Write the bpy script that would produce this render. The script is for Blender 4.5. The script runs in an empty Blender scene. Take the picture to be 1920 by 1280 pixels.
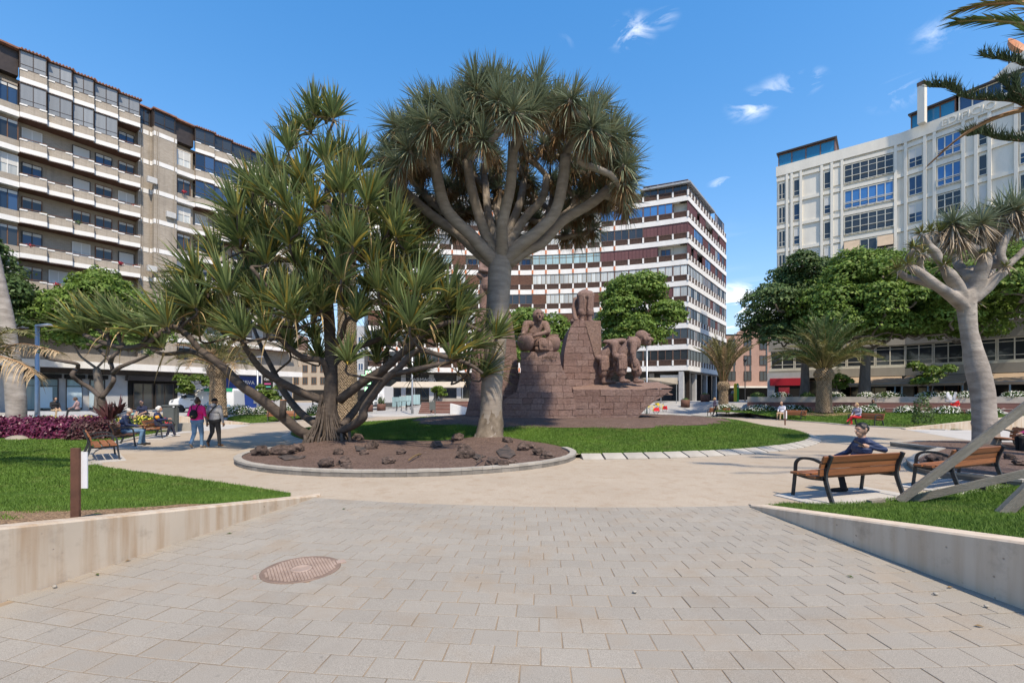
import bpy, bmesh, math, random
import numpy as np
from mathutils import Vector, Matrix
R = math.radians
rng = np.random.default_rng(7)
random.seed(7)
SC = bpy.context.scene
COL = SC.collection

# ---------------------------------------------------------------- camera
FPX, HY, CH = 870.0, 745.0, 1.7          # focal length in photo pixels, horizon row, eye height
cam_d = bpy.data.cameras.new('camera'); cam = bpy.data.objects.new('camera', cam_d); COL.objects.link(cam)
cam.location = (0, 0, CH); cam.rotation_euler = (R(90), 0, 0)
cam_d.sensor_fit = 'HORIZONTAL'; cam_d.sensor_width = 36; cam_d.lens = 36 * FPX / 1920
cam_d.shift_y = (HY - 640) / 1920; cam_d.clip_end = 3000; cam_d.clip_start = 0.05
SC.camera = cam

# ---------------------------------------------------------------- sky, sun, exposure
SUN_EL = R(56); SUN_AZ = math.atan2(0.42, -0.90)          # azimuth measured from +Y towards +X
world = bpy.data.worlds.new('World'); SC.world = world; world.use_nodes = True
def build_world():
    nt = world.node_tree; N = nt.nodes; L = nt.links
    for n in list(N): N.remove(n)
    out = N.new('ShaderNodeOutputWorld'); bg = N.new('ShaderNodeBackground'); bg.inputs[1].default_value = 0.15
    sky = N.new('ShaderNodeTexSky'); sky.sky_type = 'NISHITA'; sky.sun_disc = False
    sky.sun_elevation = SUN_EL; sky.sun_rotation = SUN_AZ
    sky.air_density = 1.5; sky.dust_density = 0.4; sky.ozone_density = 2.5; sky.altitude = 20
    tc = N.new('ShaderNodeTexCoord')
    hs = N.new('ShaderNodeHueSaturation'); hs.inputs['Saturation'].default_value = 1.42; hs.inputs['Value'].default_value = 1.2
    # soft shoulder, so that the band near the horizon stays blue instead of white
    dv = N.new('ShaderNodeVectorMath'); dv.operation = 'MULTIPLY_ADD'; dv.inputs[1].default_value = (1 / 9, 1 / 10, 1 / 16); dv.inputs[2].default_value = (1, 1, 1); L.new(sky.outputs[0], dv.inputs[0])
    d2 = N.new('ShaderNodeVectorMath'); d2.operation = 'DIVIDE'; L.new(sky.outputs[0], d2.inputs[0]); L.new(dv.outputs[0], d2.inputs[1]); L.new(d2.outputs[0], hs.inputs['Color'])
    noise = N.new('ShaderNodeTexNoise'); noise.inputs['Scale'].default_value = 11; noise.inputs['Detail'].default_value = 7
    noise.inputs['Roughness'].default_value = 0.62; noise.inputs['Distortion'].default_value = 1.1
    mp = N.new('ShaderNodeMapping'); mp.inputs['Scale'].default_value = (1.0, 1.0, 2.2); mp.inputs['Rotation'].default_value = (0, R(25), 0)
    L.new(tc.outputs['Generated'], mp.inputs[0]); L.new(mp.outputs[0], noise.inputs['Vector'])
    # the separate small clouds of that day: direction, angular size, strength
    blobs = [(1185, 62, .05, .95), (1245, 35, .03, .6), (1412, 196, .05, 1.0), (1462, 166, .045, .9), (1512, 154, .035, 1.0), (1680, 176, .045, .6),
             (1355, 342, .032, 1.5), (1400, 590, .13, 4.0), (1480, 575, .11, 2.5), (1240, 640, .12, .5), (1760, 60, .04, .5), (1300, 480, .14, .22),
             (1075, 68, .03, .3), (-500, 420, .2, .9), (2400, 300, .2, .8), (2700, 600, .22, .9), (-900, 640, .22, .9)]
    total = None
    for px, py, size, s in blobs:
        d = Vector(((px - 960) / FPX, 1, (HY - py) / FPX)).normalized()
        sub = N.new('ShaderNodeVectorMath'); sub.operation = 'SUBTRACT'; sub.inputs[1].default_value = d
        L.new(tc.outputs['Generated'], sub.inputs[0])
        sc = N.new('ShaderNodeVectorMath'); sc.operation = 'MULTIPLY'; sc.inputs[1].default_value = (1, 1, 1.7); L.new(sub.outputs[0], sc.inputs[0])
        ln = N.new('ShaderNodeVectorMath'); ln.operation = 'LENGTH'; L.new(sc.outputs[0], ln.inputs[0])
        mr = N.new('ShaderNodeMapRange'); mr.interpolation_type = 'SMOOTHSTEP'
        mr.inputs['From Min'].default_value = 0; mr.inputs['From Max'].default_value = size
        mr.inputs['To Min'].default_value = s; mr.inputs['To Max'].default_value = 0
        L.new(ln.outputs['Value'], mr.inputs['Value'])
        if total is None: total = mr.outputs[0]
        else:
            ad = N.new('ShaderNodeMath'); ad.operation = 'MAXIMUM'; L.new(total, ad.inputs[0]); L.new(mr.outputs[0], ad.inputs[1]); total = ad.outputs[0]
    nm = N.new('ShaderNodeMapRange'); nm.inputs['From Min'].default_value = .47; nm.inputs['From Max'].default_value = .8
    nm.inputs['To Min'].default_value = 0; nm.inputs['To Max'].default_value = 1.25; L.new(noise.outputs['Fac'], nm.inputs['Value'])
    ml = N.new('ShaderNodeMath'); ml.operation = 'MULTIPLY'; ml.use_clamp = True; L.new(total, ml.inputs[0]); L.new(nm.outputs[0], ml.inputs[1])
    mix = N.new('ShaderNodeMix'); mix.data_type = 'RGBA'
    L.new(ml.outputs[0], mix.inputs[0]); L.new(hs.outputs[0], mix.inputs[6]); mix.inputs[7].default_value = (6.3, 6.45, 6.7, 1)
    L.new(mix.outputs[2], bg.inputs[0]); L.new(bg.outputs[0], out.inputs[0])
build_world()
sun_d = bpy.data.lights.new('sun', 'SUN'); sun = bpy.data.objects.new('sun', sun_d); COL.objects.link(sun)
sun_d.energy = 4.0; sun_d.angle = R(2.0); sun_d.color = (1, .87, .69)
_sv = Vector((math.sin(SUN_AZ) * math.cos(SUN_EL), math.cos(SUN_AZ) * math.cos(SUN_EL), math.sin(SUN_EL)))
sun.rotation_euler = _sv.to_track_quat('Z', 'Y').to_euler(); sun.location = _sv * 100
SC.view_settings.view_transform = 'Standard'; SC.view_settings.look = 'None'; SC.view_settings.exposure = 0.62; SC.view_settings.gamma = 1
SC.cycles.max_bounces = 6; SC.cycles.diffuse_bounces = 3; SC.cycles.glossy_bounces = 3; SC.cycles.transparent_max_bounces = 6
SC.cycles.use_denoising = True

# ---------------------------------------------------------------- places: a point of the survey photo to a point on the ground / at a depth
def G(px, py, z=0.0):
    Y = FPX * (CH - z) / (py - HY)
    return Vector(((px - 960) / FPX * Y, Y, z))
def P(px, py, Y):
    return Vector(((px - 960) / FPX * Y, Y, CH + (HY - py) / FPX * Y))

# ---------------------------------------------------------------- materials
MATS = {}
def nodes_of(name):
    m = bpy.data.materials.new(name); m.use_nodes = True
    nt = m.node_tree; b = nt.nodes['Principled BSDF']
    return m, nt, nt.nodes, nt.links, b
def mixc(nt, fac, a, b, mode='MIX'):
    n = nt.nodes.new('ShaderNodeMix'); n.data_type = 'RGBA'; n.blend_type = mode; n.clamp_factor = True
    for v, i in ((fac, 0), (a, 6), (b, 7)):
        if isinstance(v, (int, float)): n.inputs[i].default_value = v
        elif isinstance(v, (tuple, list)): n.inputs[i].default_value = tuple(v)[:3] + (1,)
        else: nt.links.new(v, n.inputs[i])
    return n.outputs[2]
def noise(nt, vec, scale, detail=4, rough=.55, dist=0, lo=.3, hi=.7):
    n = nt.nodes.new('ShaderNodeTexNoise'); n.inputs['Scale'].default_value = scale; n.inputs['Detail'].default_value = detail
    n.inputs['Roughness'].default_value = rough; n.inputs['Distortion'].default_value = dist
    if vec is not None: nt.links.new(vec, n.inputs['Vector'])
    m = nt.nodes.new('ShaderNodeMapRange'); m.inputs['From Min'].default_value = lo; m.inputs['From Max'].default_value = hi
    nt.links.new(n.outputs['Fac'], m.inputs['Value'])
    return m.outputs[0]
def coord(nt, kind='Object', scale=None):
    t = nt.nodes.new('ShaderNodeTexCoord'); o = t.outputs[kind]
    if scale:
        mp = nt.nodes.new('ShaderNodeMapping'); mp.inputs['Scale'].default_value = scale; nt.links.new(o, mp.inputs[0]); o = mp.outputs[0]
    return o
def bump(nt, b, h, strength=.3, dist=.02):
    n = nt.nodes.new('ShaderNodeBump'); n.inputs['Strength'].default_value = strength; n.inputs['Distance'].default_value = dist
    nt.links.new(h, n.inputs['Height']); nt.links.new(n.outputs[0], b.inputs['Normal'])
def mat(name, c, var=.12, scale=3.0, rough=.8, bmp=.25, bscale=30, bdist=.01, c2=None, metal=0, spec=.4, obj_rand=0, stretch=None, fine=.08):
    if name in MATS: return MATS[name]
    m, nt, N, L, b = nodes_of(name)
    v = coord(nt, 'Object', stretch)
    lo = tuple(x * (1 - var) for x in c); hi = tuple(min(1, x * (1 + var)) for x in c)
    if c2: hi = c2
    col = mixc(nt, noise(nt, v, scale, 5), lo, hi)
    f = noise(nt, v, scale * 14, 3, lo=.2, hi=.8)
    col = mixc(nt, f, mixc(nt, fine, col, (0, 0, 0)), col)
    if obj_rand:
        oi = N.new('ShaderNodeObjectInfo'); hsv = N.new('ShaderNodeHueSaturation'); mr = N.new('ShaderNodeMapRange')
        mr.inputs['To Min'].default_value = 1 - obj_rand; mr.inputs['To Max'].default_value = 1 + obj_rand
        L.new(oi.outputs['Random'], mr.inputs['Value']); L.new(mr.outputs[0], hsv.inputs['Value']); L.new(col, hsv.inputs['Color']); col = hsv.outputs[0]
    L.new(col, b.inputs['Base Color']); b.inputs['Roughness'].default_value = rough; b.inputs['Metallic'].default_value = metal
    b.inputs['Specular IOR Level'].default_value = spec
    if bmp: bump(nt, b, noise(nt, v, bscale, 4, lo=0, hi=1), bmp, bdist)
    MATS[name] = m
    return m

# ---------------------------------------------------------------- mesh helpers
class MB:
    """collects boxes, tubes, prisms; build() links them as ONE mesh object"""
    def __init__(s): s.v = []; s.f = []; s.mi = []; s.cur = 0; s.sm = []; s.smooth = False
    def face(s, idx): s.f.append(tuple(idx)); s.mi.append(s.cur); s.sm.append(s.smooth)
    def add(s, vs, fs):
        o = len(s.v); s.v.extend([tuple(p) for p in vs])
        for f in fs: s.face([i + o for i in f])
    def box(s, x0, x1, y0, y1, z0, z1):
        s.add([(x0,y0,z0),(x1,y0,z0),(x1,y1,z0),(x0,y1,z0),(x0,y0,z1),(x1,y0,z1),(x1,y1,z1),(x0,y1,z1)],
              [(0,3,2,1),(4,5,6,7),(0,1,5,4),(1,2,6,5),(2,3,7,6),(3,0,4,7)])
    def hexa(s, b, t):
        s.add(list(b) + list(t), [(0,3,2,1),(4,5,6,7),(0,1,5,4),(1,2,6,5),(2,3,7,6),(3,0,4,7)])
    def bar(s, a, b, w, h, up=(0,0,1)):
        a = Vector(a); b = Vector(b); d = (b - a).normalized(); up = Vector(up)
        if abs(d.dot(up)) > .98: up = Vector((0,1,0))
        x = d.cross(up).normalized() * w / 2; y = x.normalized().cross(d).normalized() * h / 2
        s.hexa([a-x-y, a+x-y, b+x-y, b-x-y], [a-x+y, a+x+y, b+x+y, b-x+y])
    def prism(s, poly, z0, z1):
        n = len(poly); vs = [(p[0], p[1], z0) for p in poly] + [(p[0], p[1], z1) for p in poly]
        s.add(vs, [tuple(range(n - 1, -1, -1)), tuple(range(n, 2 * n))] + [(i, (i + 1) % n, n + (i + 1) % n, n + i) for i in range(n)])
    def tube(s, path, rad, n=8, cap=True, bumpy=0, flat=1.0):
        path = [Vector(p) for p in path]; rad = rad if hasattr(rad, '__len__') else [rad] * len(path)
        prev = None; rings = []
        for i, p in enumerate(path):
            d = (path[min(i + 1, len(path) - 1)] - path[max(i - 1, 0)])
            d = d.normalized() if d.length > 1e-9 else Vector((0,0,1))
            if prev is None: prev = d.orthogonal().normalized()
            u = (prev - d * prev.dot(d)); u = u.normalized() if u.length > 1e-6 else d.orthogonal().normalized()
            w = d.cross(u); prev = u; ring = []
            for k in range(n):
                a = 2 * math.pi * k / n; r = rad[i] * (1 + bumpy * random.uniform(-1, 1))
                ring.append(p + u * math.cos(a) * r + w * math.sin(a) * r * flat)
            rings.append(ring)
        o = len(s.v)
        for r in rings: s.v.extend([tuple(q) for q in r])
        m = len(rings); sm = s.smooth; s.smooth = True
        for i in range(m - 1):
            for k in range(n): s.face([o + i*n + k, o + i*n + (k+1) % n, o + (i+1)*n + (k+1) % n, o + (i+1)*n + k])
        s.smooth = sm
        if cap: s.face([o + k for k in range(n - 1, -1, -1)]); s.face([o + (m-1)*n + k for k in range(n)])
    def lathe(s, prof, n=16, c=(0,0,0), ang=2*math.pi):
        o = len(s.v); m = len(prof)
        for r, z in prof:
            for k in range(n): a = ang * k / n; s.v.append((c[0] + r*math.cos(a), c[1] + r*math.sin(a), c[2] + z))
        sm = s.smooth; s.smooth = True
        for i in range(m - 1):
            for k in range(n): s.face([o+i*n+k, o+i*n+(k+1)%n, o+(i+1)*n+(k+1)%n, o+(i+1)*n+k])
        s.smooth = sm
        s.face([o + k for k in range(n-1,-1,-1)]); s.face([o + (m-1)*n + k for k in range(n)])
    def ball(s, c, rx, ry=None, rz=None, n=10, m=7, jit=0):
        ry = ry or rx; rz = rz or rx; o = len(s.v); sm = s.smooth; s.smooth = True
        for i in range(m + 1):
            t = math.pi * i / m
            for k in range(n):
                a = 2*math.pi*k/n; j = 1 + jit * random.uniform(-1, 1)
                s.v.append((c[0]+rx*math.sin(t)*math.cos(a)*j, c[1]+ry*math.sin(t)*math.sin(a)*j, c[2]-rz*math.cos(t)*j))
        for i in range(m):
            for k in range(n): s.face([o+i*n+k, o+i*n+(k+1)%n, o+(i+1)*n+(k+1)%n, o+(i+1)*n+k])
        s.smooth = sm
    def mesh(s, name, mats):
        me = bpy.data.meshes.new(name); me.from_pydata(s.v, [], s.f)
        for m in (mats if isinstance(mats, (list, tuple)) else [mats]): me.materials.append(m)
        me.polygons.foreach_set('material_index', s.mi); me.polygons.foreach_set('use_smooth', s.sm); me.update()
        return me
    def build(s, name, mats, parent=None, **kw):
        return link(name, s.mesh(name, mats), parent, **kw)
def link(name, me, parent=None, loc=None, rotz=None, scale=None):
    o = bpy.data.objects.new(name, me); COL.objects.link(o)
    if parent is not None: o.parent = parent
    if loc is not None: o.location = loc
    if rotz is not None: o.rotation_euler = (0, 0, rotz)
    if scale is not None: o.scale = scale if hasattr(scale, '__len__') else (scale,) * 3
    return o
def thing(name, label, cat, loc=(0,0,0), rotz=0, group=None):
    o = bpy.data.objects.new(name, None); COL.objects.link(o); o.empty_display_size = .3
    o.location = loc; o.rotation_euler = (0, 0, rotz)
    return tag(o, label, cat, group)
def tag(o, label, cat, group=None, kind=None):
    o['label'] = label
    if cat: o['category'] = cat
    if group: o['group'] = group
    if kind: o['kind'] = kind
    return o
def struct(o): o['kind'] = 'structure'; return o
def copy_tree(o, parent=None):
    kids = list(o.children); c = o.copy(); COL.objects.link(c)
    if parent is not None: c.parent = parent
    for k in kids: copy_tree(k, c)
    return c
def np_mesh(name, verts, faces, mats, uv=None, smooth=False):
    """verts (n,3), faces (m,k) arrays"""
    verts = np.asarray(verts, np.float32); faces = np.asarray(faces, np.int32); k = faces.shape[1]; m = faces.shape[0]
    me = bpy.data.meshes.new(name); me.vertices.add(len(verts)); me.vertices.foreach_set('co', verts.ravel())
    me.loops.add(m * k); me.loops.foreach_set('vertex_index', faces.ravel())
    me.polygons.add(m); me.polygons.foreach_set('loop_start', np.arange(0, m * k, k, dtype=np.int32)); me.polygons.foreach_set('loop_total', np.full(m, k, np.int32))
    if smooth: me.polygons.foreach_set('use_smooth', np.ones(m, bool))
    if uv is not None:
        l = me.uv_layers.new(name='UVMap'); l.data.foreach_set('uv', np.asarray(uv, np.float32)[faces.ravel()].ravel())
    for x in (mats if isinstance(mats, (list, tuple)) else [mats]): me.materials.append(x)
    me.update(calc_edges=True); me.validate()
    return me
def norm(a): return a / np.maximum(np.linalg.norm(a, axis=-1, keepdims=True), 1e-9)
def blades(name, base, d, L, W, droop, mats, seg=4, fold=.35, base_w=.7, tipw=.06, twist=None, grav=(0,0,-1)):
    """sword leaves: base (n,3), direction (n,3), length, width, droop arrays -> mesh with UV (random, along)"""
    n = len(base); d = norm(np.asarray(d, float)); L = np.broadcast_to(L, n); W = np.broadcast_to(W, n); droop = np.broadcast_to(droop, n)
    g = np.array(grav, float); side = norm(np.cross(d, rng.normal(0, .35, (n, 3)) + np.array([0, 0, 1.0])))
    s = np.linspace(0, 1, seg + 1); V = np.zeros((n, seg + 1, 3, 3)); UV = np.zeros((n, seg + 1, 3, 2)); ru = rng.random(n)
    for i, t in enumerate(s):
        c = base + d * (L * t)[:, None] + g * (droop * L * t ** 2)[:, None]
        c = c - d * (np.clip(droop, 0, 1) * L * .25 * t ** 3)[:, None]
        tang = norm(d + g * (2 * droop * t)[:, None]); nor = norm(np.cross(side, tang))
        w = W * (base_w + (1 - base_w) * min(1, t * 3.2)) * (1 - t ** 1.8) + W * tipw * (1 - t)
        V[:, i, 0] = c - side * (w / 2)[:, None] + nor * (w * fold)[:, None]; V[:, i, 1] = c; V[:, i, 2] = c + side * (w / 2)[:, None] + nor * (w * fold)[:, None]
        UV[:, i, :, 0] = ru[:, None]; UV[:, i, :, 1] = t
    idx = np.arange(n * (seg + 1) * 3).reshape(n, seg + 1, 3); F = []
    for i in range(seg):
        for k in range(2): F.append(np.stack([idx[:, i, k], idx[:, i, k+1], idx[:, i+1, k+1], idx[:, i+1, k]], -1))
    return np_mesh(name, V.reshape(-1, 3), np.concatenate(F), mats, UV.reshape(-1, 2))
def leaf_quads(name, c, nrm, size, mats, aspect=.55):
    """small folded leaves: centre (n,3), facing normal (n,3), size (n) ; two quads bent along the midrib"""
    n = len(c); nrm = norm(nrm); t = norm(np.cross(nrm, rng.normal(0, 1, (n, 3)))); b = np.cross(nrm, t)
    h = (size / 2)[:, None]; w = h * aspect; ru = rng.random(n)
    A = c - t * h; B = c + t * h - nrm * h * .25; M1 = c - b * w - nrm * w * .35; M2 = c + b * w - nrm * w * .35
    V = np.stack([A, M1, B, M2], 1).reshape(-1, 3); i = np.arange(n) * 4
    F = np.concatenate([np.stack([i, i + 1, i + 2], -1), np.stack([i, i + 2, i + 3], -1)])
    UV = np.stack([np.repeat(ru, 4), np.tile([0, .5, 1, .5], n)], -1)
    return np_mesh(name, V, F, mats, UV)
def smooth_path(pts, k=4):
    pts = [Vector(p) for p in pts]; q = [pts[0] * 2 - pts[1]] + pts + [pts[-1] * 2 - pts[-2]]; out = []
    for i in range(1, len(q) - 2):
        for j in range(k):
            t = j / k; a, b, c, d = q[i-1], q[i], q[i+1], q[i+2]
            out.append(.5 * ((2*b) + (c - a) * t + (2*a - 5*b + 4*c - d) * t*t + (3*b - a - 3*c + d) * t**3))
    return out + [pts[-1]]
def lerp_list(vals, n):
    return [float(x) for x in np.interp(np.linspace(0, len(vals) - 1, n), range(len(vals)), vals)]
def remesh(mb, voxel, it=4, name='body', factor=.5):
    """one continuous closed surface out of overlapping closed pieces"""
    me = mb.mesh(name, []) if False else bpy.data.meshes.new(name); me.from_pydata(mb.v, [], mb.f); me.update()
    o = bpy.data.objects.new('tmp', me); COL.objects.link(o)
    r = o.modifiers.new('r', 'REMESH'); r.mode = 'VOXEL'; r.voxel_size = voxel; r.use_smooth_shade = True
    if it: s = o.modifiers.new('s', 'SMOOTH'); s.factor = factor; s.iterations = it
    dg = bpy.context.evaluated_depsgraph_get(); res = bpy.data.meshes.new_from_object(o.evaluated_get(dg))
    bpy.data.objects.remove(o); bpy.data.meshes.remove(me); res.name = name; res.materials.clear()
    return res
def capsule(mb, a, b, ra, rb, n=10):
    a = Vector(a); b = Vector(b); d = b - a; l = d.length; d = d / l if l > 1e-6 else Vector((0,0,1))
    path = []; rad = []
    for t in (-1, -.86, -.5): path.append(a + d * ra * t); rad.append(ra * math.sqrt(max(.02, 1 - t*t)))
    path += [a, b]; rad += [ra, rb]
    for t in (.5, .86, 1): path.append(b + d * rb * t); rad.append(rb * math.sqrt(max(.02, 1 - t*t)))
    mb.tube(path, rad, n)
# ================================================================ the ground
CX, CY, RL = 1.6, 25.3, 12.7             # centre and radius of the round lawn
def sstep(a, b, x): t = np.clip((x - a) / (b - a), 0, 1); return t * t * (3 - 2 * t)
ST_A, ST_B = Vector((20.5, 40.5)), Vector((40.0, 30.0))      # foot of the terrace steps
def behind(x, y):
    d = (ST_B - ST_A).normalized(); return (x - ST_A.x) * (-d.y) * -1 * -1 + (y - ST_A.y) * d.x
def street_h(x, y):
    """the street round the plaza lies higher than the plaza floor"""
    r = sstep(46, 60, y) * (0.25 + 0.95 * sstep(-16, -8, x))
    r = np.maximum(r, 1.2 * sstep(.3, 1.6, behind(x, y)) * sstep(19, 22, x)); r = np.maximum(r, .5 * sstep(19, 24, -x) * sstep(30, 36, y))
    return r
def grid_mesh(name, m, x0, x1, y0, y1, nx, ny, hf):
    X, Y = np.meshgrid(np.linspace(x0, x1, nx), np.linspace(y0, y1, ny)); Z = hf(X, Y)
    i = np.arange(nx * ny).reshape(ny, nx); F = np.stack([i[:-1, :-1], i[:-1, 1:], i[1:, 1:], i[1:, :-1]], -1).reshape(-1, 4)
    return np_mesh(name, np.stack([X, Y, Z], -1).reshape(-1, 3), F, m, smooth=True)
def paving_mat():
    m, nt, N, L, b = nodes_of('street_paving'); v = coord(nt)
    br = N.new('ShaderNodeTexBrick'); br.inputs['Scale'].default_value = 1.0; br.inputs['Brick Width'].default_value = .9; br.inputs['Row Height'].default_value = .6; br.inputs['Mortar Size'].default_value = .012
    br.inputs['Color1'].default_value = (.33, .325, .32, 1); br.inputs['Color2'].default_value = (.39, .385, .375, 1); br.inputs['Mortar'].default_value = (.2, .19, .18, 1)
    L.new(v, br.inputs['Vector'])
    c = mixc(nt, noise(nt, v, .35, 5), br.outputs[0], mixc(nt, .55, br.outputs[0], (.24, .235, .23)))
    L.new(c, b.inputs['Base Color']); b.inputs['Roughness'].default_value = .85
    return m
M_street = paving_mat()
struct(link('ground', grid_mesh('ground', M_street, -400, 400, -60, 900, 401, 481, street_h)))

def sand_mat():
    m, nt, N, L, b = nodes_of('sand'); v = coord(nt)
    c = mixc(nt, noise(nt, v, .45, 6, .6), (.355, .30, .235), (.425, .368, .295))
    c = mixc(nt, noise(nt, v, 3.2, 6, .65, lo=.5, hi=.8), c, (.31, .235, .165))
    c = mixc(nt, noise(nt, v, 60, 3, lo=.35, hi=.65), mixc(nt, .45, c, (.25, .19, .135)), c)
    vo = N.new('ShaderNodeTexVoronoi'); vo.inputs['Scale'].default_value = 34; L.new(v, vo.inputs['Vector'])
    mr = N.new('ShaderNodeMapRange'); mr.inputs['From Min'].default_value = .05; mr.inputs['From Max'].default_value = .16; mr.inputs['To Min'].default_value = .8; mr.inputs['To Max'].default_value = 0; L.new(vo.outputs['Distance'], mr.inputs['Value'])
    sp = N.new('ShaderNodeMath'); sp.operation = 'MULTIPLY'; L.new(mr.outputs[0], sp.inputs[0]); L.new(noise(nt, v, 1.7, 3, lo=.42, hi=.7), sp.inputs[1])
    c = mixc(nt, sp.outputs[0], c, (.2, .14, .1))
    L.new(c, b.inputs['Base Color']); b.inputs['Roughness'].default_value = .95; b.inputs['Specular IOR Level'].default_value = .2
    h = N.new('ShaderNodeMath'); h.operation = 'ADD'; L.new(noise(nt, v, 70, 3, lo=0, hi=1), h.inputs[0]); L.new(noise(nt, v, 6, 4, lo=0, hi=2), h.inputs[1])
    bump(nt, b, h.outputs[0], .45, .012)
    return m
M_sand = sand_mat()
def sheet(name, poly, z, m, parent=None):
    mb = MB(); mb.add([(p[0], p[1], z) for p in poly], [tuple(range(len(poly)))])
    return mb.build(name, m, parent)
arc = []
for k in range(96):
    a = 2 * math.pi * k / 96; rr = 18.15 if math.sin(a) < -.2 else 18.15 + 2.6 * float(sstep(-.2, .35, math.sin(a)))
    arc.append((CX + rr * math.cos(a) * (1.08 if math.cos(a) > 0 and math.sin(a) > -.3 else 1), CY + rr * math.sin(a)))
struct(sheet('sand_plaza', arc, .006, M_sand))

# ---- the paved approach: rows of blocks concentric with the round lawn
def paver_mat():
    m, nt, N, L, b = nodes_of('paver'); v = coord(nt); g = N.new('ShaderNodeNewGeometry').outputs['Position']
    c = mixc(nt, noise(nt, g, .5, 4), (.274, .243, .198), (.314, .282, .233))
    oi = N.new('ShaderNodeObjectInfo'); ri = N.new('ShaderNodeNewGeometry').outputs['Random Per Island']
    ad = N.new('ShaderNodeMath'); ad.operation = 'ADD'; L.new(oi.outputs['Random'], ad.inputs[0]); L.new(ri, ad.inputs[1])
    fr = N.new('ShaderNodeMath'); fr.operation = 'FRACT'; L.new(ad.outputs[0], fr.inputs[0])
    mr = N.new('ShaderNodeMapRange'); mr.inputs['To Min'].default_value = .93; mr.inputs['To Max'].default_value = 1.05; L.new(fr.outputs[0], mr.inputs['Value'])
    hs = N.new('ShaderNodeHueSaturation'); L.new(mr.outputs[0], hs.inputs['Value']); L.new(c, hs.inputs['Color']); c = hs.outputs[0]
    c = mixc(nt, noise(nt, g, 230, 2, lo=.35, hi=.65), mixc(nt, .42, c, (.09, .085, .08)), mixc(nt, .12, c, (.75, .72, .68)))
    c = mixc(nt, noise(nt, g, 1.6, 5, lo=.5, hi=.8), c, mixc(nt, .5, c, (.33, .24, .15)))
    c = mixc(nt, noise(nt, g, .8, 7, .7, lo=.5, hi=.75), c, mixc(nt, .3, c, (.12, .11, .10))); c = mixc(nt, noise(nt, g, 7, 4, .6, lo=.68, hi=.74), c, mixc(nt, .35, c, (.08, .075, .07)))
    L.new(c, b.inputs['Base Color']); b.inputs['Roughness'].default_value = .86; b.inputs['Specular IOR Level'].default_value = .3
    bump(nt, b, noise(nt, g, 200, 3, lo=0, hi=1), .35, .004)
    return m
M_paver = paver_mat(); M_joint = mat('joint_sand', (.27, .205, .14), .35, 3, .95, .5, 90)
WL0, WL1 = Vector((-4.22, 3.84)), Vector((-3.29, 7.95)); WR0, WR1 = Vector((4.07, 3.69)), Vector((3.66, 7.1))
def wx(w0, w1, y): return w0.x + (w1.x - w0.x) * (y - w0.y) / (w1.y - w0.y)
def build_paving():
    poly = []
    for k in range(25):
        x = -3.3 + 6.95 * k / 24; poly.append((x, CY - math.sqrt(18.18 ** 2 - (x - CX) ** 2)))
    poly += [(wx(WR0, WR1, -3), -3), (wx(WL0, WL1, -3), -3)]
    base = struct(sheet('paved_path', poly, .010, M_joint))
    PW, PH, gap = .312, .213, .007
    cells = []
    for r in range(64):
        rad0 = 18.16 + r * PH; n0 = int(6.2 / PW); off = (.5 if r % 2 else 0) + random.uniform(-.04, .04)
        for k in range(-n0, n0 + 2):
            a0 = -math.pi / 2 + (k + off) * PW / rad0; a1 = a0 + PW / rad0
            ac = (a0 + a1) / 2; cx = CX + (rad0 + PH / 2) * math.cos(ac); cy = CY + (rad0 + PH / 2) * math.sin(ac)
            if cx < wx(WL0, WL1, cy) - PW * .55 or cx > wx(WR0, WR1, cy) + PW * .55 or cy < -2.5: continue
            cells.append((cx, cy, ac, rad0))
    cells = [c for c in cells if not ((c[0] + 2.07) ** 2 / .32 ** 2 + (c[1] - 4.56) ** 2 / .31 ** 2 < .55)]
    vis = [c for c in cells if c[1] > 2.6 and abs(c[0]) < c[1] * 1.16]; vis.sort(key=lambda c: c[1]); near = set(map(id, vis[:300]))
    mb = MB(); x, y, b_ = PW / 2 - gap / 2, PH / 2 - gap / 2, .005
    def pv(q, cx, cy, ac, dz=0, tx=0, ty=0):
        ca, sa = math.cos(ac + math.pi / 2), math.sin(ac + math.pi / 2); ring = []
        for sx, sy, z in [(-x,-y,-.006),(x,-y,-.006),(x,y,-.006),(-x,y,-.006),(-x,-y,.001),(x,-y,.001),(x,y,.001),(-x,y,.001),(-x+b_,-y+b_,.003),(x-b_,-y+b_,.003),(x-b_,y-b_,.003),(-x+b_,y-b_,.003)]:
            ring.append((cx + sx * ca - sy * sa, cy + sx * sa + sy * ca, .012 + z + dz + tx * sx + ty * sy))
        q.add(ring, [(8,9,10,11)] + [(i, (i+1)%4, 4+(i+1)%4, 4+i) for i in range(4)] + [(4+i, 4+(i+1)%4, 8+(i+1)%4, 8+i) for i in range(4)])
    one = MB(); pv(one, 0, 0, -math.pi / 2); one_me = one.mesh('paver', M_paver); rest = MB()
    for c in cells:
        dz = random.uniform(-.0018, .0018)
        if id(c) in near:
            o = link('paver', one_me, base, (c[0], c[1], dz)); o.rotation_euler = (random.uniform(-.006, .006), random.uniform(-.005, .005), c[2] + math.pi / 2)
        else: pv(rest, c[0], c[1], c[2], dz)
    o = rest.build('paver_field', M_paver, base); o['kind'] = 'stuff'
build_paving()

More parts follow.
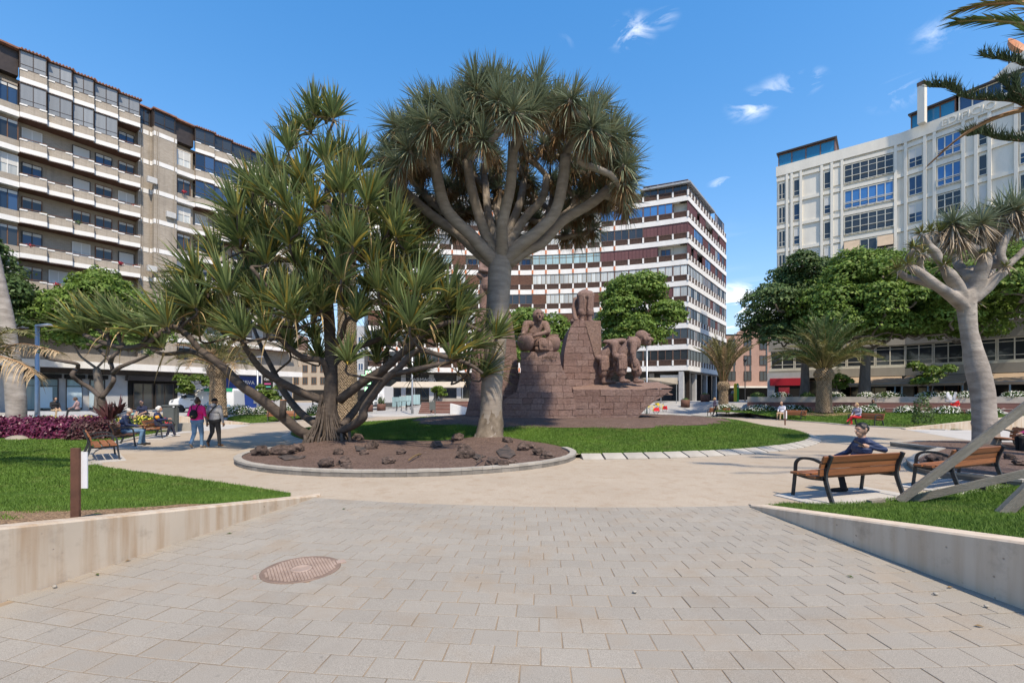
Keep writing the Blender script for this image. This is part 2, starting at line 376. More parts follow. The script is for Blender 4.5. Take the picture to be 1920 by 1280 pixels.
# ---- manhole
def build_manhole():
    iron = mat('rusty_iron', (.34, .25, .2), .2, 5, .75, .4, 60, c2=(.40, .305, .25)); dark = mat('rusty_iron_dark', (.19, .135, .105), .2, 5, .8, .4, 60)
    t = thing('manhole_cover', 'round rusty patterned iron manhole cover set in the grey block paving', 'manhole cover', (-2.07, 4.56, .0), R(32))
    mb = MB(); mb.lathe([(.365, .004), (.365, .02), (.345, .026), (.338, .019), (.335, .019), (0.001, .0195)], 48); mb.build('lid', dark, t)
    mb = MB()
    for i in range(-11, 12):
        for j in range(-11, 12):
            x, y = i * .028, j * .028; r = math.hypot(x, y)
            if .105 < r < .315: mb.box(x - .0105, x + .0105, y - .0085, y + .0085, .019, .024)
    o = mb.build('tread_studs', iron, t); o['kind'] = 'stuff'
    mb = MB(); mb.lathe([(.1, .018), (.1, .025), (.085, .027), (.08, .0225), (.001, .0225)], 32); mb.build('centre_disc', iron, t)
    for s in (-1, 1):
        mb = MB(); mb.box(s*.36 - .03, s*.36 + .055 * s + .0, -.045, .045, .006, .0255); mb.build('hinge_tab', iron, t)
build_manhole()

# ---- concrete walls of the approach
def concrete_mat(name, c, streak=.35):
    m, nt, N, L, b = nodes_of(name); v = coord(nt)
    a = mixc(nt, noise(nt, v, .8, 5), tuple(x * .86 for x in c), tuple(min(1, x * 1.1) for x in c))
    vs = coord(nt, 'Object', (7, 7, .5)); a = mixc(nt, noise(nt, vs, 1.2, 5, lo=.42, hi=.68), a, mixc(nt, streak, a, (.30, .17, .07)))
    vo = N.new('ShaderNodeTexVoronoi'); vo.inputs['Scale'].default_value = 9; vo.inputs['Randomness'].default_value = 1; L.new(v, vo.inputs['Vector'])
    mr = N.new('ShaderNodeMapRange'); mr.inputs['From Min'].default_value = .06; mr.inputs['From Max'].default_value = .11; mr.inputs['To Min'].default_value = 1; mr.inputs['To Max'].default_value = 0; L.new(vo.outputs['Distance'], mr.inputs['Value'])
    pm = N.new('ShaderNodeMath'); pm.operation = 'MULTIPLY'; L.new(mr.outputs[0], pm.inputs[0]); L.new(noise(nt, v, 2.2, 3, lo=.44, hi=.56), pm.inputs[1])
    a = mixc(nt, pm.outputs[0], a, (.14, .11, .08))
    a = mixc(nt, noise(nt, v, 3.5, 6, .7, lo=.55, hi=.8), a, mixc(nt, .55, a, (.2, .155, .12)))
    L.new(a, b.inputs['Base Color']); b.inputs['Roughness'].default_value = .85
    h = N.new('ShaderNodeMath'); h.operation = 'SUBTRACT'; L.new(noise(nt, v, 40, 4, lo=0, hi=.3), h.inputs[0]); L.new(pm.outputs[0], h.inputs[1])
    bump(nt, b, h.outputs[0], .5, .012)
    return m
M_concL = concrete_mat('warm_concrete', (.50, .425, .335), .55); M_concR = concrete_mat('grey_concrete', (.57, .475, .37), .3)
M_kerb = mat('kerb_concrete', (.34, .315, .275), .14, 2.5, .88, .35, 60, obj_rand=.07); M_kerbd = mat('kerb_block', (.18, .165, .145), .25, 4, .9, .4, 60, obj_rand=.16)
def hL(y): return np.clip(.595 * (7.95 - y) / (7.95 - 3.84), .0, 1.6)
def hR(y): return np.clip(.03 + .49 * (7.1 - y) / (7.1 - 3.69), .0, 1.5)
def build_wall(name, w0, w1, hf, side, m, label, tip):
    t = thing(name, label, 'wall')
    ys = np.linspace(-2.5, w1.y + .02, 15); mb = MB(); th = .27
    for i in range(len(ys) - 1):
        q = []
        for y in (ys[i], ys[i+1]):
            xi = wx(w0, w1, y); h = float(hf(y)) + .03; q.append((xi, y, h))
        (xa, ya, ha), (xb, yb, hb) = q; s = side; c = .018
        for (A, B) in (((xa, ya, -.05), (xa, ya, ha - c)), ((xa, ya, ha - c), (xa + s*c, ya, ha)), ((xa + s*c, ya, ha), (xa + s*th, ya, ha)), ((xa + s*th, ya, ha), (xa + s*th, ya, -.05))):
            k = (yb - ya); dx = xb - xa; dh = hb - ha
            A2 = (A[0] + dx, A[1] + k, A[2] + (dh if A[2] > 0 else 0)); B2 = (B[0] + dx, B[1] + k, B[2] + (dh if B[2] > 0 else 0))
            mb.add([A, B, B2, A2] if s > 0 else [A2, B2, B, A], [(0, 1, 2, 3)])
    y = ys[-1]; xi = wx(w0, w1, y); h = float(hf(y)) + .03
    mb.add([(xi, y, -.05), (xi, y, h - .018), (xi + side*.018, y, h), (xi + side*th, y, h), (xi + side*th, y, -.05), (xi + side*.1, y + .25, .012), (xi + side*th, y + .1, .012)], [(0,1,2,5), (2,3,6,5), (3,4,6), (0, 5, 6, 4)])
    mb.build('wall_body', m, t)
    return t
wl = build_wall('retaining_wall', WL0, WL1, hL, -1, M_concL, 'warm beige concrete retaining wall below the lawn with the white paper sign', 0)
wr = build_wall('retaining_wall', WR0, WR1, hR, 1, M_concR, 'grey concrete retaining wall below the lawn with the timber props', 0)

# ---- lawns
def grass_mat(name, a, b2):
    m, nt, N, L, b = nodes_of(name); uv = N.new('ShaderNodeUVMap'); sx = N.new('ShaderNodeSeparateXYZ'); L.new(uv.outputs[0], sx.inputs[0])
    g = N.new('ShaderNodeNewGeometry').outputs['Position']
    c = mixc(nt, sx.outputs[0], a, b2); c = mixc(nt, noise(nt, g, .9, 4), mixc(nt, .35, c, (.02, .05, .012)), c)
    c = mixc(nt, noise(nt, g, 1.7, 5, lo=.55, hi=.78), c, (.19, .20, .055)); c = mixc(nt, noise(nt, g, .35, 3), mixc(nt, .3, c, (.03, .07, .012)), c)
    L.new(c, b.inputs['Base Color']); b.inputs['Roughness'].default_value = .6; b.inputs['Specular IOR Level'].default_value = .25
    return m
M_blade = grass_mat('grass_blade', (.085, .155, .016), (.15, .25, .034))
def turf_mat():
    m, nt, N, L, b = nodes_of('turf'); g = N.new('ShaderNodeNewGeometry').outputs['Position']
    c = mixc(nt, noise(nt, g, 1.2, 5), (.05, .10, .012), (.085, .15, .02)); c = mixc(nt, noise(nt, g, 45, 3), mixc(nt, .5, c, (.012, .03, .006)), c)
    L.new(c, b.inputs['Base Color']); b.inputs['Roughness'].default_value = .95; b.inputs['Specular IOR Level'].default_value = .1
    bump(nt, b, noise(nt, g, 50, 3, lo=0, hi=1), .8, .03)
    return m
M_turf = turf_mat()
def soil_mat(name, a, b2, dots):
    m, nt, N, L, b = nodes_of(name); g = N.new('ShaderNodeNewGeometry').outputs['Position']
    c = mixc(nt, noise(nt, g, 2.0, 5), a, b2)
    vo = N.new('ShaderNodeTexVoronoi'); vo.inputs['Scale'].default_value = 38; L.new(g, vo.inputs['Vector'])
    sx = N.new('ShaderNodeSeparateColor'); L.new(vo.outputs['Color'], sx.inputs[0])
    c = mixc(nt, sx.outputs[0], mixc(nt, .55, c, (.03, .02, .016)), mixc(nt, .35, c, dots))
    L.new(c, b.inputs['Base Color']); b.inputs['Roughness'].default_value = .95; b.inputs['Specular IOR Level'].default_value = .15
    iv = N.new('ShaderNodeMath'); iv.operation = 'MULTIPLY_ADD'; iv.inputs[1].default_value = -1; iv.inputs[2].default_value = 1; L.new(vo.outputs['Distance'], iv.inputs[0])
    bump(nt, b, iv.outputs[0], .9, .03)
    return m
M_soil = soil_mat('red_soil', (.25, .15, .085), (.35, .225, .13), (.5, .36, .22)); M_mulch = soil_mat('volcanic_gravel', (.115, .075, .06), (.175, .118, .095), (.30, .215, .18))
def inside(poly, x, y):
    poly = np.asarray([(p[0], p[1]) for p in poly]); r = np.zeros(x.shape, bool); j = len(poly) - 1
    for i in range(len(poly)):
        xi, yi = poly[i]; xj, yj = poly[j]
        hit = ((yi > y) != (yj > y)) & (x < (xj - xi) * (y - yi) / (yj - yi + 1e-12) + xi); r ^= hit; j = i
    return r
def poly_grid(name, poly, hf, m, step, edge_z=0.0):
    """a sheet cut along an outline, with a height field"""
    bm = bmesh.new(); vs = [bm.verts.new((p[0], p[1], 0)) for p in poly]; bm.faces.new(vs)
    xs = [p[0] for p in poly]; ys = [p[1] for p in poly]
    for ax, lo, hi in ((0, min(xs), max(xs)), (1, min(ys), max(ys))):
        k = lo + step
        while k < hi:
            co = Vector((k, 0, 0)) if ax == 0 else Vector((0, k, 0)); no = Vector((1, 0, 0)) if ax == 0 else Vector((0, 1, 0))
            bmesh.ops.bisect_plane(bm, geom=bm.verts[:] + bm.edges[:] + bm.faces[:], plane_co=co, plane_no=no); k += step
    for v in bm.verts: v.co.z = float(hf(np.float64(v.co.x), np.float64(v.co.y)))
    me = bpy.data.meshes.new(name); bm.normal_update()
    if sum(f.normal.z for f in bm.faces) < 0: bmesh.ops.reverse_faces(bm, faces=bm.faces)
    for f in bm.faces: f.smooth = True
    bm.to_mesh(me); bm.free(); me.materials.append(m)
    return me
def grass(name, label, poly, hf, n, L, W, avoid=None, edge=None, weight=None):
    xs = [p[0] for p in poly]; ys = [p[1] for p in poly]; pts = []; tot = 0
    while tot < n:
        x = rng.uniform(min(xs), max(xs), n); y = rng.uniform(min(ys), max(ys), n); k = inside(poly, x, y)
        if weight is not None: k &= rng.random(n) < weight(x, y)
        if avoid is not None: k &= ~avoid(x, y)
        pts.append(np.stack([x[k], y[k]], -1)); tot += int(k.sum())
    p = np.concatenate(pts)[:n]; base = np.stack([p[:, 0], p[:, 1], hf(p[:, 0], p[:, 1]) - .004], -1)
    dist = np.hypot(p[:, 0], p[:, 1]); f = np.clip(dist / 9, .8, 3.5)
    d = np.stack([rng.normal(0, .45, n), rng.normal(0, .45, n), np.ones(n)], -1); d = norm(d)
    l = (L * rng.uniform(.55, 1.25, n)) * np.clip(f ** .25, .9, 1.3); w = W * rng.uniform(.7, 1.3, n) * f
    side = norm(np.cross(d, rng.normal(0, 1, (n, 3)))); tip = base + d * l[:, None] + rng.normal(0, .008, (n, 3))
    V = np.stack([base - side * (w / 2)[:, None], base + side * (w / 2)[:, None], tip], 1).reshape(-1, 3)
    i = np.arange(n) * 3; F = np.stack([i, i + 1, i + 2], -1); u = rng.random(n)
    UV = np.stack([np.repeat(u, 3), np.tile([0, 0, 1], n)], -1)
    return tag(link(name, np_mesh(name, V, F, M_blade, UV)), label, 'grass', kind='stuff')
# lawn beside the left wall
wlx = lambda y: wx(WL0, WL1, y) - .265
lawnL = [(wlx(-2), -2), (wlx(3), 3), (wlx(7.6), 7.6)] + [tuple(G(*q)[:2]) for q in [(545, 925), (470, 913), (400, 903), (320, 893), (250, 884), (200, 877), (176, 871), (160, 862), (161, 853), (172, 844), (205, 833), (260, 820), (300, 813), (335, 806), (290, 803), (180, 803), (60, 803)]] + [(-30, 22), (-34, 14), (-26, -2)]
def hfL(x, y): return hL(y) * sstep(-16, -7, x) * .98 + .012 + .02 * np.sin(x * 1.3) * np.sin(y * 1.1) * sstep(0, 2, 8 - y) + 0 * x
struct(link('lawn', poly_grid('lawn', lawnL, hfL, M_turf, .8)))
def soilL(x, y):      # bare strip along the wall
    d = (wx(WL0, WL1, y) - .27 - x); lim = 1.05 + .3 * np.sin(y * 5.1 + 1) + .3 * np.sin(y * 11 + x * 3); return (d < lim * sstep(6.9, 5.6, y) * rng.uniform(.75, 1.15, np.shape(x))) & (y < 6.6)
sp = [(wlx(y) - .005, y) for y in np.linspace(2.5, 6.3, 14)] + [(wlx(y) - (1.45 + .2 * math.sin(y * 5.1 + 1)) * min(1, (6.5 - y) / 1.2), y) for y in np.linspace(6.2, 2.5, 18)]
struct(link('bare_soil', poly_grid('bare_soil', sp, lambda x, y: hfL(x, y) + .008 + .012 * np.sin(x * 9) * np.sin(y * 7), M_soil, .25)))
grass('grass', 'short green grass of the lawn above the warm beige wall', lawnL, hfL, 150000, .05, .0085, soilL, weight=lambda x, y: np.clip(1.3 - np.hypot(x + 4, y - 6) / 15, .25, 1) * ((y > 2.5) & (np.abs(x) < 1.2 * y + 1.5)))
# lawn beside the right wall
wrx = lambda y: wx(WR0, WR1, y) + .265
lawnR = [(wrx(-2), -2), (22, -2), (22, 11.2)] + [tuple(G(*q)[:2]) for q in [(1920, 894), (1850, 906), (1760, 921), (1690, 934), (1600, 944), (1530, 946), (1470, 944)]] + [(wrx(7.2), 7.2), (wrx(6), 6), (wrx(3), 3)]
def hfR(x, y): return hR(y) * sstep(13, 6, x) * .98 * sstep(7.5, 6.6, y - .25 * (x - 3.7)) + .012 + 0 * x
struct(link('lawn', poly_grid('lawn', lawnR, hfR, M_turf, .6)))
grass('grass', 'bright green grass of the lawn under the timber props', lawnR, hfR, 110000, .055, .0085, weight=lambda x, y: ((y > 2.5) & (x < 1.2 * y + 1.5)) * np.clip(1.4 - y / 12, .3, 1))

# round lawn: a low mound with the monument on top
MON = Vector((3.2, 26.2))
def hfC(x, y):
    r = np.hypot(x - CX, y - CY); e = np.hypot((x - MON.x) / 1.25, y - MON.y)
    bc = ((x + 2.9) / 4.8) ** 2 + ((y - 13.6) / 3.85) ** 2
    return -.26 * (bc < 1) + .115 + .05 * sstep(RL, RL - 3, r) + .48 * sstep(10.2, 5.2, e) * sstep(RL, RL - 2.5, r)
ell = lambda e: np.hypot((e[0] - MON.x + .2) / 8.6, (e[1] - MON.y + .4) / 7.0)
def bedcut(x, y):     # the planting bed bites into the round lawn
    return ((x + 2.9) / 4.75) ** 2 + ((y - 13.6) / 3.75) ** 2 < 1
circ = [(CX + (RL - .36) * math.cos(2*math.pi*k/90), CY + (RL - .36) * math.sin(2*math.pi*k/90)) for k in range(90)]
struct(link('round_lawn', poly_grid('round_lawn', circ, hfC, M_turf, .9)))
def mulch(x, y):
    w = .06 * np.sin(x * 2.1) + .05 * np.sin(y * 3.3 + x) ; return np.hypot((x - MON.x + .2) / 8.6, (y - MON.y + .4) / 7.0) + w * .5 < 1
mp_ = [(MON.x - .2 + 8.6 * math.cos(a) * (1 + .02 * math.sin(7*a)), MON.y - .4 + 7.0 * math.sin(a) * (1 + .02 * math.sin(9*a + 1))) for a in np.linspace(0, 2*math.pi, 72, endpoint=False)]
struct(link('gravel_mound', poly_grid('gravel_mound', mp_, lambda x, y: hfC(x, y) + .012, M_mulch, .7)))
grass('grass', 'mown grass of the round lawn in front of the stone monument', circ, hfC, 170000, .055, .009, lambda x, y: mulch(x, y) | bedcut(x, y), weight=lambda x, y: np.clip(1.6 - (y - 12) / 12, .12, 1))

# edging stones round the lawn
def build_ring():
    t = thing('lawn_edging', 'pale concrete edging stones ringing the round lawn', 'edging')
    n = 128; mb = MB(); st = 2 * math.pi / n; hw = .5 * st - .0022
    vs = [(r * math.sin(a), r * math.cos(a), z) for r, z in ((RL - .42, -.03), (RL - .42, .135), (RL - .38, .145), (RL - .03, .045), (RL, .03), (RL, -.03)) for a in (-hw, hw)]
    mb.add(vs, [(2*i, 2*i + 1, 2*i + 3, 2*i + 2)[::-1] for i in range(5)] + [(0, 2, 4, 6, 8, 10), (1, 3, 5, 7, 9, 11)[::-1]]); me = mb.mesh('kerb_stone', M_kerb)
    for k in range(n):
        a = k * st; x, y = CX + RL * math.sin(a), CY + RL * math.cos(a)
        if bedcut(np.float64(x), np.float64(y)): continue
        o = link('kerb_stone', me, t, (CX, CY, random.uniform(-.006, .006)), -a)
build_ring()
# planting bed in front
bed = []
for k in range(80):
    a = 2 * math.pi * k / 80; bed.append((-2.9 + 4.75 * math.cos(a), 13.6 + 3.75 * math.sin(a) * (1 if math.sin(a) < 0 else 1.15)))
def hfB(x, y): return .10 + .05 * np.sin(x * 1.1 + 1) * np.sin(y * .9) + .22 * np.exp(-((x + .9) ** 2 + (y - 16.8) ** 2) / 1.2) + .15 * np.exp(-((x + 6.2) ** 2 + (y - 15.6) ** 2) / 2)
struct(link('planting_bed', poly_grid('planting_bed', bed, hfB, M_mulch, .5)))
def build_bed_kerb(name, pts, closed, label, r0h=.155, capw=.16):
    t = thing(name, label, 'kerb'); pts = [Vector((p[0], p[1])) for p in pts]
    L = [0]
    for i in range(1, len(pts)): L.append(L[-1] + (pts[i] - pts[i-1]).length)
    def at(s):
        i = max(1, min(len(pts) - 1, int(np.searchsorted(L, s)))); f = (s - L[i-1]) / (L[i] - L[i-1]); return pts[i-1].lerp(pts[i], f)
    n = int(L[-1] / .235)
    for k in range(n):
        a, b = at(k * L[-1] / n + .002), at((k + 1) * L[-1] / n - .002); d = (b - a).normalized(); nn = Vector((d.y, -d.x)); mb = MB()
        c = .006; w = capw; h = r0h + random.uniform(-.004, .004)
        q = [(a + nn * 0, 0), (b + nn * 0, 0), (b - nn * w, 0), (a - nn * w, 0)]
        mb.hexa([(p.x, p.y, -.02) for p, _ in q], [(p.x, p.y, h - .05) for p, _ in q])
        mb.cur = 1; q2 = [a + nn * .012, b + nn * .012, b - nn * (w + .01), a - nn * (w + .01)]
        mb.hexa([(p.x, p.y, h - .05) for p in q2], [(p.x, p.y, h) for p in q2])
        mb.build('kerb_block', [M_kerbd, M_kerb], t)
    return t
kb = [p for p in bed]; kb = kb[42:80] + kb[0:1]
build_bed_kerb('bed_kerb', [tuple(p) for p in [bed[k % 80] for k in range(36, 84)]], False, 'curved block kerb round the gravel bed of the two big trees')
# right bed
bedR = [tuple(G(*q)[:2]) for q in [(1700, 872), (1712, 884), (1750, 894), (1800, 901), (1860, 908), (1930, 916)]] + [(14.5, 8.8), (17.5, 9.6), (19, 12), (18.5, 15.5), (16, 17), (13.2, 16.2)] + [tuple(G(*q)[:2]) for q in [(1760, 848), (1718, 860)]]
struct(link('planting_bed', poly_grid('planting_bed', bedR, lambda x, y: .12 + .1 * np.exp(-((x - 15.3) ** 2 + (y - 15) ** 2) / 3), M_mulch, .5)))
build_bed_kerb('bed_kerb', bedR + bedR[:1], True, 'block kerb round the small gravel bed behind the second bench', .16)
# ================================================================ buildings
def brick_mat(name, c1, c2, mortar, bw=.24, bh=.075):
    m, nt, N, L, b = nodes_of(name); v = coord(nt); g = N.new('ShaderNodeNewGeometry')
    sx = N.new('ShaderNodeSeparateXYZ'); L.new(v, sx.inputs[0]); ad = N.new('ShaderNodeMath'); L.new(sx.outputs[0], ad.inputs[0]); L.new(sx.outputs[1], ad.inputs[1])
    cb = N.new('ShaderNodeCombineXYZ'); L.new(ad.outputs[0], cb.inputs[0]); L.new(sx.outputs[2], cb.inputs[1])
    br = N.new('ShaderNodeTexBrick'); br.inputs['Scale'].default_value = 1; br.inputs['Brick Width'].default_value = bw; br.inputs['Row Height'].default_value = bh; br.inputs['Mortar Size'].default_value = .009
    br.inputs['Color1'].default_value = c1 + (1,); br.inputs['Color2'].default_value = c2 + (1,); br.inputs['Mortar'].default_value = mortar + (1,); L.new(cb.outputs[0], br.inputs['Vector'])
    c = mixc(nt, noise(nt, v, .5, 5), mixc(nt, .25, br.outputs[0], (.06, .05, .04)), br.outputs[0])
    vs = coord(nt, 'Object', (3, 3, .25)); c = mixc(nt, noise(nt, vs, 1.0, 5, lo=.55, hi=.8), c, mixc(nt, .35, c, (.05, .045, .04)))
    L.new(c, b.inputs['Base Color']); b.inputs['Roughness'].default_value = .9; bump(nt, b, br.outputs['Fac'], -.3, .01)
    return m
def glass_mat(name, c, rough=.06, var=.25, spec=.6, curtain=None):
    m, nt, N, L, b = nodes_of(name); oi = N.new('ShaderNodeObjectInfo'); v = coord(nt)
    c0 = mixc(nt, oi.outputs['Random'], tuple(x * (1 - var) for x in c), tuple(min(1, x * (1 + var)) for x in c))
    if curtain:
        vs = coord(nt, 'Object', (9, 9, .3)); f = noise(nt, vs, 1.2, 2)
        c0 = mixc(nt, mixc(nt, f, (.55, .55, .55), (1, 1, 1)), (.05, .06, .07), c0) if False else mixc(nt, f, mixc(nt, .3, c0, (.1, .11, .12)), c0)
    L.new(c0, b.inputs['Base Color']); b.inputs['Roughness'].default_value = rough; b.inputs['Specular IOR Level'].default_value = spec
    if curtain: b.inputs['Roughness'].default_value = .5; b.inputs['Coat Weight'].default_value = .9; b.inputs['Coat Roughness'].default_value = .04
    return m
M_brick = brick_mat('buff_brick', (.34, .295, .24), (.42, .37, .31), (.28, .245, .205)); M_pinkbrick = brick_mat('pink_brick', (.36, .215, .165), (.41, .25, .195), (.34, .24, .2))
M_white = mat('white_render', (.72, .71, .69), .06, 1.2, .75, .1, 20, stretch=(1, 1, .3)); M_cream = mat('cream_render', (.70, .665, .585), .07, .8, .8, .15, 20, stretch=(1, 1, .25))
M_soffit = mat('brown_soffit', (.12, .06, .04), .2, 2, .7, .1); M_gwall = mat('grey_tile_wall', (.44, .44, .44), .1, 1.5, .6, .1)
M_dk = mat('dark_bronze_frame', (.055, .042, .036), .2, 3, .45, 0, metal=.3); M_wood = mat('window_wood', (.16, .075, .035), .3, 4, .5, .1, stretch=(1, 1, 8)); M_alu = mat('cream_aluminium', (.6, .58, .5), .1, 3, .4, 0)
M_brnf = mat('brown_frame', (.15, .085, .06), .25, 3, .55, 0); M_gldf = mat('gold_frame', (.27, .2, .12), .2, 3, .4, 0, metal=.4)
M_louv = mat('brown_louvre', (.155, .075, .048), .35, 2.5, .7, .2, 20, obj_rand=.25, stretch=(1, 1, 6)); M_purp = mat('maroon_shutter', (.125, .052, .055), .12, 2, .6, .1, obj_rand=.1)
M_rail = mat('slat_rail', (.10, .058, .044), .3, 3, .7, .1); M_orange = mat('orange_tile', (.5, .17, .07), .2, 2, .6, 0, obj_rand=.2)
M_gdk = glass_mat('dark_glass', (.03, .036, .043)); M_gblue = glass_mat('blue_glass', (.025, .055, .12), .05, .6); M_gblu2 = glass_mat('bright_blue_glass', (.05, .17, .42), .05, .2)
M_gcur = glass_mat('curtained_glass', (.5, .52, .5), .3, .3, .5, True); M_ggrey = glass_mat('grey_gallery_glass', (.2, .215, .225), .3, .2, .5, True); M_gteal = glass_mat('teal_glass', (.3, .44, .46), .3, .25, .5, True)
M_shut = mat('roller_shutter', (.55, .545, .52), .06, 2, .6, .35, 1.0, stretch=(.1, .1, 18)); M_roof = mat('clay_roof', (.25, .12, .08), .3, 3, .85, .4)
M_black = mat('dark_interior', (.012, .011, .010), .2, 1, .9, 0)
def text_mesh(body, size, depth, m, name='lettering', align='LEFT'):
    cu = bpy.data.curves.new(name, 'FONT'); cu.body = body; cu.size = size; cu.extrude = depth; cu.align_x = align
    o = bpy.data.objects.new('tmp', cu); COL.objects.link(o); dg = bpy.context.evaluated_depsgraph_get()
    me = bpy.data.meshes.new_from_object(o.evaluated_get(dg)); bpy.data.objects.remove(o); me.materials.clear(); me.materials.append(m); me.name = name
    return me
def lettering(body, size, depth, m, parent, loc, rot, align='CENTER', name='lettering'):
    o = link(name, text_mesh(body, size, depth, m, name, align), parent, loc); o.rotation_euler = rot
    return o
# window kits: a frame mesh with panes as children, local x along the wall, -y outwards
def kit(w, h, n, fm, pm, bars=(), fr=.06, dep=.1, name='window', shutter=0, rail=None):
    f = MB(); f.box(-w/2, w/2, -dep, 0, 0, fr); f.box(-w/2, w/2, -dep, 0, h - fr, h); f.box(-w/2, -w/2 + fr, -dep, 0, fr, h - fr); f.box(w/2 - fr, w/2, -dep, 0, fr, h - fr)
    pw = w / n
    for i in range(1, n): f.box(-w/2 + i*pw - fr/2, -w/2 + i*pw + fr/2, -dep + .01, 0, fr, h - fr)
    for z in bars: f.box(-w/2 + fr, w/2 - fr, -dep + .015, -.005, z - fr*.35, z + fr*.35)
    p = MB(); p.box(-pw/2 + fr/2, pw/2 - fr/2, -dep*.45, -dep*.25, fr, h - fr)
    s = None
    if shutter:
        s = MB(); s.box(-w/2 + fr, w/2 - fr, -dep*.8, -dep*.5, h - shutter, h - fr*.5)
    return dict(frame=f.mesh(name, fm), pane=p.mesh('pane', pm), xs=[-w/2 + (i + .5) * pw for i in range(n)], shut=s.mesh('shutter', M_shut) if s else None, name=name)
def put(k, parent, loc, rotz=0, pane=None):
    o = link(k['name'], k['frame'], parent, loc, rotz)
    for x in k['xs']: link('pane', k['pane'], o, (x, 0, 0))
    if k['shut']: link('shutter', k['shut'], o)
    return o

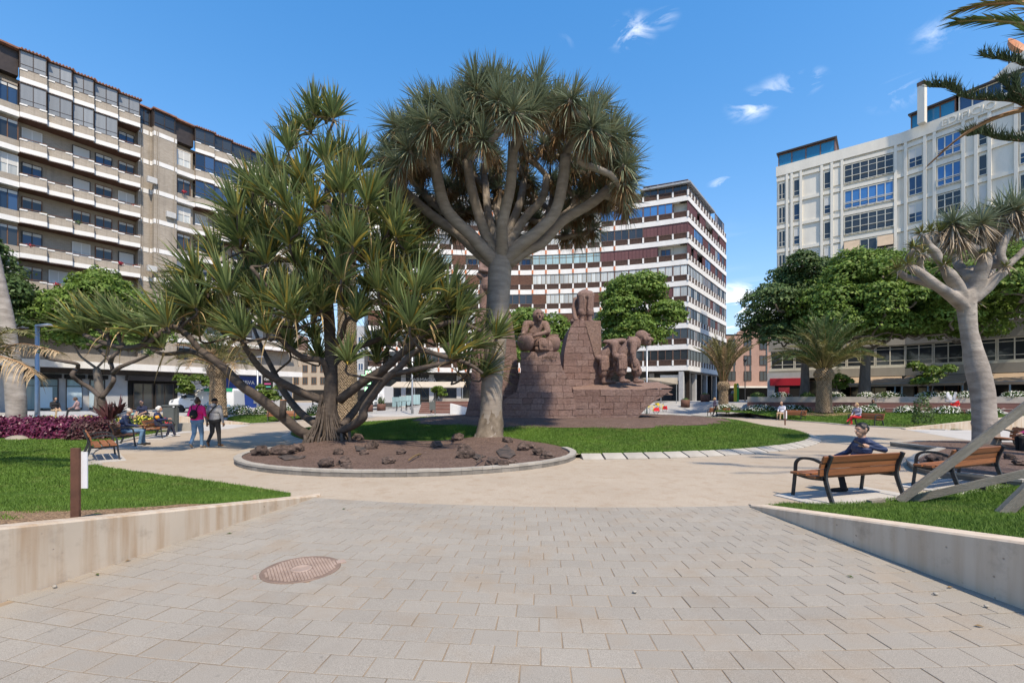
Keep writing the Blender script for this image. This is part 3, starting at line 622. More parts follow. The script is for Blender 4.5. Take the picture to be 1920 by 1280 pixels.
# ---------------------------------------------------------------- brick block on the left
def left_block():
    T = thing('apartment_block', 'buff brick apartment block with white bands and stepped balconies', 'building', (-42, 38, 0), math.atan2(1, .636))
    def uo(px): s = (px - 960) / FPX; return (42 + 38*s) / (.636 - s) * 1.185
    mb = MB(); mb.box(-16, 26.5, .0, 12, 4.4, 28.3); mb.build('wall', M_brick, T)
    Bk = [4.5 + 2.9 * k for k in range(9)]
    edges = [uo(p) for p in (30, 82, 129, 169, 213, 254)]; e2 = [uo(p) for p in (357, 392, 424, 460, 500, 540)]
    lefts = [-16, -13.6, -11.6, -9.6, -7.6, -5.6, -2.3]
    mods = [(a, b, 'L') for a, b in zip(lefts[:-2], lefts[1:-1])] + [(a, b, 'A') for a, b in zip(edges[:-1], edges[1:])] + [(a, b, 'B') for a, b in zip(e2[:-1], e2[1:])]
    wk = kit(1.25, 1.75, 2, M_wood, M_gdk, shutter=.28); wk2 = kit(1.25, 1.75, 2, M_dk, M_gblue, shutter=.3); wk3 = kit(1.25, 1.75, 2, M_white, M_gcur, shutter=.85); wk4 = kit(1.25, 1.75, 1, M_dk, M_shut, shutter=1.2)
    gal = {}
    for gi, (a, b, g) in enumerate(mods):
        w = b - a; d0, d1 = (1.15, 1.5)
        sl = MB(); q = [(.0, 0), (0, -d0), (w - .12, -d1), (w - .0, -d1 + .3), (w, 0)]
        sl.prism(q[::-1] if False else q, 0, .06); sl.cur = 1
        qo = [(.0, -d0), (w - .12, -d1), (w, -d1 + .3)]
        for (x0, y0), (x1, y1) in zip(qo[:-1], qo[1:]):
            nx, ny = (y1 - y0), -(x1 - x0); l = math.hypot(nx, ny); nx, ny = nx/l*.1, ny/l*.1
            sl.hexa([(x0,y0,.0),(x1,y1,.0),(x1-nx,y1-ny,.0),(x0-nx,y0-ny,.0)][::-1], [(x0,y0,.42),(x1,y1,.42),(x1-nx,y1-ny,.42),(x0-nx,y0-ny,.42)][::-1])
        slab = sl.mesh('balcony', [M_soffit, M_white])
        pa = MB()
        for (x0, y0), (x1, y1) in zip(qo[:-1], qo[1:]):
            nx, ny = (y1 - y0), -(x1 - x0); l = math.hypot(nx, ny); nx, ny = nx/l, ny/l; i0, i1 = .03, .13
            A = [(x0 - nx*i0, y0 - ny*i0), (x1 - nx*i0, y1 - ny*i0), (x1 - nx*i1, y1 - ny*i1), (x0 - nx*i1, y0 - ny*i1)]
            pa.hexa([(x, y, .42) for x, y in A][::-1], [(x, y, 1.1) for x, y in A][::-1])
        par = pa.mesh('parapet', M_brick)
        cp = MB(); x0, y0 = qo[0]; x1, y1 = qo[1]
        for f0, f1 in ((0, .28), (.72, 1.0)):
            cp.hexa([(x0 + (x1-x0)*f, y0 + (y1-y0)*f + o, z) for z in (1.03,) for f, o in ((f0, -.01), (f1, -.01), (f1, .14), (f0, .14))], [(x0 + (x1-x0)*f, y0 + (y1-y0)*f + o, 1.14) for f, o in ((f0, -.01), (f1, -.01), (f1, .14), (f0, .14))])
        cop = cp.mesh('coping', M_white)
        hr = MB(); hr.bar((x0, y0 + .07, 1.22), (x1, y1 + .07, 1.22), .05, .04); hrm = hr.mesh('handrail', M_wood)
        gw = math.hypot(x1 - x0, y1 - y0)
        kg = kit(gw, 1.75, 2, M_dk, M_ggrey if g != 'B' else M_gblue, bars=(.45,), fr=.05, dep=.06, name='gallery_window')
        kt = kit(gw, 1.55, 2, M_dk, M_ggrey if g != 'B' else M_gdk, bars=(.4,), fr=.06, dep=.06, name='gallery_window')
        for k in range(1, 9):
            o = link('balcony', slab, T, (a, -.003 * (gi % 2), Bk[k])); link('parapet', par, o); link('coping', cop, o)
            rz = math.atan2(y1 - y0, x1 - x0)
            if k == 8: put(kt, T, (a + (x0+x1)/2, (y0+y1)/2 + .1, Bk[k] + 1.12), rz)
            elif (g == 'A' and k == 7 and gi != mods.index((a, b, 'A')) - 9 and b < edges[4] + .1) or (g == 'B' and k in (6, 7)) or (g == 'L' and k in (5, 7) and gi % 2):
                put(kg, T, (a + (x0+x1)/2, (y0+y1)/2 + .1, Bk[k] + 1.1), rz)
            elif k % 2 == 0 or g == 'A': link('handrail', hrm, o)
            if k < 8 and not (g == 'A' and gi % 5 == 1 and k > 2):
                kk = [wk, wk2, wk3, wk4, wk][(gi * 3 + k * 2 + (gi * k) % 3) % 5]
                put(kk, T, ((a + b) / 2 + .1, -.02, Bk[k] + .78))
        # attic roof
        mb = MB(); mb.hexa([(a - .05, y0 - .12, Bk[8] + 2.66), (b + .02, y1 - .12, Bk[8] + 2.66), (b + .02, 2.5, Bk[8] + 2.9), (a - .05, 2.5, Bk[8] + 2.9)], [(a - .05, y0 - .12, Bk[8] + 2.74), (b + .02, y1 - .12, Bk[8] + 2.74), (b + .02, 2.5, Bk[8] + 3.35), (a - .05, 2.5, Bk[8] + 3.35)])
        n = int((b - a) / .2)
        for i in range(n): x = a + (i + .5) * (b - a) / n; y = y0 + (y1 - y0) * (i + .5) / n; mb.tube([(x, y - .16, Bk[8] + 2.76), (x, 1.5, Bk[8] + 3.13)], .06, 6)
        mb.build('roof', M_roof, T)
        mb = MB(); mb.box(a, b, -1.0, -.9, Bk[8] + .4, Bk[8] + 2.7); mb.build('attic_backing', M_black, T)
    # plain piers and single window bays between the balconies
    for a, b, d in ((uo(0) - 2.2, uo(0) - .3, 1.0), (uo(254), uo(279), .65), (uo(279), uo(321), 1.25), (-5.5, -2.4, 1.1)):
        mb = MB(); mb.box(a, b, -d, .0, 4.5, 28.6); mb.build('pier', M_brick, T)
        for k in range(0, 9):
            mb = MB(); mb.box(a - .012, b + .012, -d - .03, -.01, Bk[k], Bk[k] + .42); mb.build('floor_band', M_white, T)
        mb = MB()
        for x in (a + .15, a + .3, b - .25): mb.box(x, x + .08, -d - .06, -d - .001, 4.95, 28.4)
        mb.build('brick_ribs', M_brick, T)
        mb = MB(); mb.box(a, b, -d + .3, .0, 28.6, 30.4); mb.build('attic_wall', M_dk, T)
        mb = MB(); mb.box(a - .05, b + .05, -d, 2.5, 30.36, 30.5); mb.build('roof', M_roof, T)
        kq = kit(b - a - .1, 1.6, 2, M_dk, M_gdk, bars=(.4,), fr=.07, name='gallery_window'); put(kq, T, ((a + b) / 2, -d + .29, 28.7))
    for a, b in ((uo(0) - .3, uo(30)), (uo(321), uo(357)), (-2.3, -2.2)):
        mb = MB(); mb.box(a, b, -.7, 2.5, 28.3, 30.3); mb.build('attic_wall', M_dk, T); mb = MB(); mb.box(a - .02, b + .02, -1.1, 2.5, 30.36, 30.5); mb.build('roof', M_roof, T)
        for k in range(0, 8):
            mb = MB(); mb.box(a, b, -1.05, .0, Bk[k], Bk[k] + .42); o = mb.build('balcony', M_white, T)
            mb = MB(); mb.box(a, b, -1.0, -.88, Bk[k] + .42, Bk[k] + .95); mb.build('parapet', M_brick, o)
            put([wk, wk2, wk3, wk][(k * 2) % 4 if a > 0 else k % 3], T, ((a + b) / 2, -.55, Bk[k] + .92)); 
            mb = MB(); mb.box(a, b, -.5, 0, Bk[k] + .42, Bk[k] + 2.9); mb.build('infill', M_brick, T)
    # awnings / potted plants on balconies are small; ground floor
    mb = MB(); mb.box(-16, 25.5, -.2, 6, .0, 4.5); mb.build('shop_wall', M_gwall, T)
    mb = MB(); mb.box(-16, 26, -1.6, -.2, 4.3, 4.9); mb.build('floor_band', M_white, T)
    mb = MB(); mb.box(-16, 26, -1.45, -1.3, 4.9, 5.6); mb.build('parapet', M_brick, T)
    mb = MB(); mb.box(-16, 15, -.45, -.2, 3.85, 4.28); mb.build('fascia', M_dk, T)
    for px0, px1 in ((-160, -20), (44, 108), (122, 152), (166, 195)):
        a, b = uo(px0), uo(px1); k = kit(b - a, 2.75, max(1, int((b - a) / 1.0)), M_dk, M_gteal, fr=.07, name='shop_window', bars=(2.1,)); put(k, T, ((a + b) / 2, -.21, .62))
        mb = MB(); mb.box(a - .1, b + .1, -.75, -.2, 3.4, 3.75); mb.build('awning_box', M_black, T)
    pst = glass_mat('pale_poster', (.5, .62, .68), .4)
    for px in (81, 137, 178): mb = MB(); x = uo(px); mb.box(x - .5, x + .5, -.37, -.33, .8, 2.6); mb.build('poster_stand', pst, T)
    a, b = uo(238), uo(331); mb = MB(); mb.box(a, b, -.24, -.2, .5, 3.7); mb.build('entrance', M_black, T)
    mb = MB(); mb.box(a - .2, b, -.9, -.2, 3.35, 3.8); mb.build('fascia', M_dk, T)
    k = kit(1.6, 2.5, 2, M_dk, M_gdk, name='shop_window'); put(k, T, (a + 1.2, -.26, .6)); put(k, T, (b - 1.2, -.26, .6))
    # potted plants on some parapets
    gl_ = mat('balcony_plant', (.06, .11, .03), .4, 9, .7, 0); rf_ = mat('geranium', (.4, .03, .05), .2, 9, .7, 0)
    for u, k, n in ((1.6, 3, 60), (2.4, 4, 50), (4.6, 4, 70), (7.6, 3, 80), (8.6, 5, 40), (6.2, 2, 50), (12.9, 6, 60), (13.2, 4, 70), (16.0, 4, 40), (3.2, 2, 60), (8.8, 3, 60)):
        cc = np.array([u, -1.2, Bk[k] + 1.15]); d = norm(rng.normal(0, 1, (n, 3))); p = cc + d * np.array([.32, .15, .22]) * rng.random((n, 1)) ** .5; link('potted_plant', leaf_quads('potted_plant', p, d, np.full(n, .16), gl_ if n % 20 else rf_), T)
    acm = mat('ac_unit', (.5, .5, .49), .08, 3, .6, .1)
    for u, k in ((10.0, 6), (10.0, 3), (11.6, 5), (14.9, 3)): mb = MB(); mb.box(u - .4, u + .4, -1.55, -1.26, Bk[k] + .9, Bk[k] + 1.45); mb.build('air_conditioner', acm, T)
    # bank corner, deep blue
    blue = mat('bank_blue', (.012, .04, .20), .1, 1, .5, 0); a, b = uo(415), uo(492)
    mb = MB(); mb.box(a, b, -.5, -.2, .3, 4.2); bk = mb.build('shopfront', blue, T)
    lettering('BBVA', .62, .03, M_white, T, ((a + b) / 2 + .35, -.54, 3.25), (R(90), 0, 0))
    mb = MB(); mb.box(b - 1.35, b - .35, -.56, -.5, 1.0, 2.0); mb.build('cash_machine', M_ggrey, T)
    return T
left_block()

# ---------------------------------------------------------------- curved block in the middle
def curved_block():
    T = thing('curved_block', 'curved office block with white bands, louvred rails and brown shutters', 'building')
    cx, cy, rad = -1.0, 12.24, 57.6; a0, a1, n = R(63.95), R(109.9), 23; st = (a1 - a0) / n; w = rad * st
    Bk = [5.45 + 2.93 * k for k in range(9)]
    c0 = Vector((24.3, 64.0)); c1 = Vector((37.8, 81.8)); sd = (c1 - c0).normalized(); ns = 15; sw = (c1 - c0).length / ns; srot = math.atan2(sd.y, sd.x)
    def pt(a, r=rad): return (cx + r * math.cos(a), cy + r * math.sin(a))
    # body
    poly = [pt(a0 + st * i, rad + .9) for i in range(n + 1)] + [pt(a1, rad + 13), (10, 92), (37.0, 82.8)]
    poly = [(c0.x + .75, c0.y + 1.5)] + poly[1:]
    mb = MB(); mb.prism(poly, 5.2, 31.2); mb.build('wall', M_dk, T)
    mb = MB(); poly2 = [pt(a0 + st * i, rad + 2.6) for i in range(1, n + 1)] + [pt(a1, rad + 13), (10, 92), (36.0, 82.0)] + [(25.2, 67.5)]; mb.prism(poly2, 0.2, 5.25); mb.build('shop_core', mat('charcoal_panel', (.06, .06, .062), .15, 1, .5, 0), T)
    # white floor bands, one per floor
    for k in range(10):
        z = Bk[k] if k < 9 else 31.3; h = .7 if k < 9 else .5; mb = MB()
        out = [pt(a0 + st * i, rad - .02) for i in range(n + 1)]; inn = [pt(a0 + st * i, rad + 1.2) for i in range(n + 1)]
        lim = range(n) if k < 9 else range(4, n)
        for i in lim:
            mb.hexa([(*out[i], z), (*inn[i], z), (*inn[i+1], z), (*out[i+1], z)][::-1], [(*out[i], z + h), (*inn[i], z + h), (*inn[i+1], z + h), (*out[i+1], z + h)][::-1])
        mb.build('floor_band', M_white, T)
        if k < 9:
            mb = MB(); nn = Vector((sd.y, -sd.x)); A = c0 + nn * .02; B = c1 + nn * .02; C = c1 - nn * 1.2; D = c0 - nn * 1.2
            mb.hexa([(*A, z), (*B, z), (*C, z), (*D, z)], [(*A, z + h), (*B, z + h), (*C, z + h), (*D, z + h)]); mb.build('floor_band', M_white, T)
    # bay pieces
    def rail_mesh(W, m):
        r = MB(); r.box(-W/2 + .14, W/2 - .14, .12, .16, .0, .72)
        for i in range(6): r.box(-W/2 + .13, W/2 - .13, .0, .03, .05 + i*.12, .12 + i*.12)
        r.box(-W/2, W/2, -.03, .08, .72, .82)
        return r.mesh('railing', m)
    def post_mesh(wd, tile):
        p = MB(); p.box(-wd, wd, -.07, .12, .0, .76)
        if tile: p.cur = 1; p.box(-wd - .01, wd + .01, -.085, .02, -.62, -.03)
        return p.mesh('post', [M_white, M_orange])
    railF, railS = rail_mesh(w, M_rail), rail_mesh(sw, M_rail); postF, postS = post_mesh(.115, True), post_mesh(.13, False); postP = post_mesh(.115, False)
    H = 1.45
    KF = {'A': kit(w - .02, H, 3, M_gldf, M_gcur, fr=.06), 'A2': kit(w - .02, H, 2, M_brnf, M_gcur, fr=.07), 'T': kit(w - .02, H, 2, M_gldf, M_gteal, fr=.07, bars=(1.0,)),
          'C': kit(w - .02, H, 2, M_brnf, M_gblu2, fr=.07), 'D': kit(w - .02, H, 2, M_brnf, M_gdk, fr=.06), 'G': kit(w - .02, H, 2, M_dk, M_ggrey, fr=.05), 'E': kit(w - .02, H, 4, M_purp, M_purp, fr=.02, name='shutter_panel'), 'B': None}
    sl = MB(); sl.box(-w/2 + .01, w/2 - .01, -.06, 0, 0, H)
    for i in range(9): sl.box(-w/2 + .03, w/2 - .03, -.085, -.055, .06 + i*.145, .15 + i*.145)
    for x in (-w/6, w/6): sl.box(x - .03, x + .03, -.095, -.05, .02, H - .02)
    louv = sl.mesh('louvre_panel', M_louv)
    KS = {'A': kit(sw, H, 2, M_dk, M_gcur, fr=.06), 'D': kit(sw, H, 2, M_dk, M_gdk, fr=.06), 'C': kit(sw, H, 2, M_dk, M_gblu2, fr=.05), 'E': kit(sw, H, 3, M_purp, M_purp, fr=.02, name='shutter_panel'), 'G': kit(sw, H, 2, M_brnf, M_ggrey, fr=.06)}
    # floors from the top (k = 8) down; bays from the corner leftwards
    rows = {8: 'DDD___GGGGGGGGGGGGGGGGG', 7: '_CCCCCAAGABBGGGGGGGGGGG', 6: 'EEEDDDABAABBAABABGAAAAA', 5: '__2EEETTTTT_BBB_BTTTTT_', 4: 'A2A2A2A2A2A2AAAAABBDDBAAB', 3: 'A2EDE2EA2ABBAAABDDDBAABAA', 2: 'DABBAADBBAADDABABBADDAB', 1: 'DDADDDABADDDDBADDABDDAD', 0: 'DDDDDDDDDDDDDDDDDDDDDDD'}
    rows[4] = ['A2'] * 6 + list('AAAAABBDDBAABBADB'); rows[3] = ['A2', 'E', 'E', 'A2', 'A2', 'E'] + list('BAAABDDDBAABAABDA'); rows[5] = list('__EEEE') + ['T'] * 5 + list('_BBB_BTTTT__')
    rows[6] = list('EEEDDD') + list('ABAABBAABABGAAAAA'); rows[7] = list('_CCCCC') + list('AAGBBGGGGGGGGGGGG'); rows[8] = list('DDD___') + list('GGGGGGGGGGGGGGGGG')
    side_rows = {8: 'GGGGGGGG__GDDG_', 7: 'EEE_EE___EE_EEE', 6: 'EECCCEEDEEACEDE', 5: 'E_E__ECCEEDEEDE', 4: 'AAAAAGGGDGGDADA', 3: 'ADADGGDGEGDDEDG', 2: 'GDDADDGEDDEGDDG', 1: 'DDGDDGDDGDDDGDD', 0: 'DDDDDDDDDDDDDDD'}
    logw = mat('loggia_wall', (.55, .52, .44), .06, 1, .8, 0)
    lb = MB(); lb.box(-w/2, w/2, .75, .8, 0, H + .1); logme = lb.mesh('loggia_wall', logw); klog = kit(1.3, 1.0, 2, M_brnf, M_gblue, fr=.08)
    for k in range(9):
        z = Bk[k]
        for i in range(n):
            am = a0 + st * (i + .5); x, y = pt(am, rad); rz = am - math.pi / 2; t = rows[k][i] if i < len(rows[k]) else 'A'
            link('railing', railF, T, (*pt(am, rad + .03), z + .7), rz)
            ap = a0 + st * i
            link('post', postF if i > 4 else postP, T, (*pt(ap, rad), z + .7), ap - math.pi / 2)
            loc = (*pt(am, rad + .12), z + 1.47)
            if t == '_':
                if k < 8: link('loggia_wall', logme, T, (*pt(am, rad + .02), z + 1.5), rz); put(klog, T, (*pt(am, rad + .76), z + 1.55), rz) if i % 2 else None
            elif t == 'B': link('louvre_panel', louv, T, loc, rz)
            else: put(KF[t], T, loc, rz)
        for i in range(ns):
            q = c0 + sd * sw * (i + .5); nn = Vector((sd.y, -sd.x)); t = side_rows[k][i]
            link('railing', railS, T, (q.x - nn.x * .05, q.y - nn.y * .05, z + .7), srot); q2 = c0 + sd * sw * i
            link('post', postS, T, (q2.x, q2.y, z + .7), srot)
            if t != '_': put(KS[t], T, (q.x - nn.x * .14, q.y - nn.y * .14, z + 1.47), srot)
    # penthouse roof, orange awning, chimney
    nn = Vector((sd.y, -sd.x)); mb = MB(); pr = [pt(a0 + st * 3.2, rad - .3), (c0 + nn * .4 - sd * .4)[:], (c0 + nn * .4 + sd * 13)[:], (c0 - nn * 6 + sd * 13)[:], pt(a0 + st * 3.2, rad + 7)]
    mb.prism(pr, 31.15, 31.4); mb.build('penthouse_roof', M_ggrey if False else mat('grey_metal', (.33, .34, .35), .1, 2, .5, 0, metal=.2), T)
    mb = MB(); A, B = pt(a0 + st * 3.3, rad), pt(a0 + st * 6.2, rad); C, D = pt(a0 + st * 6.2, rad + 2.5), pt(a0 + st * 3.3, rad + 2.5)
    mb.hexa([(*A, 30.7), (*B, 30.2), (*C, 31.2), (*D, 31.5)], [(*A, 30.78), (*B, 30.28), (*C, 31.3), (*D, 31.6)]); mb.build('awning', mat('orange_canvas', (.55, .25, .04), .15, 2, .7, 0), T)
    q = pt(a0 + st * 4, rad + 4); mb = MB(); mb.box(q[0] - .5, q[0] + .5, q[1] - .5, q[1] + .5, 31.2, 33.0); mb.box(q[0] - .35, q[0] + .35, q[1] - .35, q[1] + .35, 33.0, 33.4); mb.build('chimney', M_cream, T)
    # shops under the block
    ks = kit(w * 2 - .5, 3.2, 3, M_dk, M_gdk, fr=.08, name='shop_window', bars=(2.5,))
    for i in range(1, n, 2):
        am = a0 + st * (i + .5); put(ks, T, (*pt(am, rad + 2.45), 1.3), am - math.pi / 2)
        ap = a0 + st * (i + 1.5); mb = MB(); mb.box(-.35, .35, -.12, .2, .2, 5.2); mb.build('pillar', M_gwall, T, loc=(*pt(ap, rad + 2.4), 0), rotz=ap - math.pi / 2)
    for i in range(0, ns, 2):
        q = c0 + sd * (sw * (i + .9)) - nn * 1.1; k2 = MB(); k2.box(-1.2, 1.2, -.05, .05, 1.2, 4.6); k2.build('shop_window', M_gdk, T, loc=(q.x, q.y, 0), rotz=srot)
        q = c0 + sd * sw * i - nn * .9; k2 = MB(); k2.box(-.3, .3, -.3, .3, .6, 5.3); k2.build('pillar', M_dk if i % 4 else M_gwall, T, loc=(q.x, q.y, 0), rotz=srot)
    q = pt(a0 + st * 1.2, rad + 1.0); mb = MB(); mb.box(-1.4, 1.4, -.06, .06, 4.1, 4.9); mb.build('sign_panel', M_white, T, loc=(*q, 0), rotz=a0 - math.pi / 2)
    lettering('FARMACIA', .8, .03, M_white, T, (*pt(a0 + st * 19.1, rad + 2.2), 4.15), (R(90), 0, a0 + st * 19.1 - math.pi / 2))
    return T
curved_block()

# ---------------------------------------------------------------- white block on the right
def white_block():
    T = thing('white_block', 'cream white apartment block with ribbed panels above a dark arcade', 'building')
    A, B, C = Vector((33.1, 58)), Vector((42.4, 50.5)), Vector((54.5, 32.2))
    def seg(P0, P1): d = (P1 - P0).normalized(); return P0, d, math.atan2(d.y, d.x), (P1 - P0).length
    S = [seg(A, B), seg(B, C)]
    def u1(px): s = (px - 960) / FPX; return (s*58 - 33.1) / (1.24 + s) * 1.593
    def u2(px): s = (px - 960) / FPX; return (50.5*s - 42.4) / (.66 + s) * 1.198
    out = [Vector((-d.y, d.x)) * -1 for _, d, _, _ in S]; out = [Vector((d.y, -d.x)) for _, d, _, _ in S]
    mb = MB(); back = [(66, 40), (46, 66)]; mb.prism([A[:], (38.6, 63.5), *back[::-1], C[:], B[:]], 8.2, 30.1); mb.build('wall', M_cream, T)
    def piece(si, u0, u1_, z0, z1, d0, d1, name, m, parent=T):
        P0, d, rz, L = S[si]; q = P0 + d * ((u0 + u1_) / 2); h = (u1_ - u0) / 2; mb = MB(); mb.box(-h, h, -d1, -d0, z0, z1); return mb.build(name, m, parent, loc=(q.x, q.y, 0), rotz=rz)
    zt = 26.2; rows = [zt - 2.95 * k for k in range(6)]
    # horizontal and vertical ribs
    for si in (0, 1):
        L = S[si][3]
        for k in range(7): piece(si, 0, L, zt + 2.35 - 2.95 * k, zt + 2.72 - 2.95 * k, 0, .16, 'rib', M_cream)
        piece(si, -.05, L, 29.2, 30.4, -.3, .24, 'parapet', M_cream)
    wk = {}
    def win(si, a, b, n, row, typ):
        key = (round(b - a, 2), n, typ)
        if key not in wk:
            fm = M_alu; W = b - a
            if typ == 'big': wk[key] = kit(W, 2.2, n, fm, M_gdk, bars=(1.62,), fr=.07)
            elif typ == 'blue': wk[key] = kit(W, 2.2, n, fm, M_gteal if False else M_gblu2, bars=(.7,), fr=.09)
            elif typ == 'shut': wk[key] = kit(W, 2.0, n, fm, M_gblue, bars=(.6,), fr=.07, shutter=1.0)
            elif typ == 'full': wk[key] = kit(W, 2.0, n, fm, M_shut, fr=.07, shutter=1.6)
            elif typ == 'tan': wk[key] = kit(W, 2.2, n, fm, M_gdk, bars=(.7,), fr=.07)
            else: wk[key] = kit(W, 2.0, n, fm, M_gblue if typ == 'b' else M_gdk, bars=(.6,), fr=.07)
        P0, d, rz, L = S[si]; q = P0 + d * ((a + b) / 2) + out[si] * .03
        o = put(wk[key], T, (q.x, q.y, rows[row] + .05), rz)
        if typ in ('big', 'blue', 'tan'):
            r = MB(); W = b - a
            for z in (.12, .8): r.bar((-W/2, -.2, z), (W/2, -.2, z), .05, .06)
            for i in range(n + 1): r.bar((-W/2 + W*i/n, -.2, .1), (-W/2 + W*i/n, -.2, .82), .04, .04)
            r.build('guard_rail', M_alu, o)
        return o
    types1 = ['n', 'n', 'n', 'b', 'n', 'n']
    for k in range(6):
        for a, b in ((1460, 1473),): win(0, u1(a), u1(b) , 2, k, 'n')
        win(0, u1(1488), u1(1500), 1, k, ['n', 'b', 'shut', 'full', 'n', 'n'][k]); win(0, u1(1545), u1(1558), 1, k, ['n', 'shut', 'n', 'full', 'n', 'b'][k])
        o = win(0, u1(1583), u1(1676), 6, k, ['big', 'blue', 'big', 'tan', 'big', 'big'][k])
        if k == 3:
            can = mat('tan_canvas', (.42, .33, .24), .1, 2, .8, 0)
            for a, b in ((1583, 1612), (1645, 1675)):
                P0, d, rz, L = S[0]; q = P0 + d * ((u1(a) + u1(b)) / 2); h = (u1(b) - u1(a)) / 2; mb = MB(); z = rows[k]
                mb.hexa([(-h, -.2, z + 2.2), (h, -.2, z + 2.2), (h, -.75, z + 1.0), (-h, -.75, z + 1.0)], [(-h, -.22, z + 2.24), (h, -.22, z + 2.24), (h, -.8, z + 1.0), (-h, -.8, z + 1.0)]); mb.build('awning', can, T, loc=(q.x, q.y, 0), rotz=rz)
        win(1, u2(1704), u2(1731), 2, k, ['shut', 'b', 'shut', 'shut', 'n', 'n'][k])
        win(1, u2(1757), u2(1803), 3, k, ['blue', 'blue', 'big', 'tan', 'big', 'big'][k])
        win(1, u2(1835), u2(1852), 1, k, ['n', 'n', 'full', 'n', 'n', 'n'][k]); win(1, u2(1912), u2(1950), 2, k, ['n', 'shut', 'n', 'shut', 'n', 'n'][k]); win(1, u2(2010), u2(2080), 3, k, 'big')
    for si, pxs, f in ((0, (1476, 1485, 1502, 1541, 1560, 1579, 1679), u1), (1, (1699, 1735, 1753, 1807, 1831, 1856, 1906, 1960, 2000), u2)):
        for px in pxs: u = f(px); piece(si, u - .13, u + .13, 8.3, 29.2, 0, .22, 'pilaster', M_cream)
    for k in range(7): piece(0, u1(1562), u1(1577), rows[0] + .2 - 2.95 * k, rows[0] + 2.1 - 2.95 * k, 0, .1, 'panel', M_cream)
    # roof glass rooms, chimney, gable and dish
    teal = glass_mat('roof_room_glass', (.02, .17, .33), .12, .15)
    for si, a, b, n in ((0, u1(1458), u1(1566), 4), (1, u2(1705), u2(1790), 3), (1, u2(1795), u2(2000), 7)):
        P0, d, rz, L = S[si]; q = P0 + d * ((a + b) / 2) - out[si] * .5; k = kit(b - a, 1.75, n, M_brnf if n < 7 else M_alu, teal if n < 7 else M_gblue, fr=.1, name='roof_window'); put(k, T, (q.x, q.y, 30.35), rz)
        mb = MB(); mb.box(-(b-a)/2 - .15, (b-a)/2 + .15, -.4, 3.2, 32.1, 32.28); mb.build('roof', M_dk, T, loc=(q.x, q.y, 0), rotz=rz); mb = MB(); mb.box(-(b-a)/2, (b-a)/2, .1, 3, 30.3, 32.1); mb.build('roof_room', M_brnf, T, loc=(q.x, q.y, 0), rotz=rz)
    q = P(1729, 180, 48.5); mb = MB(); mb.box(-.3, .3, -.3, .3, 30.3, 34.2); mb.cur = 1; mb.box(-.33, .33, -.33, .33, 34.2, 34.6); mb.build('chimney', [M_cream, M_brnf], T, loc=(q.x, q.y, 0), rotz=.5)
    P0, d, rz, L = S[1]; q = P0 + d * u2(1930) - out[1] * 1.5; mb = MB(); mb.add([(-4, 0, 32.2), (6, 0, 32.2), (6, 0, 36.4), (1.5, 0, 36.0), (-4, 4, 32.2), (6, 4, 32.2), (6, 4, 36.4), (1.5, 4, 36.0)], [(0,1,2,3), (4,7,6,5), (3,2,6,7), (0,3,7,4)]); mb.build('gable', M_cream, T, loc=(q.x, q.y, 0), rotz=rz)
    q = P(1898, 97, 47); mb = MB(); mb.lathe([(.02, 0), (.5, .08), (.9, .28), (1.2, .6), (1.17, .6), (.88, .32), (.02, .05)], 20); o = mb.build('satellite_dish', mat('rust_dish', (.45, .2, .1), .2, 2, .6, 0), T, loc=(q.x, q.y, q.z)); o.rotation_euler = (R(60), R(25), 0)
    mb = MB(); mb.bar((q.x, q.y + .3, q.z - 1.6), (q.x, q.y + .3, q.z + .1), .1, .1); mb.build('dish_mast', M_dk, T)
    P0, d, rz, L = S[1]; a = (u2(1774) + u2(1860)) / 2; q = P0 + d * a + out[1] * .27; lettering('EDIFICIO', 1.0, .05, M_cream, T, (q.x, q.y, 29.42), (R(90), 0, rz))
    # lower storeys: window strip and arcade
    grey = mat('dark_grey_render', (.30, .285, .25), .12, .8, .85, .1, stretch=(1, 1, .3))
    D0, D1 = A + S[0][1] * -1.5 + out[0] * 3.0, None
    low = [seg(Vector((31.0, 55.6)), Vector((40.7, 48.0))), seg(Vector((40.7, 48.0)), Vector((53.0, 29.5)))]; S2 = low
    mb = MB(); mb.prism([(31.0, 55.6), (37.2, 63.5), (46, 66), (66, 40), (53, 29.5), (40.7, 48)], 4.0, 8.6); mb.build('lower_wall', grey, T)
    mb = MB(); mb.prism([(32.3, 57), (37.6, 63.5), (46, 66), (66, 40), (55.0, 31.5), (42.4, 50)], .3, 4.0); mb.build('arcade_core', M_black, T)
    for si in (0, 1):
        P0, d, rz, L = S2[si]; o2 = Vector((d.y, -d.x))
        for z0, z1, dep, m in ((3.95, 4.85, .35, grey), (7.15, 8.7, .3, grey), (4.85, 5.02, .12, M_alu)):
            q = P0 + d * L / 2; mb = MB(); mb.box(-L/2 - .2, L/2 + .2, -dep, .0, z0, z1); mb.build('floor_band', m, T, loc=(q.x, q.y, 0), rotz=rz)
        nwin = int(L / 2.2); k = kit(L / nwin - .04, 2.08, 2, M_alu, M_gdk, bars=(.5, 1.72), fr=.09, name='window')
        for i in range(nwin): q = P0 + d * (L * (i + .5) / nwin) + o2 * .02; put(k, T, (q.x, q.y, 5.04), rz)
        nc = int(L / 4.4)
        for i in range(nc + 1):
            q = P0 + d * (L * i / nc) - o2 * .9; mb = MB(); mb.box(-.4, .4, -.2, .3, .5, 4.0); mb.build('pillar', grey, T, loc=(q.x, q.y, 0), rotz=rz)
        ks = kit(3.2, 2.4, 3, M_wood, M_gdk, fr=.08, name='shop_window')
        for i in range(nc): q = P0 + d * (L * (i + .5) / nc) - o2 * 1.25; put(ks, T, (q.x, q.y, 1.3), rz)
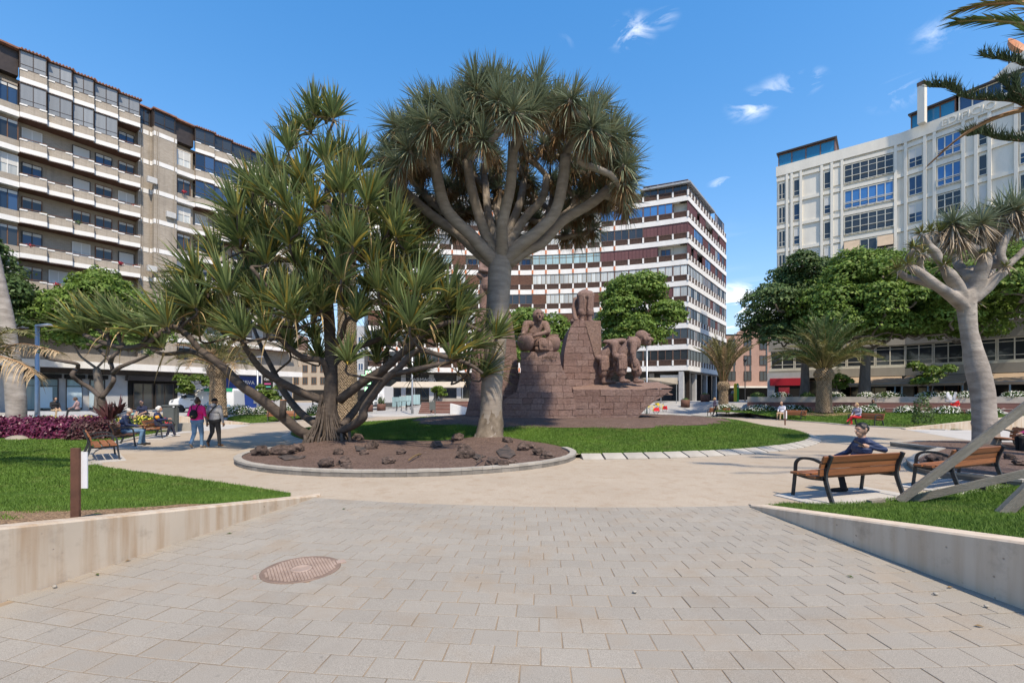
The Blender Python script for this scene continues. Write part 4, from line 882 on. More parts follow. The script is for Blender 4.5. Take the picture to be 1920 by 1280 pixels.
    # red shop at the corner
    red = mat('shop_red', (.42, .015, .03), .05, 1, .5, 0); P0, d, rz, L = S2[0]; o2 = Vector((d.y, -d.x)); q = P0 + d * 1.9 + o2 * .38
    mb = MB(); mb.box(-1.9, 1.6, -.15, .1, 3.1, 3.95); mb.build('shop_sign', red, T, loc=(q.x, q.y, 0), rotz=rz); mb = MB(); mb.box(-2.2, 1.8, 0, .9, .8, 4.6); mb.build('shop_corner', M_gwall, T, loc=(q.x, q.y, 0), rotz=rz)
    mb = MB(); mb.box(-1.4, 1.5, -.04, .0, 1.3, 3.1); mb.build('shop_window', M_black, T, loc=(q.x, q.y, 0), rotz=rz); mb = MB(); mb.box(-1.0, .1, -.09, -.045, 1.4, 2.9); mb.build('poster', mat('poster_red', (.3, .03, .04), .3, 3, .5, 0), T, loc=(q.x, q.y, 0), rotz=rz)
    # canvas awnings along the arcade
    tan = mat('brown_canvas', (.33, .25, .175), .18, 1.2, .9, .3, stretch=(1, 4, 1)); pole = mat('blue_steel', (.25, .33, .38), .1, 2, .5, 0, metal=.3)
    P0, d, rz, L = S2[1]; o2 = Vector((d.y, -d.x))
    for i, (a, b) in enumerate(((-6.8, -.3), (.2, 5.2), (5.5, 10.6), (10.9, 17))):
        if a < 0: P_, dd, r_, L_ = S2[0]; q = P_ + dd * (L_ + (a + b) / 2); oo = Vector((dd.y, -dd.x))
        else: q = P0 + d * ((a + b) / 2); r_ = rz; oo = o2
        h = (b - a) / 2; t = thing('awning', ['brown canvas awning nearest the red corner shop', 'brown canvas awning behind the clipped young tree', 'brown canvas awning behind the swollen dragon tree trunk', 'brown canvas awning nearest the edge of the photo'][i], 'awning', (q.x, q.y, 0), r_, 'canvas awnings of the arcade')
        mb = MB(); mb.hexa([(-h, -.3, 3.85), (h, -.3, 3.85), (h, -3.6, 2.98), (-h, -3.6, 2.98)][::-1], [(-h, -.3, 3.9), (h, -.3, 3.9), (h, -3.6, 3.03), (-h, -3.6, 3.03)][::-1]); mb.build('canvas', tan, t)
        mb = MB(); mb.box(-h, h, -3.63, -3.605, 2.8, 3.06); mb.build('valance', tan, t)
        for x in (-h, 0, h - .1): mb = MB(); mb.bar((x, -3.55, 1.0), (x, -3.5, 3.1), .1, .1); mb.build('pole', pole, t)
        mb = MB(); mb.bar((-h, -3.5, 3.08), (h, -3.5, 3.08), .07, .07); mb.build('beam', pole, t)
    return T
white_block()

# ---------------------------------------------------------------- further buildings
def simple_block(name, label, x0, x1, y0, depth, ztop, m, cols, rows, z0, dz, ww, wh, fm, pm, rotz=0, base=True):
    T = thing(name, label, 'building', ((x0 + x1) / 2, y0, 0), rotz); w = (x1 - x0) / 2
    mb = MB(); mb.box(-w, w, 0, depth, 0, ztop); mb.build('wall', m, T); k = kit(ww, wh, 2, fm, pm, fr=.1)
    for r in range(rows):
        for c in range(cols): put(k, T, (-w + 2*w*(c + .5) / cols, -.01, z0 + r * dz))
    if base: mb = MB(); mb.box(-w + .3, w - .3, -.06, 0, 1.0, 3.6); mb.build('shop_window', M_black, T)
    return T
def far_blocks():
    T = simple_block('brick_building', 'pink brick building with a rounded gable beyond the street corner', 42.0, 54.5, 92, 14, 14.2, M_pinkbrick, 4, 3, 5.0, 3.1, 1.5, 1.9, M_dk, M_gdk)
    mb = MB(); pts = [(-6.25, 0), (-2.2, 0), (-1.9, .5), (-1.2, .9), (0, 1.1), (1.2, .9), (1.9, .5), (2.2, 0), (2.2, -.3), (-6.25, -.3)]
    mb.add([(x - 1.5, 0, 14.2 + z) for x, z in pts] + [(x - 1.5, .5, 14.2 + z) for x, z in pts], [tuple(range(10)), tuple(range(19, 9, -1))] + [(i, (i + 1) % 10, 10 + (i + 1) % 10, 10 + i)[::-1] for i in range(10)]); mb.build('gable', M_pinkbrick, T)
    mb = MB(); mb.box(1.8, 6.2, 1, 8, 14.2, 15.8); mb.box(3, 5, 1.5, 7, 15.8, 17.5); mb.build('roof_room', M_cream, T)
    for x in (-4.2, -1.0, 2.2): mb = MB(); mb.box(x - .16, x + .16, -.06, .0, 5.0, 13.4); mb.build('slot_window', M_gdk, T)
    mb = MB(); mb.box(-6.4, 6.6, -2.2, 0, 3.6, 3.9); mb.build('canopy', M_cream, T)
    simple_block('street_house', 'pale street house far behind the big screw pine, second from its trunk', -46, -40, 118, 12, 17, mat('pale_render', (.55, .52, .47), .08, 1, .8, 0), 3, 4, 5, 3.0, 1.2, 1.7, M_white, M_gdk)
    simple_block('street_house', 'ochre grey street house far behind the big screw pine', -55, -46.2, 116, 12, 13.5, mat('ochre_render', (.40, .33, .25), .08, 1, .8, 0), 4, 3, 5, 3.0, 1.3, 1.8, M_wood, M_gdk)
    simple_block('street_house', 'brown street house far off at the end of the brick block', -66, -55.3, 114, 12, 18, mat('brown_render', (.30, .18, .13), .1, 1, .8, 0), 4, 4, 5, 3.2, 1.5, 1.9, M_white, M_gdk)
    simple_block('street_house', 'grey banded house far behind the pharmacy cross', -39.5, -29.5, 112, 12, 19, mat('grey_render', (.4, .41, .42), .08, 1, .8, 0), 5, 4, 5, 3.2, 1.3, 1.8, M_white, M_gblue)
far_blocks()
# ================================================================ trees
def leaf_mat(name, base, green, tip, alt=None, rough=.45, trans=.0, p0=.12, p1=.8):
    """colour along the leaf from the UV, changed a little from leaf to leaf"""
    m, nt, N, L, b = nodes_of(name); uv = N.new('ShaderNodeUVMap'); sx = N.new('ShaderNodeSeparateXYZ'); L.new(uv.outputs[0], sx.inputs[0])
    rp = N.new('ShaderNodeValToRGB'); e = rp.color_ramp.elements; e[0].position = 0; e[0].color = base + (1,); e[1].position = 1; e[1].color = tip + (1,)
    x = e.new(p0); x.color = green + (1,); x = e.new(p1); x.color = green + (1,); L.new(sx.outputs[1], rp.inputs[0])
    c = rp.outputs[0]
    if alt:
        mr = N.new('ShaderNodeMapRange'); mr.inputs['From Min'].default_value = .86; mr.inputs['From Max'].default_value = .98; L.new(sx.outputs[0], mr.inputs['Value']); c = mixc(nt, mr.outputs[0], c, alt)
    hs = N.new('ShaderNodeHueSaturation'); mr = N.new('ShaderNodeMapRange'); mr.inputs['To Min'].default_value = .65; mr.inputs['To Max'].default_value = 1.35
    ml = N.new('ShaderNodeMath'); ml.operation = 'MULTIPLY'; ml.inputs[1].default_value = 7.31; fr = N.new('ShaderNodeMath'); fr.operation = 'FRACT'; L.new(sx.outputs[0], ml.inputs[0]); L.new(ml.outputs[0], fr.inputs[0])
    L.new(fr.outputs[0], mr.inputs['Value']); L.new(mr.outputs[0], hs.inputs['Value']); L.new(c, hs.inputs['Color'])
    L.new(hs.outputs[0], b.inputs['Base Color']); b.inputs['Roughness'].default_value = rough; b.inputs['Specular IOR Level'].default_value = .35
    if trans:
        tr = N.new('ShaderNodeBsdfTranslucent'); L.new(hs.outputs[0], tr.inputs['Color']); ms = N.new('ShaderNodeMixShader'); ms.inputs[0].default_value = trans
        o = N['Material Output']; L.new(b.outputs[0], ms.inputs[1]); L.new(tr.outputs[0], ms.inputs[2]); L.new(ms.outputs[0], o.inputs['Surface'])
    return m
def bark_mat(name, c1, c2, rings=0, scale=4, crack=.5, stretch=(1, 1, .35)):
    m, nt, N, L, b = nodes_of(name); v = coord(nt, 'Object', stretch); v2 = coord(nt)
    c = mixc(nt, noise(nt, v, scale, 6, .6), c1, c2)
    c = mixc(nt, noise(nt, v, scale * 4, 5, .7, lo=.55, hi=.75), c, mixc(nt, crack, c, (.04, .03, .025)))
    h = noise(nt, v, scale * 7, 5, lo=0, hi=1)
    if rings:
        w = N.new('ShaderNodeTexWave'); w.bands_direction = 'Z'; w.inputs['Scale'].default_value = rings; w.inputs['Distortion'].default_value = 3.0; w.inputs['Detail'].default_value = 3; w.inputs['Detail Scale'].default_value = 1.2; L.new(v2, w.inputs['Vector'])
        c = mixc(nt, w.outputs['Fac'], mixc(nt, .1, c, (.05, .04, .035)), c)
        a = N.new('ShaderNodeMath'); a.operation = 'ADD'; ws = N.new('ShaderNodeMath'); ws.operation = 'MULTIPLY'; ws.inputs[1].default_value = .35; L.new(w.outputs['Fac'], ws.inputs[0]); L.new(h, a.inputs[0]); L.new(ws.outputs[0], a.inputs[1]); h = a.outputs[0]
    L.new(c, b.inputs['Base Color']); b.inputs['Roughness'].default_value = .9; b.inputs['Specular IOR Level'].default_value = .2; bump(nt, b, h, .55, .03)
    return m
M_pandleaf = leaf_mat('screw_pine_leaf', (.34, .30, .10), (.155, .205, .075), (.24, .21, .09), (.40, .29, .05), .32, .28, .18, .68)
M_panddead = leaf_mat('screw_pine_dry_leaf', (.3, .2, .09), (.32, .23, .11), (.22, .15, .07), None, .7, .1)
M_pandbark = bark_mat('screw_pine_bark', (.062, .05, .042), (.125, .10, .082), 0, 5, .6, (1, 1, 2.2))
M_drleaf = leaf_mat('dragon_leaf', (.27, .25, .12), (.185, .225, .145), (.2, .215, .13), (.30, .29, .16), .38, .16, .15, .85)
M_drdead = leaf_mat('dragon_dry_leaf', (.19, .125, .065), (.25, .16, .08), (.30, .2, .105), (.11, .07, .04), .8, .1)
M_drbark = bark_mat('dragon_bark', (.215, .18, .15), (.34, .30, .255), 0, 2.2, .45, (1, 1, 3.5))
M_drbase = bark_mat('dragon_base_bark', (.11, .085, .062), (.26, .215, .165), 0, 5, .85, (1, 1, .7))
def frame_of(axis):
    a = norm(axis); r = np.where(np.abs(a[:, 2:3]) < .9, np.array([[0, 0, 1.0]]), np.array([[1.0, 0, 0]])); u = norm(np.cross(a, r)); return a, u, np.cross(a, u)
def rosettes(name, pts, axes, per, L, W, spread, droop, m, seg=4, lenvar=.2, lo=0.0, power=.6, fold=.35, base_r=.05, back=0.0, grav=(0,0,-1)):
    """sword-leaf rosettes; spread = widest angle from the axis (radians)"""
    k = len(pts); n = k * per; a, u, v = frame_of(np.asarray(axes, float)); a, u, v = (np.repeat(x, per, 0) for x in (a, u, v))
    th = lo + (spread - lo) * rng.random(n) ** power; ph = rng.uniform(0, 2*math.pi, n)
    d = a * np.cos(th)[:, None] + (u * np.cos(ph)[:, None] + v * np.sin(ph)[:, None]) * np.sin(th)[:, None]
    base = np.repeat(np.asarray(pts, float), per, 0) - a * (back * (th / spread))[:, None] + d * base_r
    sz = np.repeat(rng.uniform(.82, 1.18, k), per); l = L * sz * rng.uniform(1 - lenvar, 1 + lenvar * .6, n) * (1 - .12 * (th / spread))
    dr = droop * (.25 + 1.2 * (th / spread) ** 2) * rng.uniform(.4, 1.6, n)
    return blades(name, base, d, l, W * rng.uniform(.75, 1.2, n), dr, m, seg, fold, grav=grav)
class Skeleton:
    """branch network: grows each tip from the nearest existing branch point"""
    def __init__(s): s.pts = []; s.rad = []; s.mb = MB()
    def limb(s, path, r, n=8, k=4, bumpy=.04):
        path = smooth_path(path, k); rad = lerp_list(r, len(path)); s.mb.tube(path, rad, n, True, bumpy)
        s.pts += path[1:]; s.rad += rad[1:]
    def grow(s, tip, axis, r_tip, sag=.25, n=7, centre=None, maxr=.1, up=0, minlen=0):
        P_ = np.array([p[:] for p in s.pts]); t = np.array(tip); dv = P_ - t; dist = np.linalg.norm(dv, axis=1)
        hz = np.hypot(dv[:, 0], dv[:, 1]); cost = dist + np.clip(dv[:, 2], 0, None) * 1.5 + up * np.clip(hz + dv[:, 2], 0, None) + np.where(dist < minlen, 5, 0)
        i = int(np.argmin(cost)); a = s.pts[i]; tip = Vector(tip); L = (tip - a).length; ax = Vector(axis).normalized()
        mid = a.lerp(tip, .45) + Vector((random.uniform(-.12, .12), random.uniform(-.12, .12), -sag)) * L * .6; pre = tip - ax * L * .28
        path = smooth_path([a, mid, pre, tip], 3); r0 = min(s.rad[i] * .8, max(r_tip * 1.15, r_tip + .012 * L, maxr * .3)); rad = lerp_list([r0, (r0 + r_tip) / 2, r_tip, r_tip * .95], len(path))
        s.mb.tube(path, rad, n, True, .05); s.pts += path[2:]; s.rad += rad[2:]
# ---------------------------------------------------------------- screw pine
def screw_pine():
    Y0 = 15.9; base = Vector((-6.35, Y0, .1))
    T = thing('screw_pine', 'broad many branched screw pine with prop roots in the gravel bed', 'tree', base)
    def q(px, py, dy=0): p = P(px, py, Y0 + dy); return p - base
    S = Skeleton()
    S.limb([q(612, 842), q(616, 790), q(620, 745), q(621, 690), q(618, 620, .1), q(614, 540, .2), q(613, 430, .2), q(614, 330, .1), q(612, 262)], [.30, .27, .24, .2, .19, .17, .13, .085, .05], 12)
    # lower limbs as they leave the trunk
    S.limb([q(592, 822), q(560, 806, -.4), q(520, 772, -.8), q(485, 745, -1.2), q(452, 722, -1.5), q(415, 685, -1.8), q(375, 656, -2)], [.17, .17, .165, .155, .14, .12, .1], 10)
    S.limb([q(375, 656, -2), q(345, 622, -2.1), q(316, 613, -2.3), q(275, 643, -2.5), q(232, 652, -2.6), q(187, 640, -2.7), q(158, 628, -2.7)], [.09, .085, .075, .075, .07, .065, .06], 8)
    S.limb([q(415, 685, -1.8), q(360, 660, -1.6), q(310, 664, -1.4), q(285, 655, -1.2)], [.08, .07, .06, .055], 8)
    S.limb([q(232, 652, -2.6), q(222, 630, -2.6), q(226, 612, -2.6)], [.06, .055, .05], 7); S.limb([q(210, 648, -2.6), q(198, 630, -2.5), q(180, 614, -2.4)], [.055, .05, .05], 7)
    S.limb([q(610, 752), q(565, 735, -.3), q(520, 712, -.7), q(488, 690, -1), q(463, 655, -1.3), q(448, 628, -1.5)], [.15, .14, .125, .11, .09, .06], 9)
    S.limb([q(636, 750), q(680, 716, -.2), q(722, 690, -.4), q(760, 655, -.6), q(800, 622, -.8), q(850, 603, -1), q(902, 620, -1.2)], [.16, .15, .14, .12, .095, .075, .06], 9)
    S.limb([q(628, 812), q(660, 798, -.6), q(680, 782, -.9), q(684, 762, -1), q(722, 712, -1.2), q(748, 690, -1.3), q(782, 657, -1.4), q(830, 668, -1.5), q(878, 682, -1.6), q(905, 700, -1.6)], [.14, .14, .15, .13, .12, .11, .085, .075, .06, .05], 9)
    S.limb([q(735, 702, -1.2), q(790, 690, -1.7), q(840, 680, -2), q(868, 668, -2.2)], [.09, .08, .065, .05], 8)
    S.limb([q(617, 712), q(604, 677, -.3), q(568, 670, -.6), q(530, 640, -.9), q(516, 612, -1)], [.12, .11, .1, .08, .06], 8)
    S.limb([q(620, 690), q(650, 660, .4), q(700, 640, .8), q(745, 620, 1.1), q(790, 600, 1.4)], [.12, .1, .09, .07, .05], 8)
    S.limb([q(617, 660), q(640, 630, -.5), q(650, 600, -.9), q(680, 590, -1.2)], [.1, .09, .07, .06], 8)
    S.limb([q(600, 800), q(560, 770, 1), q(530, 730, 1.6), q(510, 690, 2), q(490, 650, 2.4), q(470, 600, 2.8)], [.15, .13, .12, .1, .08, .06], 8)
    S.limb([q(640, 800), q(665, 770, .8), q(690, 735, 1.4), q(720, 690, 2), q(730, 640, 2.5), q(760, 590, 2.8)], [.14, .12, .11, .1, .08, .06], 8)
    S.limb([q(616, 600), q(580, 575, -.6), q(545, 560, -1.2), q(505, 540, -1.7), q(470, 500, -2)], [.1, .09, .08, .07, .05], 8)
    S.limb([q(616, 520), q(650, 490, -.5), q(690, 470, -1), q(730, 440, -1.4)], [.09, .08, .07, .05], 8)
    S.limb([q(614, 480), q(570, 455, .5), q(530, 420, .8), q(490, 395, 1)], [.09, .08, .06, .05], 8)
    tips = [(589,211),(611,223),(625,217),(554,254),(582,242),(611,304),(675,314),(539,279),(536,386),(651,411),(589,386),(698,417),(498,367),(476,389),(543,454),(603,457),(498,489),(732,420),(640,520),(789,500),(664,464),
            (497,582),(538,582),(586,557),(646,572),(676,582),(730,582),(781,549),(822,588),(860,624),(932,631),(905,703),(450,624),(653,677),(863,690),(154,623),(199,613),(176,609),(225,605),(309,609),(299,648),(447,628),(375,585),(398,589),(496,570),
            (430,440),(405,480),(366,520),(470,520),(442,400),(452,460),(385,545),(340,590),(425,550),(520,530),(560,500),(700,500),(740,530),(690,545),(610,570),(760,470),(555,600),(470,575),(830,640),(790,625),(720,470),(575,330),(520,330),(625,360),(480,440),(640,300),(560,420),(350,560),(410,610),(500,620),(730,640),(890,650),(270,625),(660,350),(470,350),(690,380),(840,560),(800,540),(860,590),(745,440)]
    pts = []; axs = []
    c0 = Vector((0, 0, 5.0))
    for px, py in tips:
        dy = random.uniform(-2.2, -.3) if 330 < px < 800 and py > 330 else random.uniform(-1.2, .8)
        if px < 330: dy = random.uniform(-3.0, -2.2)
        if py < 330: dy = random.uniform(-.6, .8)
        p = q(px, py, dy); d = (p - c0); d.z = 0; out = d.normalized() * min(.55, d.length * .12); a = Vector((out.x, out.y, 1.0))
        pts.append(p); axs.append(a)
    poly = [(330, 600), (350, 520), (400, 450), (440, 390), (500, 340), (560, 330), (660, 350), (720, 400), (760, 450), (830, 540), (890, 640), (870, 680), (760, 640), (700, 600), (600, 590), (520, 620), (430, 660), (340, 640)]
    for _ in range(38):      # more heads filling the near side
        while True:
            px, py = random.uniform(320, 890), random.uniform(330, 680)
            if inside(poly, np.array([px]), np.array([py]))[0]: break
        p = q(px, py, random.uniform(-2.6, .2)); pts.append(p); axs.append(Vector((p.x * .09 + random.uniform(-.15, .15), p.y * .06 - .12, 1)))
    for _ in range(58):      # the far side of the crown
        ang = random.uniform(.05, math.pi - .05); zz = random.uniform(2.6, 8.6); rmax = 5.2 * math.sqrt(max(.06, 1 - (zz / 10.4) ** 1.6)); r = rmax * random.uniform(.5, 1)
        p = Vector((math.cos(ang) * r * 1.05 + .2, math.sin(ang) * r * .85, zz)); pts.append(p); axs.append(Vector((p.x * .1, p.y * .1, 1)))
    order = sorted(range(len(pts)), key=lambda i: (pts[i] - Vector((0, 0, min(pts[i].z, 6)))).length + pts[i].z * .3)
    for i in order: S.grow(pts[i], axs[i], .036, .22, 7, minlen=.35)
    S.mb.build('trunk', M_pandbark, T)
    # prop roots round the foot
    mb = MB()
    for k in range(120):
        a = random.uniform(0, 2*math.pi); r = random.uniform(.45, .85); z = random.uniform(.5, 1.75)
        f = Vector((math.cos(a), math.sin(a), 0)); mb.tube(smooth_path([f * .2 + Vector((0, 0, z)), f * (.3 + .1 * r) + Vector((0, 0, z * .55)), f * r * .9 + Vector((0, 0, .22)), f * r + Vector((0, 0, -.15))], 3), lerp_list([.02, .026, .03, .026], 10), 5, True, .15)
    for px, py, dy in ((572, 815, -.5), (585, 818, -.6), (640, 812, -.6), (655, 806, -.5)):
        p = q(px, py, dy); mb.tube([p, p + Vector((.02, -.02, -.25)), Vector((p.x + .03, p.y - .03, -.12))], [.05, .045, .05], 7, True, .1)
    mb.build('prop_roots', M_pandbark, T)
    A = np.array([p[:] for p in pts]); X = np.array([a[:] for a in axs])
    o = link('crown', rosettes('crown', A, X, 54, 1.38, .082, R(53), .22, M_pandleaf, 5, .22, 0, .75, .42, .03, .12), T)
    o = link('dry_leaves', rosettes('dry_leaves', A[::2], X[::2], 5, .9, .05, R(120), .55, M_panddead, 4, .3, R(70), 1, .3, .02, .25), T)
    # sawn stub with an orange cut
    mb = MB(); a = q(530, 782, -.85); mb.tube([a, a + Vector((.02, 0, .55))], [.11, .1], 9); mb.cur = 1; mb.tube([a + Vector((.02, 0, .55)), a + Vector((.02, 0, .57))], [.1, .095], 9); mb.build('sawn_stub', [M_pandbark, mat('cut_wood', (.6, .22, .06), .2, 5, .8, .1)], T)
screw_pine()

# ---------------------------------------------------------------- the big dragon tree
def dragon_tree():
    Y0 = 17.0; base = Vector((-.86, Y0, .15))
    T = thing('dragon_tree', 'tall dragon tree with umbrella crown standing before the stone monument', 'tree', base)
    def q(px, py, dy=0): return P(px, py, Y0 + dy) - base
    mb = MB()
    tr = smooth_path([q(916, 842), q(917, 826), q(919, 806), q(921, 770), q(922, 730), q(925, 690), q(929, 640), q(933, 580), q(936, 530), q(938, 492), q(939, 478)], 4)
    rr = lerp_list([.72, .58, .44, .40, .385, .385, .40, .415, .42, .43, .40], len(tr)); mb.tube(tr, rr, 20, True, .035)
    mb.build('trunk', M_drbark, T)
    mb = MB(); k = int(len(tr) * .38); mb.tube(tr[:k], [r * (1.06 if i < k - 4 else 1.06 - .05 * (i - k + 5)) for i, r in enumerate(rr[:k])], 22, True, .09); mb.build('rough_base', M_drbase, T)
    S = Skeleton(); 
    front = [([(930,490),(905,466),(882,440),(841,399),(822,345),(813,282)], -1.4, .30), ([(934,486),(918,455),(905,425),(886,361),(875,301)], -.6, .27), ([(941,488),(941,450),(942,417),(957,350),(963,267)], -1.8, .27), ([(948,488),(975,460),(1006,436),(1040,399),(1055,342),(1061,290)], -1.5, .29),
             ([(952,492),(985,470),(1017,455),(1055,414),(1111,380),(1141,354)], -.4, .26), ([(926,494),(893,470),(860,440),(804,399),(755,357),(728,345)], .2, .25), ([(945,482),(965,440),(985,408),(1017,372),(1025,330)], .9, .22), ([(936,482),(925,440),(915,400),(910,350),(905,310)], 1.3, .22), ([(944,480),(955,430),(975,380),(985,320)], 1.9, .22),
             ([(930,485),(890,445),(850,410),(800,370),(770,330)], 1.8, .22), ([(950,485),(1000,450),(1050,410),(1095,370),(1110,330)], 1.8, .22), ([(940,480),(938,430),(930,380),(935,330)], 3.0, .2), ([(930,485),(880,440),(845,395),(838,340)], 3.2, .2), ([(950,485),(1000,440),(1030,395),(1040,340)], 3.2, .2)]
    ends = []
    for pts, dy, r in front:
        n = len(pts); path = [q(x, y, dy * (i / (n - 1)) ** .8) for i, (x, y) in enumerate(pts)]
        S.limb(path, lerp_list([r * 1.0, r * .82, r * .72, r * .68, r * .66, r * .62], n), 12, 4, .02); ends.append(path[-1])
    # rosette tips over a dome
    C = q(948, 372); tips = []; axes = []
    def dome(th, ph, sc=1): # th from the top
        return C + Vector((4.62 * math.sin(th) ** .8 * math.cos(ph), 4.3 * math.sin(th) ** .8 * math.sin(ph), 2.85 * math.cos(th) ** .75 - .3)) * sc
    i = 0; n = 185
    for k in range(n):
        z = 1 - (k + .5) / n * 1.0; th = math.acos(max(0, z)); ph = k * 2.399963 + random.uniform(-.2, .2); p = dome(th, ph, random.uniform(.88, 1.02) if k % 5 or math.sin(ph) < .2 else random.uniform(.7, .85)); p.z += random.uniform(-.25, .25) + .45 * max(0, -math.sin(ph)) * math.sin(th) ** 2
        d = (p - C).normalized(); tips.append(p); axes.append(Vector((d.x * .8, d.y * .8, max(.45, d.z) + .25)))
    order = sorted(range(n), key=lambda i: min((tips[i] - e).length for e in ends))
    for i in order: S.grow(tips[i] - axes[i].normalized() * .12, axes[i], .11, .1, 8, maxr=.2, minlen=.7, up=1.6)
    S.mb.build('branches', M_drbark, T)
    A = np.array([p[:] for p in tips]); X = np.array([a[:] for a in axes])
    link('crown', rosettes('crown', A, X, 150, .82, .038, R(116), .34, M_drleaf, 4, .25, 0, .62, .3, .04, .22), T)
    dn = np.tile([[0, 0, -1.0]], (n, 1)) - X * .15
    link('dry_leaves', rosettes('dry_leaves', A - norm(X) * .2, dn, 84, .7, .034, R(72), .2, M_drdead, 3, .45, 0, .8, .3, .06, .0), T)
    sel = rng.choice(n, 34, replace=False)
    link('dry_flower_stalks', rosettes('dry_flower_stalks', A[sel], X[sel], 14, .6, .012, R(80), .1, M_drdead, 3, .4, R(20), 1, .1), T)['kind'] = 'stuff'
dragon_tree()

# ---------------------------------------------------------------- pruned dragon tree on the right
M_dr2bark = bark_mat('smooth_dragon_bark', (.19, .165, .145), (.42, .38, .34), 0, 1.8, .55, (1, 1, 2.6))
def pruned_dragon():
    Y0 = 15.0; base = Vector((15.35, Y0, .1))
    T = thing('dragon_tree', 'pruned dragon tree with swollen grey trunk and stubby arms beside the second bench', 'tree', base)
    def q(px, py, dy=0): return P(px, py, Y0 + dy) - base
    mb = MB(); tr = smooth_path([q(1850, 862), q(1850, 838), q(1847, 800), q(1845, 770), q(1842, 735), q(1832, 690), q(1824, 655), q(1817, 622), q(1814, 596), q(1812, 566), q(1812, 545)], 5)
    rr = lerp_list([.72, .66, .58, .55, .565, .56, .46, .40, .43, .46, .40], len(tr)); rr = [r * .55 for r in rr]; mb.tube(tr, rr, 22)
    B = [([(1806,572),(1785,556),(1760,538),(1730,515),(1706,500)], -.6, [.3,.25,.21,.19,.17]), ([(1806,566),(1795,540),(1780,515),(1768,500),(1755,475),(1742,462),(1732,442)], -.4, [.28,.3,.26,.15,.2,.17,.15]), ([(1822,560),(1836,520),(1846,492),(1843,476),(1818,462),(1800,447)], -.3, [.28,.3,.27,.22,.19,.16]),
         ([(1842,480),(1843,455),(1840,434),(1836,424)], -.2, [.17,.14,.13,.17]), ([(1826,562),(1850,540),(1868,520),(1884,505),(1877,480),(1882,455),(1896,428)], -.2, [.22,.24,.22,.2,.16,.17,.13]), ([(1884,502),(1905,484),(1935,455),(1960,440)], -.1, [.17,.14,.13,.13]),
         ([(1812,560),(1818,520),(1822,505)], .7, [.3,.28,.24]), ([(1818,520),(1800,500),(1788,480)], .9, [.2,.2,.17]), ([(1800,570),(1770,545),(1735,530),(1700,520),(1684,508)], .5, [.2,.2,.18,.16,.14]), ([(1835,550),(1860,500),(1862,470),(1850,455)], 1.2, [.2,.19,.16,.14]), ([(1755,475),(1748,455),(1762,440)], -.3, [.16,.14,.13]), ([(1710,502),(1702,486),(1714,468)], -.6, [.15,.13,.12]), ([(1802,449),(1796,434),(1786,424)], -.3, [.15,.14,.12]), ([(1738,518),(1724,500),(1729,480)], -.5, [.16,.14,.12]), ([(1894,432),(1905,412),(1902,398)], -.2, [.13,.13,.12]), ([(1860,500),(1875,470),(1868,440)], .6, [.18,.15,.13])]
    for pts, dy, r in B:
        n = len(pts); path = smooth_path([q(x, y, dy * min(1, i / 2)) for i, (x, y) in enumerate(pts)], 4); mb.tube(path, lerp_list([x * .7 for x in r], len(path)), 12)
    for _ in range(26):     # knobs and scars
        i = random.randrange(2, len(tr) - 6); a = random.uniform(0, 6.28); f = Vector((math.cos(a), math.sin(a), 0)); mb.ball(tr[i] + f * (rr[i] - .01), .05, .05, .04, 7, 5)
    me = remesh(mb, .045, 5, 'trunk'); me.materials.append(M_dr2bark); link('trunk', me, T)
    big = [(1838, 420, -.3, .95), (1880, 400, .0, 1.15), (1908, 415, .2, 1.15), (1960, 430, -.1, 1.1), (1795, 440, -.3, .6), (1850, 450, 1.2, .8), (1820, 425, .9, .8), (1786, 420, -.3, .75), (1868, 432, .6, .95), (1902, 394, -.2, 1.0)]
    small = [(1762, 436, -.3, .5), (1714, 464, -.6, .45), (1729, 476, -.5, .4), (1702, 496, -.6, .45), (1728, 438, -.4, .38), (1745, 434, -.4, .35), (1770, 440, .2, .5), (1684, 505, .5, .55), (1718, 474, .4, .4), (1790, 478, .9, .5), (1770, 498, -.5, .35), (1753, 470, .5, .4), (1886, 500, -.4, .22), (1846, 474, -.5, .2)]
    for nm, lst, per, w in (('crown', big, 110, .045), ('young_shoots', small, 38, .035)):
        A = np.array([q(x, y, d)[:] for x, y, d, s in lst]); ms = []
        for (x, y, d, s), p in zip(lst, A): ms.append(rosettes(nm, p[None], np.array([[random.uniform(-.2, .2), random.uniform(-.2, .2), 1]]), per, s * .98, w, R(95), .18, M_drleaf if nm == 'crown' else leaf_mat('shoot_leaf' + str(x), (.2, .18, .05), (.15, .17, .045), (.2, .16, .05), (.3, .2, .05)), 4, .25, 0, .62, .3))
        bm = bmesh.new(); [bm.from_mesh(m) for m in ms]; me = bpy.data.meshes.new(nm); bm.to_mesh(me); bm.free(); me.materials.append(ms[0].materials[0]); link(nm, me, T)['kind'] = 'stuff'
    A = np.array([q(x, y, d)[:] for x, y, d, s in big]); dry = leaf_mat('pale_dry_leaf', (.28, .22, .16), (.33, .27, .2), (.36, .3, .22), (.2, .15, .1), .8)
    link('dry_leaves', rosettes('dry_leaves', A, np.tile([[0, 0, -1.0]], (len(A), 1)), 75, .8, .05, R(60), .2, dry, 3, .35), T)
    A2 = np.array([q(x, y, d)[:] for x, y, d, s in small] + [q(1806, 572)[:], q(1826, 565)[:]]); o = link('dry_tufts', rosettes('dry_tufts', A2, np.tile([[0, 0, -1.0]], (len(A2), 1)), 16, .4, .03, R(75), .2, dry, 3, .4), T); o['kind'] = 'stuff'
pruned_dragon()

